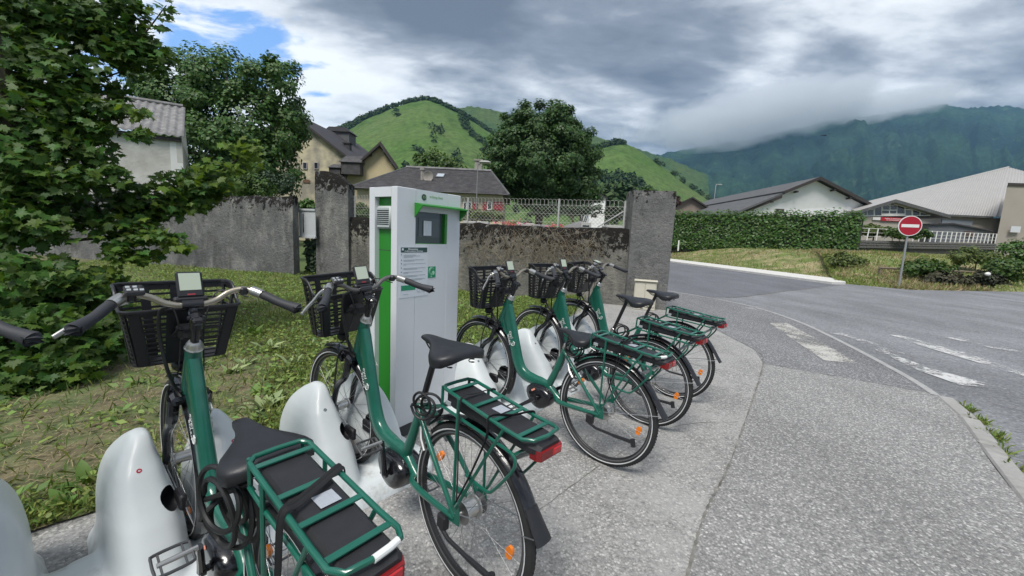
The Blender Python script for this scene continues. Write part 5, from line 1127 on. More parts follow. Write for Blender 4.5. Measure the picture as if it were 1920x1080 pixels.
# canopy
ca, cb = kf(770, 382), kf(862, 394); zc_ = (ca[1] + cb[1]) / 2 - .006; xL, xR = kf(785, 386)[0] - .035, KW - .003; dp = .075
mb = MB(); mb.prism([(xL, -.0005, zc_ + .02), (xL, -dp, zc_ + .006), (xL, -dp, zc_ - .004), (xL, -.0005, zc_ + .010)], (xR - xL, 0, 0)); cn = mb.build('canopy', M_kgreen, kio, 0)
for x in (xL, xR - .006): mb = MB(); mb.prism([(x, -.0006, zc_ + .008), (x, -dp + .002, zc_ - .003), (x, -.0006, zc_ - .075)], (.006, 0, 0)); mb.build('bracket', M_kgreen, cn, 0)
# logo
l0, l1 = kf(795, 370), kf(829, 375); ls = (l1[0] - l0[0]); mb = MB(); mb.lathe([(0, -.0015), (.021, -.0015), (.021, -.0002)], (l0[0], 0, l0[1]), 'y', 24); lg = mb.build('logo', mat('logo dark', (.04, .07, .05), .5), kio, 0)
text('Cle', .022, M_plogo, lg, frame_m((l0[0] + .004, -.0022, l0[1]), (1, 0, 0), (0, 0, 1)))
text('an Energy Planet', .021, M_plogo, kio, frame_m(((l0[0] + .026 + l1[0] + .03) / 2, -.0008, l1[1] + .012), (1, 0, 0), (0, 0, 1)), space=.9)
# notice
n0, n1 = kf(749, 461), kf(801, 553); n0 = (n0[0], n0[1] + .0); mb = MB(); W_, H_ = n1[0] - n0[0], n0[1] - n1[1]; mb.box((n0[0] + W_ / 2, -.001, n1[1] + H_ / 2), (W_, .0016, H_)); nt_ = mb.build('notice', M_paper, kio, 0)
def nb(u0, u1, v0, v1, m, name, y=-.0024): mb = MB(); mb.box((n0[0] + W_ * (u0 + u1) / 2, y, n0[1] - H_ * (v0 + v1) / 2), (W_ * (u1 - u0), .0008, H_ * (v1 - v0))); return mb.build(name, m, nt_, 0)
nb(.04, .96, .03, .125, M_printd, 'header'); 
text('Bienvenue', .020, M_paper, nt_, frame_m((n0[0] + W_ * .45, -.0032, n0[1] - H_ * .062), (1, 0, 0), (0, 0, 1))); text('et vélo à assistance électrique', .0145, M_paper, nt_, frame_m((n0[0] + W_ * .48, -.0032, n0[1] - H_ * .10), (1, 0, 0), (0, 0, 1)), space=.92)
nb(.07, .13, .045, .085, M_paper, 'mark', -.0031)
for v, u1 in ((.17, .55), (.19, .70), (.21, .45), (.265, .85), (.285, .5), (.34, .9), (.36, .2), (.425, .9), (.445, .6), (.50, .8), (.52, .3), (.57, .9), (.59, .6), (.64, .9), (.66, .8), (.93, .3)): nb(.13, u1, v, v + .006, M_print, 'print_line')
for v in (.16, .26, .33, .41, .49, .56): nb(.05, .075, v, v + .016, M_printd, 'bullet')
nb(.06, .55, .76, .86, M_pgreen, 'green_strip')
for cx in (.66, .83):
    mb = MB(); mb.tube([(n0[0] + W_ * cx + .014 * math.cos(a), -.0028, n0[1] - H_ * .87 + .014 * math.sin(a)) for a in np.linspace(0, 6.28, 20)[:-1]], .0013, 4, closed=True); mb.build('round_mark', M_print, nt_)
g0, g1 = kf(802.5, 500), kf(816, 520); mb = MB(); W2, H2 = g1[0] - g0[0], g0[1] - g1[1]; mb.box((g0[0] + W2 / 2, -.001, g1[1] + H2 / 2), (W2, .0016, H2)); gs = mb.build('sticker', M_pgreen, kio, 0); gc = np.array([g0[0] + W2 / 2, -.0028, g1[1] + H2 / 2])
M_mint = mat('mint print', (.35, .66, .45), .6)
for rr in (.36, .24): mb = MB(); mb.tube([gc + np.array([W2 * rr * math.cos(a) - W2 * .03, 0, W2 * rr * math.sin(a) + H2 * .10]) for a in np.linspace(.5, 5.2, 18)], .0016, 4); mb.build('ring', M_mint, gs)
mb = MB(); mb.prism([gc + np.array(v) * W2 for v in ((.0, 0, 0), (.16, 0, .16), (.38, 0, 0), (.34, 0, -.2), (.2, 0, -.3), (.1, 0, -.12))], (0, -.0008, 0)); mb.build('hand_mark', M_mint, gs, 0)
mb = MB(); mb.box(gc + np.array([-.005, 0, -H2 * .37]), (W2 * .18, .0008, H2 * .10)); mb.build('dot_mark', M_mint, gs, 0)

# ------------------------------------------------------------------ docks
M_gel = mat('white gelcoat', (.66, .70, .71), .36, spec=.4, coat=.10)
_t = NT(M_gel.node_tree); _b = _t.n['Principled BSDF']; _o = _t.node('ShaderNodeTexCoord').outputs['Object']; _z = _t.node('ShaderNodeSeparateXYZ', Vector=_o).outputs[2]
_c = _t.mix(_t.math('MULTIPLY', _t.ramp(_t.noise(_o, 4.0, 6, .65), [(.45, 0.0), (.75, 1.0)]), .35), (.66, .70, .71), (.52, .55, .54))
_g = _t.ramp(_t.math('SUBTRACT', _t.noise(_o, 9.0, 7, .7), _t.math('MULTIPLY', _z, 1.2)), [(.42, 0.0), (.62, 1.0)]); _c = _t.mix(_t.math('MULTIPLY', _g, .55), _c, (.24, .22, .18))
_s = _t.ramp(_t.noise(_t.node('ShaderNodeMapping', Vector=_o, Scale=(1, 1, 3)).outputs[0], 45.0, 5, .75), [(.70, 0.0), (.74, 1.0)]); _c = _t.mix(_t.math('MULTIPLY', _s, .6), _c, (.18, .17, .15))
_t.l.new(_c, _b.inputs['Base Color']); _t.l.new(_t.mr(_t.noise(_o, 14, 5, .7), .3, .7, .28, .52), _b.inputs['Roughness'])
def sup(cx, cy, a0, a1, b, n=36, e=3.3):
    """closed ring: half length a0 backwards, a1 forwards, half width b"""
    t = np.linspace(0, 2 * np.pi, n, endpoint=False); c, s = np.cos(t), np.sin(t); c = np.sign(c) * np.abs(c) ** (2 / e); s = np.sign(s) * np.abs(s) ** (2 / e)
    return cx + np.where(c > 0, c * a1, c * a0), cy + b * s
LV = [(-.02, -.42, .40, .02, .300), (.02, -.41, .39, .024, .292), (.05, -.395, .385, .026, .280), (.09, -.37, .38, .028, .268), (.15, -.34, .37, .030, .262), (.22, -.305, .35, .032, .260), (.28, -.27, .33, .040, .257), (.34, -.225, .30, .054, .250), (.39, -.185, .265, .066, .241), (.44, -.148, .225, .077, .225), (.48, -.112, .18, .086, .205), (.52, -.080, .125, .094, .180), (.545, -.054, .075, .098, .164), (.558, -.038, .05, .106, .154), (.563, -.02, .02, .116, .144)]
def fin(mb, s):
    rings = []
    for z, xr, xf, yi, yo in LV:
        x, y = sup(0, (yi + yo) / 2, -xr if xr < 0 else .01, max(xf, .005), (yo - yi) / 2); r = np.stack([x, s * y, np.full(len(x), z)], 1); rings.append(r if s > 0 else r[::-1])
    mb.loft(rings)
def dock_body(ends):
    """one-piece moulding: base strip, raised skirt and the two fins, fused"""
    mb = MB(); fin(mb, 1); fin(mb, -1)
    yl, yr = (.372 if ends[0] else .34), (-.372 if ends[1] else -.34)
    def rr(x0, x1, y0, y1, z, rad):
        P = []
        for cx, cy, a0 in ((x1 - rad, y1 - rad, 0), (x0 + rad, y1 - rad, 90), (x0 + rad, y0 + rad, 180), (x1 - rad, y0 + rad, 270)):
            for a in (0, 30, 60, 90): P.append((cx + rad * math.cos(R(a0 + a)), cy + rad * math.sin(R(a0 + a)), z))
        return np.array(P)
    mb.loft([rr(-.42, .10, yr, yl, -.02, .04), rr(-.41, .09, yr, yl, .045, .04), rr(-.37, .05, yr, yl, .085, .04), rr(-.31, .00, yr, yl, .10, .03)])
    mb.loft([rr(-.44, .40, -.29, .29, -.02, .10), rr(-.42, .38, -.28, .28, .03, .10), rr(-.38, .34, -.25, .25, .055, .08)])
    me = mb.mesh('b', M_gel, 0); o = link('b', me); md = o.modifiers.new('r', 'REMESH'); md.mode = 'VOXEL'; md.voxel_size = .0105
    sm = o.modifiers.new('s', 'SMOOTH'); sm.factor = .5; sm.iterations = 9
    cut = MB()
    for s in (-1, 1): cut.tube([(-.40, s * .030, .315), (-.22, s * .072, .335), (-.15, s * .105, .34)], [.040, .040, .036], 20)
    co = link('c', cut.mesh('c', M_black, 0)); bo = o.modifiers.new('c', 'BOOLEAN'); bo.object = co; bo.operation = 'DIFFERENCE'; bo.solver = 'EXACT'
    bo.material_mode = 'TRANSFER'
    dg = bpy.context.evaluated_depsgraph_get(); ev = o.evaluated_get(dg); me2 = bpy.data.meshes.new_from_object(ev, depsgraph=dg); bpy.data.objects.remove(o); bpy.data.objects.remove(co)
    me2.shade_smooth(); me2.set_sharp_from_angle(angle=R(50)); me2.name = 'dock_body'; return me2
ME_BODY = dock_body((True, True))
from mathutils.bvhtree import BVHTree
BV = BVHTree.FromPolygons([v.co.copy() for v in ME_BODY.vertices], [tuple(q.vertices) for q in ME_BODY.polygons])
M_steel = mat('steel', (.55, .56, .57), .3, .9); M_led = mat('lock ring red', (.45, .02, .05), .4); M_ledg = mat('lock ring grey', (.12, .14, .17), .4)
def make_dock(name, label, pos, yaw, led):
    t = thing(name, label, 'bike dock', (pos[0], pos[1], 0), (0, 0, yaw), 'white docks holding the front wheels')
    link('body', ME_BODY, t)
    for s in (-1, 1):
        hit, nrm, _, _ = BV.ray_cast(Vector((-.9, s * .158, .47)), Vector((1, 0, -.02)))
        mb = MB(); mb.lathe([(.0035, .0016), (.0065, .0024), (.0085, .0012), (.0088, -.004)], (0, 0, 0), 'z', 18); o = mb.build('rivet', led, t); o.matrix_local = Matrix.Translation(hit) @ nrm.to_track_quat('Z', 'Y').to_matrix().to_4x4()
        mb = MB(); mb.lathe([(.0036, -.004), (.0036, .0012), (0, .0014)], (0, 0, 0), 'z', 12); mb.build('pin', M_steel, o)
        mb = MB(); mb.box((-.20, s * .052, .315), (.09, .026, .065), bev=.008); mb.build('latch', M_black, t, 40)
    return t

# ------------------------------------------------------------------ bicycles
RW = .345; RAX = np.array([0, 0, RW]); FAX = np.array([1.131, 0, RW]); HT = np.array([.873, 0, .905]); AXD = np.array([-.3584, 0, .9336])
M_green = mat('bicycle green enamel', (.008, .110, .074), .28, coat=.45, spec=.5, var=.10, vscale=9, col2=(.014, .118, .084), ramp=(.5, .75))
M_tyre = mat('tyre rubber', (.020, .020, .021), .75, bump=.001, bscale=180); M_rim = mat('black rim', (.03, .03, .032), .35, .3); M_track = mat('rim brake track', (.22, .22, .23), .35, .8); M_refl = mat('reflective stripe', (.62, .63, .64), .5); M_spoke = mat('spoke', (.42, .42, .43), .3, .9)
M_gloss = mat('gloss black', (.010, .010, .013), .18, coat=.4); M_sil = mat('bare alloy', (.56, .55, .53), .3, .9); M_bar = mat('champagne bar', (.40, .36, .29), .28, .85); M_barg = mat('grey bar', (.17, .165, .155), .3, .7); M_grip = mat('rubber grip', (.030, .032, .038), .62, bump=.0006, bscale=300)
M_sad = mat('saddle vinyl', (.018, .019, .023), .42, bump=.0007, bscale=260, var=.2, vscale=25); M_bat = mat('battery case', (.020, .020, .023), .5, var=.2, vscale=14, bump=.0004, bscale=300); M_tail = mat('red lens', (.50, .010, .014), .14, coat=.5); M_taild = mat('dark red lens', (.20, .012, .014), .2); M_orange = mat('orange reflector', (.85, .22, .01), .25, coat=.5)
M_lcd = mat('display glass', (.46, .52, .42), .12); M_cable = mat('cable', (.014, .014, .015), .5); M_strap = mat('elastic strap', (.012, .012, .014), .85, bump=.0008, bscale=400); M_stick = mat('silver sticker', (.50, .53, .58), .25, .3, bump=.002, bscale=90); M_whitet = mat('white tape', (.74, .75, .74), .5); M_letter = mat('white lettering', (.80, .82, .80), .5); M_salmon = mat('salmon badge', (.80, .32, .22), .5)

def wheel(name, loc, hub_r, hub_w, hubm, parent, refl_a):
    t = bpy.data.objects.new(name, None); COL.objects.link(t); t.parent = parent; t.location = loc; t.empty_display_size = .1
    mb = MB(); n = 60; a = np.linspace(0, 2 * np.pi, 13)[:-1]; prof = [(.3215 + .0235 * math.cos(q) * (1.0 if math.cos(q) > 0 else .9), .0215 * math.sin(q)) for q in a]; mb.lathe(prof, (0, 0, 0), 'y', n, True)
    V = []; F = []
    for k in range(110):
        for s in (-1, 1):
            th = 2 * math.pi * (k + .5 * (s > 0)) / 110; c, sn = math.cos(th), math.sin(th); c2, s2 = math.cos(th + .028), math.sin(th + .028); b = len(V)
            for (cc, ss) in ((c, sn), (c2, s2)):
                for r_, y_ in ((.3395, s * .012), (.3462, s * .0045), (.3425, s * .0125)): V.append((r_ * cc, y_, r_ * ss))
            F += [(b, b + 1, b + 4, b + 3), (b + 1, b + 2, b + 5, b + 4)]
    mb.add(V, F); mb.build('tyre', M_tyre, t)
    mb = MB(); 
    for s in (-1, 1): mb.lathe([(.3155, s * .0222), (.3195, s * .0236), (.3215, s * .0232), (.3175, s * .0215)], (0, 0, 0), 'y', n, True)
    mb.build('reflective_stripe', M_refl, t, 0)
    mb = MB(); mb.lathe([(.303, -.0135), (.297, -.012), (.290, -.005), (.290, .005), (.297, .012), (.303, .0135), (.303, .005), (.303, -.005)], (0, 0, 0), 'y', n, True); rim = mb.build('rim', M_rim, t)
    mb = MB()
    for s in (-1, 1): mb.lathe([(.299, s * .0138), (.3085, s * .0146), (.3085, s * .0120), (.299, s * .012)], (0, 0, 0), 'y', n, True)
    mb.build('brake_track', M_track, t)
    w_ = hub_w / 2; mb = MB(); mb.lathe([(0, -w_ - .018), (.006, -w_ - .018), (.008, -w_), (hub_r, -w_), (hub_r, -w_ + .006), (hub_r * .80, -w_ + .010), (hub_r * .76, 0), (hub_r * .80, w_ - .010), (hub_r, w_ - .006), (hub_r, w_), (.008, w_), (.006, w_ + .018), (0, w_ + .018)], (0, 0, 0), 'y', 28); mb.build('hub', hubm, t)
    mb = MB(); q0 = np.array([hub_r * .9, 0, 0]); sm_ = []
    for s in (-1, 1):
        for cr in (-1, 1):
            mb = MB(); a1 = cr * .62; mb.tube([(hub_r * .9, s * (w_ - .003), 0), (.292 * math.cos(a1 * .55), s * .003, .292 * math.sin(a1 * .55))], .00105, 4, caps=False); sm_.append(mb.mesh('spoke', M_spoke, 180))
    for k in range(32):
        o = link('spoke', sm_[(k % 2) * 2 + (k // 2) % 2], t); o.rotation_euler = (0, -2 * math.pi * k / 32, 0)
    for ra in refl_a:
        mb = MB(); P = []; 
        for q in np.linspace(0, 2 * np.pi, 17)[:-1]: P.append((.235 * 0 + .026 * np.sign(math.cos(q)) * abs(math.cos(q)) ** .8, -.006, .016 * np.sign(math.sin(q)) * abs(math.sin(q)) ** .8))
        mb.prism(P, (0, .012, 0)); o = mb.build('reflector', M_orange, t, 30); o.matrix_local = Matrix.Rotation(-R(ra), 4, 'Y') @ Matrix.Translation((.235, 0, 0)) @ Matrix.Rotation(R(90), 4, 'Y')
    return t

STEERED = []
def build_bike(label):
    t = thing('electric_bicycle', label, 'bicycle', (0, 0, 0), (0, 0, 0), 'green hire bicycles parked in the docks')
    # frame
    mb = MB(); lat = (0, 1, 0)
    mb.tube([HT + AXD * .0, HT - AXD * .07, HT - AXD * .15, HT - AXD * .205], [.027, .029, .031, .031], 18)
    dt = crv([(.896, 0, .872), (.868, 0, .76), (.826, 0, .655), (.786, 0, .555), (.752, 0, .468), (.712, 0, .405), (.655, 0, .373), (.58, 0, .364), (.50, 0, .366), (.43, 0, .37)], 6); n = len(dt); f = np.linspace(0, 1, n)
    mb.tube(dt, np.interp(f, [0, .15, .5, .8, 1], [.025, .027, .030, .028, .020]), 20, lat=lat, rb=np.interp(f, [0, .12, .3, .6, .8, 1], [.035, .052, .044, .042, .038, .02]), e=2.7)
    A = [(.855, .84), (.905, .80), (.955, .715), (.925, .690), (.880, .640), (.82, .60), (.80, .66), (.82, .74)]
    mb.prism([(x, -.021, z) for x, z in A], (0, .042, 0))
    st = np.array([(.470, 0, .330), (.435, 0, .40), (.384, 0, .53), (.333, 0, .693)]); mb.tube(crv(st, 6), np.interp(np.linspace(0, 1, 19), [0, .3, 1], [.026, .021, .0185]), 16, lat=lat, rb=np.interp(np.linspace(0, 1, 19), [0, .25, 1], [.05, .028, .0185]))
    mb.tube(crv([(.60, 0, .366), (.52, 0, .378), (.45, 0, .36), (.385, 0, .315), (.345, 0, .295)], 6), .022, 14, lat=lat, rb=np.interp(np.linspace(0, 1, 25), [0, .5, 1], [.025, .026, .024]))
    for s in (-1, 1):
        mb.tube(crv([(.365, s * .012, .30), (.33, s * .038, .298), (.22, s * .056, .312), (.06, s * .066, .333), (0, s * .067, .340)], 6), np.linspace(.016, .010, 25), 10, lat=lat, rb=np.linspace(.019, .011, 25))
        mb.tube(crv([(.345, s * .015, .655), (.30, s * .034, .625), (.16, s * .055, .50), (.03, s * .066, .375), (0, s * .068, .345)], 6), np.linspace(.013, .009, 25), 10)
        mb.prism([(-.03, s * .070 - .003, .325), (.03, s * .070 - .003, .318), (.04, s * .070 - .003, .345), (.02, s * .070 - .003, .40), (-.012, s * .070 - .003, .42), (-.03, s * .070 - .003, .37)], (0, .006, 0))
    mb.tube([(.30, -.04, .625), (.30, .04, .625)], .009, 8)
    fr = mb.build('frame', M_green, t, 40)
    # lettering along the left and right of the down tube
    for s in (1, -1):
        ax = np.array([.868 - .752, 0, .76 - .468]); ax /= np.linalg.norm(ax); xd = -ax; up = np.array([ax[2], 0, -ax[0]])
        if s < 0: xd, up = ax, np.array([-ax[2], 0, ax[0]])
        base = np.array([.815, s * .0315, .628])
        yd = np.array(up) if s > 0 else -np.array(up) * -1
        yd = np.cross(np.array([0, s, 0]), xd)
        o_ = base + yd * .010; text('cycl', .038, M_letter, fr, frame_m(o_ - xd * .016, xd, yd), align='CENTER', ext=.0006)
        text('BEARN', .025, M_letter, fr, frame_m(base + yd * -.021 + xd * .016, xd, yd), align='CENTER', ext=.0006)
        mb = MB(); cc = base + xd * .050 + yd * .010; mb.tube([cc + (xd * math.cos(a) + yd * math.sin(a)) * .017 for a in np.linspace(-1.9, 2.6, 18)], .0024, 5)
        for k in range(6): mb.tube([cc, cc + (xd * math.cos(k * 1.047) + yd * math.sin(k * 1.047)) * .012], .0008, 4)
        mb.tube([cc + yd * .016, cc + yd * .024 - xd * .006], .002, 5); mb.build('wheel_emblem', M_letter, fr)
    # steering head
    mb = MB(); R3 = np.stack([np.cross([0, 1, 0], AXD), [0, 1, 0], AXD], 1)
    def alng(mb, prof, base, d, n=20):
        d = np.array(d, float); d /= np.linalg.norm(d); u = np.array([0, 1.0, 0]); v = np.cross(d, u); a = np.linspace(0, 2 * np.pi, n, endpoint=False); rings = [np.array(base) + d * h + r * (np.outer(np.cos(a), u) + np.outer(np.sin(a), v)) for r, h in prof]; mb.loft([r[::-1] for r in rings])
    alng(mb, [(.030, .001), (.031, .006), (.027, .012), (.027, .018), (.021, .030), (.018, .034)], HT, AXD); hs = mb.build('headset', M_sil, t)
    mb = MB(); alng(mb, [(.0145, .02), (.0145, .09), (.020, .092), (.020, .135), (.012, .137)], HT, AXD)
    q = HT + AXD * .115; mb.tube([q, q + np.array([.012, 0, .025]), np.array([.868, 0, 1.045]), np.array([.880, 0, 1.070])], [.020, .019, .015, .015], 10, lat=lat, rb=[.022, .018, .013, .013]); mb.box(q + np.array([-.012, 0, .01]), (.045, .036, .028), bev=.008)
    mb.tube([(.880, -.032, 1.072), (.880, .032, 1.072)], .020, 14)
    for s in (-1, 1): mb.tube([q + np.array([-.026, s * .011, .012]), q + np.array([-.036, s * .011, .008])], .0045, 8); mb.tube([q + np.array([0, s * .018, .02]), q + np.array([0, s * .026, .02])], .007, 8)
    STEERED.append(mb.build('stem', M_gloss, t))
    hb = [(.880, 0, 1.072), (.880, .035, 1.072), (.884, .075, 1.082), (.890, .115, 1.106), (.886, .155, 1.118), (.866, .190, 1.114), (.828, .222, 1.098), (.775, .262, 1.075), (.730, .302, 1.058)]
    pts = crv([(x, -y, z) for x, y, z in hb[:0:-1]] + hb, 6); mb = MB(); mb.tube(pts, .0112, 12); STEERED.append(mb.build('handlebar', M_bar, t))
    for s in (1, -1):
        f = lambda P: np.array([(x, s * y, z) for x, y, z in P])
        g = crv(f([(.832, .219, 1.100), (.815, .232, 1.093), (.775, .262, 1.075), (.730, .302, 1.058), (.724, .307, 1.055)]), 6); mb = MB(); k = np.linspace(0, 1, len(g)); mb.tube(g, np.interp(k, [0, .03, .3, .55, .85, .97, 1], [.014, .0165, .0170, .0165, .024, .0245, .016]), 14, lat=(0, 0, 1), rb=np.interp(k, [0, .03, .3, .55, .85, .97, 1], [.014, .0165, .0165, .016, .021, .021, .014])); STEERED.append(mb.build('grip', M_grip, t))
        mb = MB(); c = crv(f([(.866, .190, 1.114), (.848, .206, 1.107), (.834, .217, 1.101)]), 4); mb.tube(c, .0185, 12); STEERED.append(mb.build('grip_collar', M_sil, t))
        if s > 0:
            mb = MB(); b0 = np.array([.872, s * .185, 1.103]); mb.tube(crv(f([(.868, .178, 1.108), (.892, .176, 1.095), (.905, .196, 1.085)]), 4), .0085, 8); mb.tube(crv(f([(.898, .190, 1.094), (.892, .228, 1.079), (.868, .270, 1.054), (.845, .312, 1.034), (.826, .346, 1.014)]), 5), np.linspace(.0105, .0075, 21), 8, lat=(0, 0, 1), rb=.0055); mb.box((.893, s * .186, 1.100), (.034, .042, .024), bev=.007); STEERED.append(mb.build('brake_lever', M_sil, t))
        mb = MB(); mb.box((.878, s * .165, 1.112), (.034, .026, .030), bev=.006); STEERED.append(mb.build('shifter', M_black, t))
    mb = MB(); mb.box((0, 0, 0), (.044, .052, .018), bev=.006); bp = mb.build('button_pad', M_black, t); bp.matrix_local = Matrix.Translation((.858, .158, 1.138)) @ Matrix.Rotation(R(-38), 4, 'Y'); STEERED.append(bp)
    for i, (x, y) in enumerate(((.009, .016), (.009, -.002), (-.003, .014), (-.004, -.003), (-.005, -.018))): mb = MB(); mb.box((x, y, .0095), (.009, .011, .002), bev=.0006); mb.build('button', M_print, bp)
    # display unit
    ds = bpy.data.objects.new('display', None)
    mb = MB(); mb.box((0, 0, 0), (.014, .080, .098), bev=.006); ds = mb.build('display', M_black, t); ds.matrix_local = Matrix.Translation((.905, 0, 1.142)) @ Matrix.Rotation(R(22), 4, 'Y'); STEERED.append(ds)
    mb = MB(); mb.box((-.0076, 0, .010), (.0008, .064, .064)); mb.build('screen', M_lcd, ds, 0)
    mb = MB(); mb.box((-.0076, 0, -.038), (.0008, .024, .005)); mb.build('badge', M_red, ds, 0)
    mb = MB(); mb.box((.893, 0, 1.088), (.030, .102, .022), bev=.005); STEERED.append(mb.build('display_clamp', M_black, t))
    # basket
    bk = bpy.data.objects.new('basket', None); COL.objects.link(bk); bk.parent = t; STEERED.append(bk)
    def ring(zf, off=0.0):
        """outline of the basket at height fraction zf: 0 floor, 1 rim; returns closed list of points"""
        k = zf; x0, x1 = 1.037 - .065 * k, 1.158 + .018 * k; w_ = .150 + .036 * k - off; r_ = .035; P = []
        for cx, cy, a0 in ((x1 - r_, w_ - r_, 0), (x0 + r_, w_ - r_, 90), (x0 + r_, -w_ + r_, 180), (x1 - r_, -w_ + r_, 270)):
            for a in np.linspace(0, 90, 5): P.append((cx + (r_) * math.cos(R(a0 + a)), cy + r_ * math.sin(R(a0 + a))))
        return np.array(P)
    def zrim(x): return 1.038 + .072 * sst(1.02, 1.10, x)
    def zat(zf, x): return .812 + (zrim(x) - .812) * zf
    def rpts(zf, n=1):
        P = ring(zf); Q = []
        for i in range(len(P)):
            a, b = P[i], P[(i + 1) % len(P)]; m_ = 4 if np.linalg.norm(b - a) > .05 else 1
            for j in range(m_): p = a + (b - a) * j / m_; Q.append((p[0], p[1], zat(zf, p[0])))
        return np.array(Q)
    mb = MB(); mb.tube(rpts(1.0), .0055, 8, closed=True, lat=None); P = rpts(.985); mb.tube(P, .0045, 6, closed=True)
    A, B = rpts(1.0), rpts(.90); n = len(A); V = np.concatenate([A, B]); mb.add(V, [(i, (i + 1) % n, n + (i + 1) % n, n + i) for i in range(n)]); mb.build('rim', M_black, bk)
    for k, zf in enumerate(np.linspace(.075, .86, 10)):
        A, B = rpts(zf), rpts(zf - .030); n = len(A); c = A.mean(0); inn = (A - c) * .985 + c; inb = (B - c) * .985 + c; mb = MB(); mb.add(np.concatenate([A, B, inn, inb]), [(i, (i + 1) % n, n + (i + 1) % n, n + i) for i in range(n)] + [(2 * n + (i + 1) % n, 2 * n + i, 3 * n + i, 3 * n + (i + 1) % n) for i in range(n)] + [((i + 1) % n, i, 2 * n + i, 2 * n + (i + 1) % n) for i in range(n)] + [(n + i, n + (i + 1) % n, 3 * n + (i + 1) % n, 3 * n + i) for i in range(n)]); mb.build('slat', M_black, bk, 30)
    def rib(fn, wid, name='rib'):
        P = np.array([fn(zf) for zf in np.linspace(0, .95, 8)]); V = []; 
        for p, d in P: V += [p - d * wid / 2, p + d * wid / 2]
        mb = MB(); c = np.array([1.08, 0, 0]); V = np.array(V); dn = V - np.array([1.08, 0, .95]); dn[:, 2] = 0; dn /= np.linalg.norm(dn, axis=1)[:, None]; Vo = V + dn * .003; Vi = V - dn * .004; m_ = len(V); F = []
        for i in range(7): a = i * 2; F += [(a, a + 1, a + 3, a + 2), (m_ + a + 1, m_ + a, m_ + a + 2, m_ + a + 3), (a, a + 2, m_ + a + 2, m_ + a), (a + 1, m_ + a + 1, m_ + a + 3, a + 3)]
        mb.add(np.concatenate([Vo, Vi]), F); mb.build(name, M_black, bk, 0)
    def bx_(zf): return 1.037 - .065 * zf, 1.158 + .018 * zf, .150 + .036 * zf
    for y in (-.075, .0, .075): rib(lambda zf, y=y: (np.array([bx_(zf)[1], y * (1 + .25 * zf), zat(zf, bx_(zf)[1])]), np.array([0, 1, 0])), .024)
    for s in (-1, 1):
        for fx in (.10, .5, .90): rib(lambda zf, s=s, fx=fx: (np.array([bx_(zf)[0] + (bx_(zf)[1] - bx_(zf)[0]) * fx, s * (bx_(zf)[2] - (.012 if fx in (.1, .9) else 0)), zat(zf, bx_(zf)[0] + (bx_(zf)[1] - bx_(zf)[0]) * fx)]), np.array([1, 0, 0])), .022)
        rib(lambda zf, s=s: (np.array([bx_(zf)[0], s * (.120 + .03 * zf), zat(zf, bx_(zf)[0])]), np.array([0, 1, 0])), .030)
    rib(lambda zf: (np.array([bx_(zf)[0], 0, zat(zf, bx_(zf)[0])]), np.array([0, 1, 0])), .115, 'back_panel')
    mb = MB(); P = ring(.02); mb.prism([(x, y, .808) for x, y in P], (0, 0, .006)); mb.build('floor', M_black, bk, 0)
    mb = MB(); mb.tube([(.905, -.03, .98), (1.0, -.035, .93)], .008, 6); mb.tube([(.905, .03, .98), (1.0, .035, .93)], .008, 6); mb.box((.945, 0, .955), (.07, .07, .05), bev=.01); STEERED.append(mb.build('basket_bracket', M_black, t)); mb = MB(); mb.tube([(1.09, 0, .80), (1.02, 0, .72), (.96, 0, .69)], .008, 6); STEERED.append(mb.build('basket_stay', M_black, t))
    # fork, headlight, brake
    mb = MB(); cr_ = HT - AXD * .235
    mb.box(cr_, (.055, .125, .045), R3, bev=.012)
    for s in (-1, 1): mb.tube(crv([cr_ + np.array([0, s * .052, .0]), cr_ + np.array([.03, s * .056, -.10]), np.array([1.072, s * .056, .50]), np.array([1.118, s * .056, .375]), np.array([1.131, s * .056, .338])], 5), np.linspace(.021, .012, 21), 10)
    fk = mb.build('fork', M_gloss, t); STEERED.append(fk)
    mb = MB()
    for s in (-1, 1): mb.tube([(1.055, s * .040, .655), (1.085, s * .036, .705), (1.088, s * .030, .735)], [.010, .008, .006], 8); mb.box((1.062, s * .031, .665), (.02, .012, .05), bev=.003)
    mb.tube([(1.088, -.03, .735), (1.09, .03, .74)], .004, 6); STEERED.append(mb.build('front_brake', M_gloss, t))
    mb = MB(); mb.lathe([(0, -.03), (.016, -.03), (.027, -.01), (.031, .012), (.028, .018), (0, .02)], (0, 0, 0), 'x', 18); hl = mb.build('headlight', M_black, t); hl.location = (1.090, 0, .775); STEERED.append(hl)
    mb = MB(); mb.lathe([(.026, .0185), (.02, .022), (0, .023)], (0, 0, 0), 'x', 18); mb.build('lens', M_lcd, hl)
    def fender(name, c, a0, a1, rad, wid, m, y=0):
        a = np.radians(np.linspace(a0, a1, 30)); rings = []
        for q in a:
            d = np.array([math.cos(q), 0, math.sin(q)]); R_ = []
            for k in np.linspace(-1, 1, 9): R_.append(np.array(c) + d * (rad - .016 * abs(k) ** 2.2) + np.array([0, wid * k, 0]))
            for k in np.linspace(1, -1, 9): R_.append(np.array(c) + d * (rad - .003 - .016 * abs(k) ** 2.2) + np.array([0, wid * k * .95, 0]))
            rings.append(np.array(R_))
        mb = MB(); mb.loft(rings); return mb
    o = fender('', FAX, 70, 208, .371, .028, M_gloss).build('front_fender', M_gloss, t, 60); STEERED.append(o)
    for s in (1, -1): mb = MB(); mb.tube([FAX + np.array([0, s * .062, 0]), FAX + np.array([-.32, s * .03, -.13])], .0022, 5); mb.build('stay', M_spoke, o)
    fw = wheel('front_wheel', FAX, .030, .074, M_sil, t, (255,)); STEERED.append(fw)
    rf = fender('', RAX, 46, 152, .374, .030, M_gloss).build('rear_fender', M_gloss, t, 60)
    mb = MB(); rings = []
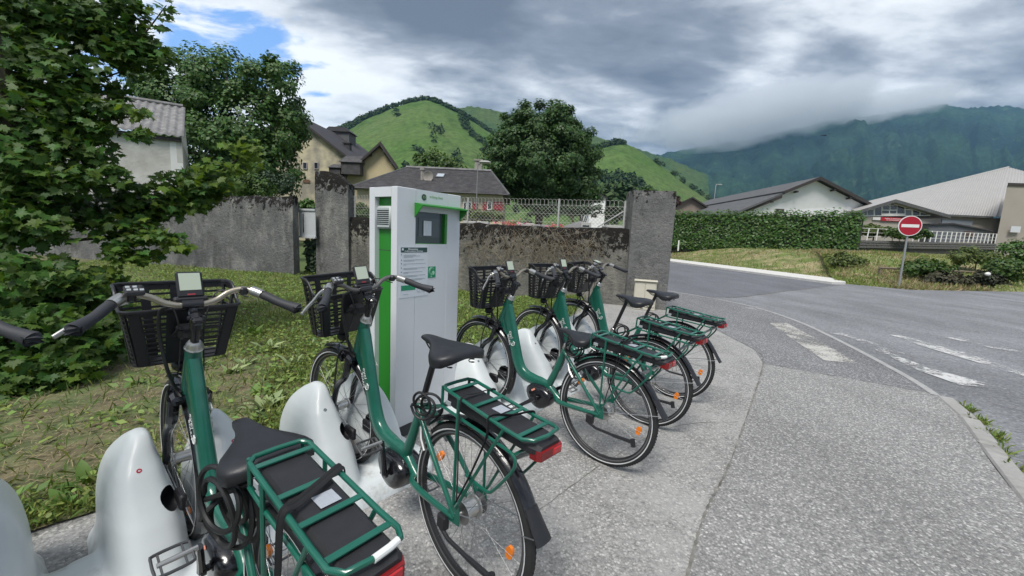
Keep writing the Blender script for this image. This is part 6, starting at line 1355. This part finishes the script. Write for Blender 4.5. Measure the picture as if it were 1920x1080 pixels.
    for q, k in zip(np.radians(np.linspace(148, 165, 8)), np.linspace(0, 1, 8)):
        d = np.array([math.cos(q), 0, math.sin(q)]); r_ = .376 + .022 * k * k; rings.append(np.array([d * (r_ - .014 * abs(j) ** 2 * (1 - .5 * k)) + RAX + np.array([0, (.030 + .006 * k) * j, 0]) for j in np.linspace(-1, 1, 7)] + [d * (r_ - .003 - .014 * abs(j) ** 2 * (1 - .5 * k)) + RAX + np.array([0, (.030 + .006 * k) * j, 0]) for j in np.linspace(1, -1, 7)]))
    mb.loft(rings); mb.build('mudflap', M_black, rf, 60)
    for s in (-1, 1): mb = MB(); mb.tube([RAX + np.array([0, s * .072, .02]), RAX + np.array([-.355, s * .030, .115])], .0022, 5); mb.build('stay', M_spoke, rf)
    mb = MB(); mb.tube([(-.20, 0, .66), (-.30, 0, .74)], .009, 8); mb.build('fender_bracket', M_spoke, rf)
    wheel('rear_wheel', RAX, .046, .070, M_sil, t, (188, 35))
    mb = MB()
    for s, x in ((1, .0), (-1, 0)):
        mb.tube([(.285, s * .040, .585), (.262, s * .052, .545), (.225, s * .060, .510)], [.009, .010, .008], 8); mb.box((.250, s * .032, .575), (.05, .012, .018), bev=.003)
    mb.build('rear_brake', M_sil, t)
    mb = MB(); mb.lathe([(0, 0), (.040, 0), (.044, .006), (.034, .012), (.040, .018), (.030, .024), (.018, .030), (0, .03)], (0, 0, 0), 'y', 20); o = mb.build('sprocket', M_track, t); o.location = (0, -.066, RW)
    # motor, cranks, pedals
    mb = MB(); sh = [(.385, .318), (.40, .262), (.43, .215), (.475, .192), (.53, .20), (.575, .232), (.603, .285), (.598, .325), (.56, .352), (.50, .358), (.44, .352)]; sh = np.array(sh); c = sh.mean(0)
    sc = crv(np.c_[sh, np.zeros(len(sh))], 3, True)[:, :2]; rings = []
    for y, k in ((-.072, .55), (-.068, .80), (-.055, .95), (-.03, 1.0), (.03, 1.0), (.055, .95), (.068, .80), (.072, .55)): q = (sc - c) * k + c; rings.append(np.c_[q[:, 0], np.full(len(q), y), q[:, 1]])
    mb.loft(rings); mo = mb.build('motor', M_gloss, t, 50)
    for s in (1,): mb = MB(); mb.box((0, 0, 0), (.034, .004, .013), bev=.001); o = mb.build('badge', M_salmon, mo, 0); o.matrix_local = Matrix.Translation((.525, .0735, .325)) @ Matrix.Rotation(R(38), 4, 'Y'); mb = MB(); mb.box((0, 0, 0), (.09, .003, .010), bev=.001); o = mb.build('trim_line', M_print, mo, 0); o.matrix_local = Matrix.Translation((.545, .066, .27)) @ Matrix.Rotation(R(62), 4, 'Y')
    BB = np.array([.482, 0, .282])
    for s in (1, -1):
        ck = bpy.data.objects.new('crank', None)
        mb = MB(); mb.tube([(0, 0, 0), (0, s * .10, 0)], .011, 10); mb.tube([(0, s * .082, 0), (0, s * .098, 0)], .019, 14); mb.tube(crv([(0, s * .092, 0), (.06, s * .098, 0), (.17, s * .112, 0)], 4), np.linspace(.013, .010, 9), 8, lat=(0, 1, 0), rb=np.linspace(.016, .011, 9)); ck = mb.build('crank', M_gloss, t); ck.location = BB
        ck['side'] = s
        pd = thing_part('pedal', ck, (.17, s * .125, 0)); mb = MB(); mb.tube([(0, -s * .01, 0), (0, s * .085, 0)], [.009, .007], 10); mb.build('spindle', M_sil, pd)
        mb = MB(); hh = [(-.036, .012), (-.020, .004), (.020, .004), (.036, .012), (.036, .086), (.022, .094), (-.022, .094), (-.036, .086)]; mb.tube(crv([(x, s * y, 0) for x, y in hh], 3, True), .0065, 6, closed=True, lat=(0, 0, 1), rb=.004); 
        for y in (.022, .078): mb.tube([(-.034, s * y, 0), (.034, s * y, 0)], .003, 6)
        mb.build('cage', mat_pedal, pd)
    # seat post and saddle
    sd = np.array([-.314, 0, .95]); sd /= np.linalg.norm(sd); sb = np.array([.333, 0, .691])
    mb = MB(); alng(mb, [(.021, -.03), (.023, -.028), (.023, 0), (.021, .002)], sb, sd); mb.tube([sb + np.array([-.02, -.02, -.01]), sb + np.array([-.03, .01, -.012]), sb + np.array([-.005, .045, -.01])], .005, 6); mb.build('seat_clamp', M_sil, t)
    mb = MB(); mb.tube([sb - sd * .16, sb + sd * .185], .0137, 14); po = mb.build('seat_post', M_black, t)
    sec = [(.372, .010, .010, .8945), (.366, .022, .018, .900), (.345, .027, .024, .903), (.315, .030, .027, .905), (.285, .037, .030, .905), (.258, .051, .034, .904), (.230, .074, .040, .904), (.200, .100, .043, .905), (.170, .116, .045, .907), (.140, .119, .045, .909), (.112, .110, .041, .908), (.094, .085, .032, .903), (.086, .045, .018, .893)]; rings = []
    for x, w_, h_, z in sec:
        P = []
        for a in np.linspace(0, 2 * np.pi, 25)[:-1]:
            c_, s_ = math.cos(a), math.sin(a); yy = w_ * np.sign(c_) * abs(c_) ** .75; zt_ = .5 * h_ * np.sign(s_) * abs(s_) ** .7
            if s_ > 0 and x < .24: zt_ -= .012 * math.exp(-(yy / .02) ** 2) * (1 - abs(x - .17) / .1 if abs(x - .17) < .1 else 0)
            if s_ < 0: zt_ -= .018 * (abs(yy) / .106) ** 1.5 * (x < .27)
            P.append((x, yy, z - .5 * h_ + zt_ - .012 * (yy / .106) ** 2))
        rings.append(P)
    mb = MB(); mb.loft(rings); sa = mb.build('saddle', M_sad, t, 60)
    mb = MB()
    for s in (-1, 1): mb.tube(crv([(.345, s * .012, .878), (.30, s * .02, .858), (.22, s * .022, .852), (.13, s * .05, .868)], 4), .0035, 6)
    for s in (-1, 1): mb.tube([(.125 + .011 * math.cos(a), s * .055 + .011 * math.sin(a), .872 - .006 * a / 6.28 - 0.02 * (a / 18.8)) for a in np.linspace(0, 18.8, 40)], .002, 5)
    mb.box((.262, 0, .862), (.05, .045, .022), bev=.004); mb.build('saddle_rails', M_black, sa)
    # rack, battery, tail light
    def rz(x): return .832 + (x - .10) * .070
    mb = MB(); rr_ = .0068
    loop = [(.095, .072), (-.305, .076), (-.338, .060), (-.346, 0), (-.338, -.060), (-.305, -.076), (.095, -.072), (.117, -.055), (.120, 0), (.117, .055)]
    P = []
    for i in range(len(loop)):
        x, y = loop[i]; x2, y2 = loop[(i + 1) % len(loop)]; m_ = 6 if abs(x2 - x) > .2 else 2
        for j in range(m_): f = j / m_; xx, yy = x + (x2 - x) * f, y + (y2 - y) * f; P.append((xx, yy, rz(xx) + .012 * sst(-.28, -.345, xx)))
    mb.tube(P, rr_, 10, closed=True)
    for s in (-1, 1):
        mb.tube(crv([(.12, s * .066, .752), (-.02, s * .070, .748), (-.225, s * .072, .742), (-.272, s * .073, .735), (-.283, s * .073, .712), (-.268, s * .073, .672), (-.20, s * .073, .575), (-.170, s * .073, .550), (-.12, s * .073, .548), (-.055, s * .075, .556)], 4), .0058, 8)
        mb.tube([(.012, s * .074, rz(.012) - .004), (.008, s * .075, .62), (0, s * .078, .405)], .0062, 8); mb.tube([(-.225, s * .076, rz(-.225)), (-.15, s * .076, .67), (-.03, s * .077, .43), (-.012, s * .077, .40)], .0062, 8)
        mb.tube([(.12, s * .064, .752), (.118, s * .066, rz(.117))], .0058, 8)
    mb.tube([(.12, .03, .76), (.20, .02, .70), (.30, .018, .655)], .006, 8); mb.tube([(.12, -.03, .76), (.20, -.02, .70), (.30, -.018, .655)], .006, 8)
    mb.tube([(-.27, -.073, .735), (-.27, .073, .735)], .0058, 8); rk = mb.build('rack', M_green, t)
    for x in (.072, -.064, -.170, -.282): mb = MB(); mb.box((x, 0, rz(x) + .0005), (.017, .144, .006), bev=.0015); mb.build('crossbar', M_green, rk, 0)
    mb = MB(); rings = []
    for x, w_, z0, z1 in ((.108, .035, .775, rz(.1) - .014), (.10, .055, .764, rz(.1) - .009), (.07, .061, .758, rz(.07) - .007), (-.25, .061, .755, rz(-.25) - .007), (-.325, .061, .755, rz(-.325) - .007), (-.348, .058, .757, rz(-.348) - .004), (-.360, .050, .765, rz(-.36) - .008)):
        b = .012; rings.append([(x, -w_ + b, z0), (x, w_ - b, z0), (x, w_, z0 + b), (x, w_, z1 - b), (x, w_ - b, z1), (x, -w_ + b, z1), (x, -w_, z1 - b), (x, -w_, z0 + b)])
    mb.loft([np.array(r)[::-1] for r in rings]); ba = mb.build('battery', M_bat, t, 30)
    mb = MB(); mb.box((-.115, -.012, rz(-.115) - .0062), (.062, .048, .0008), None); mb.build('sticker', M_stick, ba, 0)
    mb = MB(); mb.box((.085, .062, .775), (.03, .004, .018), bev=.001); mb.build('lock_cover', M_print, ba, 0)
    mb = MB(); rings = []
    for x, w_, z0, z1 in ((-.325, .058, .748, .776), (-.352, .058, .748, .782), (-.368, .050, .750, .780)): rings.append([(x, -w_, z0), (x, w_, z0), (x, w_, z1), (x, -w_, z1)])
    mb.loft([np.array(r)[::-1] for r in rings]); tl = mb.build('tail_light', M_taild, t, 0); mb = MB(); mb.box((-.363, -.026, .765), (.016, .040, .024), bev=.003); mb.build('reflector', M_tail, tl, 0)
    # kickstand
    mb = MB(); mb.box((.055, .078, .300), (.05, .03, .06), bev=.006); mb.tube([(.06, .085, .275), (.0, .092, .262), (-.12, .098, .270)], .0085, 8); mb.tube([(-.12, .098, .270), (-.245, .102, .282)], [.010, .011], 8); mb.tube([(-.245, .102, .30), (-.255, .102, .258)], [.014, .014], 8); mb.build('kickstand', M_black, t)
    # cables
    mb = MB(); mb.tube(crv([(.885, .06, 1.07), (.93, .085, 1.04), (.945, .085, .94), (.935, .07, .82), (.95, .045, .73), (.93, .033, .70)], 6), .0062, 8); mb.tube(crv([(.905, -.19, 1.08), (.96, -.10, 1.10), (.94, -.05, .98), (.95, -.045, .80), (.94, -.035, .70)], 6), .0028, 6); mb.tube(crv([(.905, .19, 1.08), (.965, .12, 1.09), (.955, .05, 1.06), (.93, .03, .96), (1.02, .02, .80), (1.088, .015, .735)], 6), .0028, 6); mb.tube(crv([(.93, .03, .72), (1.03, .05, .72), (1.09, .05, .60), (1.10, .062, .45), (1.131, .06, .36)], 6), .0045, 6); STEERED.append(mb.build('cables', M_cable, t))
    return t
def thing_part(name, parent, loc):
    o = bpy.data.objects.new(name, None); COL.objects.link(o); o.parent = parent; o.location = loc; o.empty_display_size = .05; return o
mat_pedal = mat('pedal', (.13, .13, .135), .4, .6)

def coil(t, big):
    """coiled cable lock hung at the seat tube"""
    mb = MB(); r0 = np.random.default_rng(5 + big)
    loops = 5 if big else 3; C0 = np.array([.215, .085, .655]) if big else np.array([.245, .045, .70]); rad = .072 if big else .042
    P = []
    for a in np.linspace(0, 2 * np.pi * loops, loops * 20):
        k = a / (2 * np.pi); q = rad * (1 + .26 * math.sin(k * 2.3 + a * .37)); P.append(C0 + np.array([q * math.cos(a) * 1.0 + .02 * math.sin(k * 1.9), .028 * math.sin(k * 2.6 + .5) + (.02 * math.cos(a)), q * math.sin(a) * 1.1 - (.035 if big else .0) * math.sin(k * 1.7)]))
    P = ([np.array([.11, .05, .77])] if big else []) + P + ([np.array([.30, .0, .69])] if big else [np.array([.285, .03, .66])])
    mb.tube(crv(P, 2), .0075 if big else .0055, 7); mb.build('cable_lock', M_cable, t)
def strap(t, pts, wid=.010):
    mb = MB(); c = crv(pts, 5); mb.tube(c, .0022, 6, lat=None, rb=wid / 2); return mb.build('luggage_strap', M_strap, t)

proto = build_bike('x'); steer_names = [o.name.split('.')[0] for o in STEERED]; steer_set = set(steer_names)
for o in list(proto.children):
    o['steer'] = 1 if o in STEERED else 0
POSE = [(-.536, .95, 141.0, -1.1, -.095, 'near'), (-.145, 1.484, 136.6, 7.1, .075, ''), (.609, 2.46, 138.1, .6, -.112, ''), (1.068, 3.047, 137.4, -3.8, .077, ''), (1.511, 3.63, 138.0, 3.5, .057, ''), (-.950, .395, 141.0, -1.5, 0, '')]
LABELS = ['nearest green step-through electric bicycle, white tape on its rack end and black coiled cable lock', 'green electric bicycle standing before the left edge of the white kiosk, silver pedal raised', 'green electric bicycle just right of the kiosk with its whole rear wheel in view',
    'second green bicycle from the far end, its saddle in front of the cream box', 'farthest green electric bicycle of the row beside the corner pillar', 'bicycle at left frame edge showing only the end of its black grip']
TAU = R(2.8418); CRANK = [118, 92, 322, 300, 310, 60]
bikes = [proto] + [copy_tree(proto) for _ in POSE[1:]]
for b, (x, y, yw, st, sh, _), lab, ca in zip(bikes, POSE, LABELS, CRANK):
    b['label'] = lab; b.location = (x, y, 0); b.rotation_euler = (0, -TAU, R(yw))
    Ms = Matrix.Translation(HT) @ Matrix.Rotation(R(st), 4, Vector(AXD)) @ Matrix.Translation(-HT)
    for o in b.children:
        nm = o.name.split('.')[0]
        if o.get('steer'): o.matrix_basis = Ms @ o.matrix_basis
        if nm == 'saddle': o.location = Vector((-.3139, 0, .9495)) * sh
        if nm == 'seat_post': o.location = Vector((-.3139, 0, .9495)) * sh
        if nm == 'crank':
            s = o['side']; o.rotation_euler = (0, -R(ca if s > 0 else ca + 180), 0)
            for p in o.children: p.rotation_euler = (0, R(ca if s > 0 else ca + 180) - R(18), 0)
        if nm == 'display' and b is bikes[4]: o.rotation_euler = (0, R(75), 0)
        if nm == 'handlebar' and b in bikes[1:2]: o.data = o.data.copy(); o.data.materials[0] = M_barg
    for o in b.children_recursive:
        for k in ('steer', 'side'):
            if k in o: del o[k]
def rz(x): return .832 + (x - .10) * .070
for k in range(5): coil(bikes[k], 1 if k == 0 else 0)
b = bikes[0]
for d in (0, .014): strap(b, [(-.06 - d, -.082, rz(-.1) - .01), (-.055 - d, -.078, rz(-.05) + .012), (-.075 - d, -.02, rz(-.07) + .008), (-.105 - d, .05, rz(-.1) + .008), (-.118 - d * .6, .084, rz(-.1) + .004), (-.114 - d * .5, .090, .70), (-.09, .086, .50), (-.07, .082, .42)], .013)
mb = MB(); mb.tube([(-.338 - .002, -.052, rz(-.338) + .012), (-.344, -.03, rz(-.344) + .012), (-.3465, .008, rz(-.346) + .012)], .0082, 10); mb.build('white_tape', M_whitet, b)
b = bikes[1]
strap(b, [(-.01, -.080, rz(0) - .01), (-.015, -.074, rz(0) + .010), (.0, 0, rz(0) + .004), (-.005, .076, rz(0) + .009), (-.008, .083, .74), (-.02, .084, .55), (-.02, .082, .43)], .013)
strap(b, [(-.215, -.080, rz(-.2) - .012), (-.215, -.074, rz(-.2) + .010), (-.19, .0, rz(-.19) + .008), (-.155, .076, rz(-.15) + .009), (-.155, .084, .75), (-.09, .085, .58), (-.02, .082, .43)], .014)
b = bikes[2]
for d in (0, .02): strap(b, [(-.07 - d, -.080, rz(-.07) - .012), (-.07 - d, -.074, rz(-.07) + .010), (-.075 - d, 0, rz(-.07) + .006), (-.08 - d, .076, rz(-.07) + .009), (-.082 - d, .083, .76), (-.06, .084, .60), (-.03, .082, .44)], .014)
mb = MB(); mb.tube([(-.325, .070, rz(-.325) + .009), (-.338, .060, rz(-.338) + .012), (-.342, .04, rz(-.342) + .012)], .0082, 10); mb.build('white_tape', M_whitet, b)

# docks under the front wheels
DL = ['white shark-fin shaped dock gripping the nearest front wheel', 'white dock gripping the front wheel left of the kiosk', 'white dock fins around the front wheel right of the kiosk', 'white dock second from the far end of the row', 'farthest white dock by the corner pillar', 'white dock cut off by the left frame edge']
for (x, y, yw, st, sh, _), lab, k in zip(POSE, DL, range(6)):
    c = np.array([x, y]) + 1.129 * np.array([math.cos(R(yw)), math.sin(R(yw))])
    make_dock('bicycle_dock', lab, c, R(142.0 if k in (0, 5) else 140.0), M_led if k == 0 else M_ledg)

# ------------------------------------------------------------------ haze
mb = MB(); mb.box((0, 1500, 520), (11000, 9000, 1050)); hz = mb.build('haze', None, None, 0); hz['kind'] = 'stuff'
m = bpy.data.materials.new('haze'); m.use_nodes = True; t = NT(m.node_tree); t.n.clear(); pv = t.node('ShaderNodeVolumePrincipled', Color=(.36, .66, 1.0, 1), Density=HAZE, Anisotropy=0.0); t.node('ShaderNodeOutputMaterial', Volume=pv.outputs[0]); hz.data.materials.append(m)

# low cloud bank lying over the mountain's crest
def cloud_bank(pa, pb, D, ry, rz, dens, lab):
    A, B = at(pa[0], pa[1], D), at(pb[0], pb[1], D); c = (A + B) / 2; x = B - A; rx = np.linalg.norm(x) / 2; M = frame_m(c, x, (0, 1, 0))
    mb = MB(); mb.ball((0, 0, 0), (1, 1, 1), 20, 12); o = mb.build('cloud', None, None, 180); o['kind'] = 'stuff'; o.matrix_world = M @ Matrix.Diagonal((rx, ry, rz, 1))
    m = bpy.data.materials.new('cloud'); m.use_nodes = True; t = NT(m.node_tree); t.n.clear(); oc = t.node('ShaderNodeTexCoord').outputs['Object']
    ln = t.node('ShaderNodeVectorMath', _operation='LENGTH'); t.l.new(oc, ln.inputs[0])
    ns = t.noise(t.node('ShaderNodeMapping', Vector=oc, Scale=(rx / rz * .35, ry / rz * .35, .55)).outputs[0], 1.6, 4, .6)
    d = t.math('ADD', t.math('SUBTRACT', 1.0, ln.outputs['Value']), t.math('MULTIPLY', t.math('SUBTRACT', ns, .55), 1.2))
    pv = t.node('ShaderNodeVolumePrincipled', Color=(.93, .95, .98, 1), Density=t.math('MULTIPLY', t.mr(d, .05, .32, 0, 1, True), dens), Anisotropy=.2); t.node('ShaderNodeOutputMaterial', Volume=pv.outputs[0]); o.data.materials.append(m); tag(o, lab, 'cloud', None, 'stuff')
cloud_bank((1140, 254), (1700, 170), 2300, 260, 180, .0075, 'low grey cloud bank lying over the left part of the mountain crest')
cloud_bank((1480, 222), (1860, 168), 2350, 200, 90, .006, 'thin strip of cloud touching the mountain crest right of the big cloud bank')
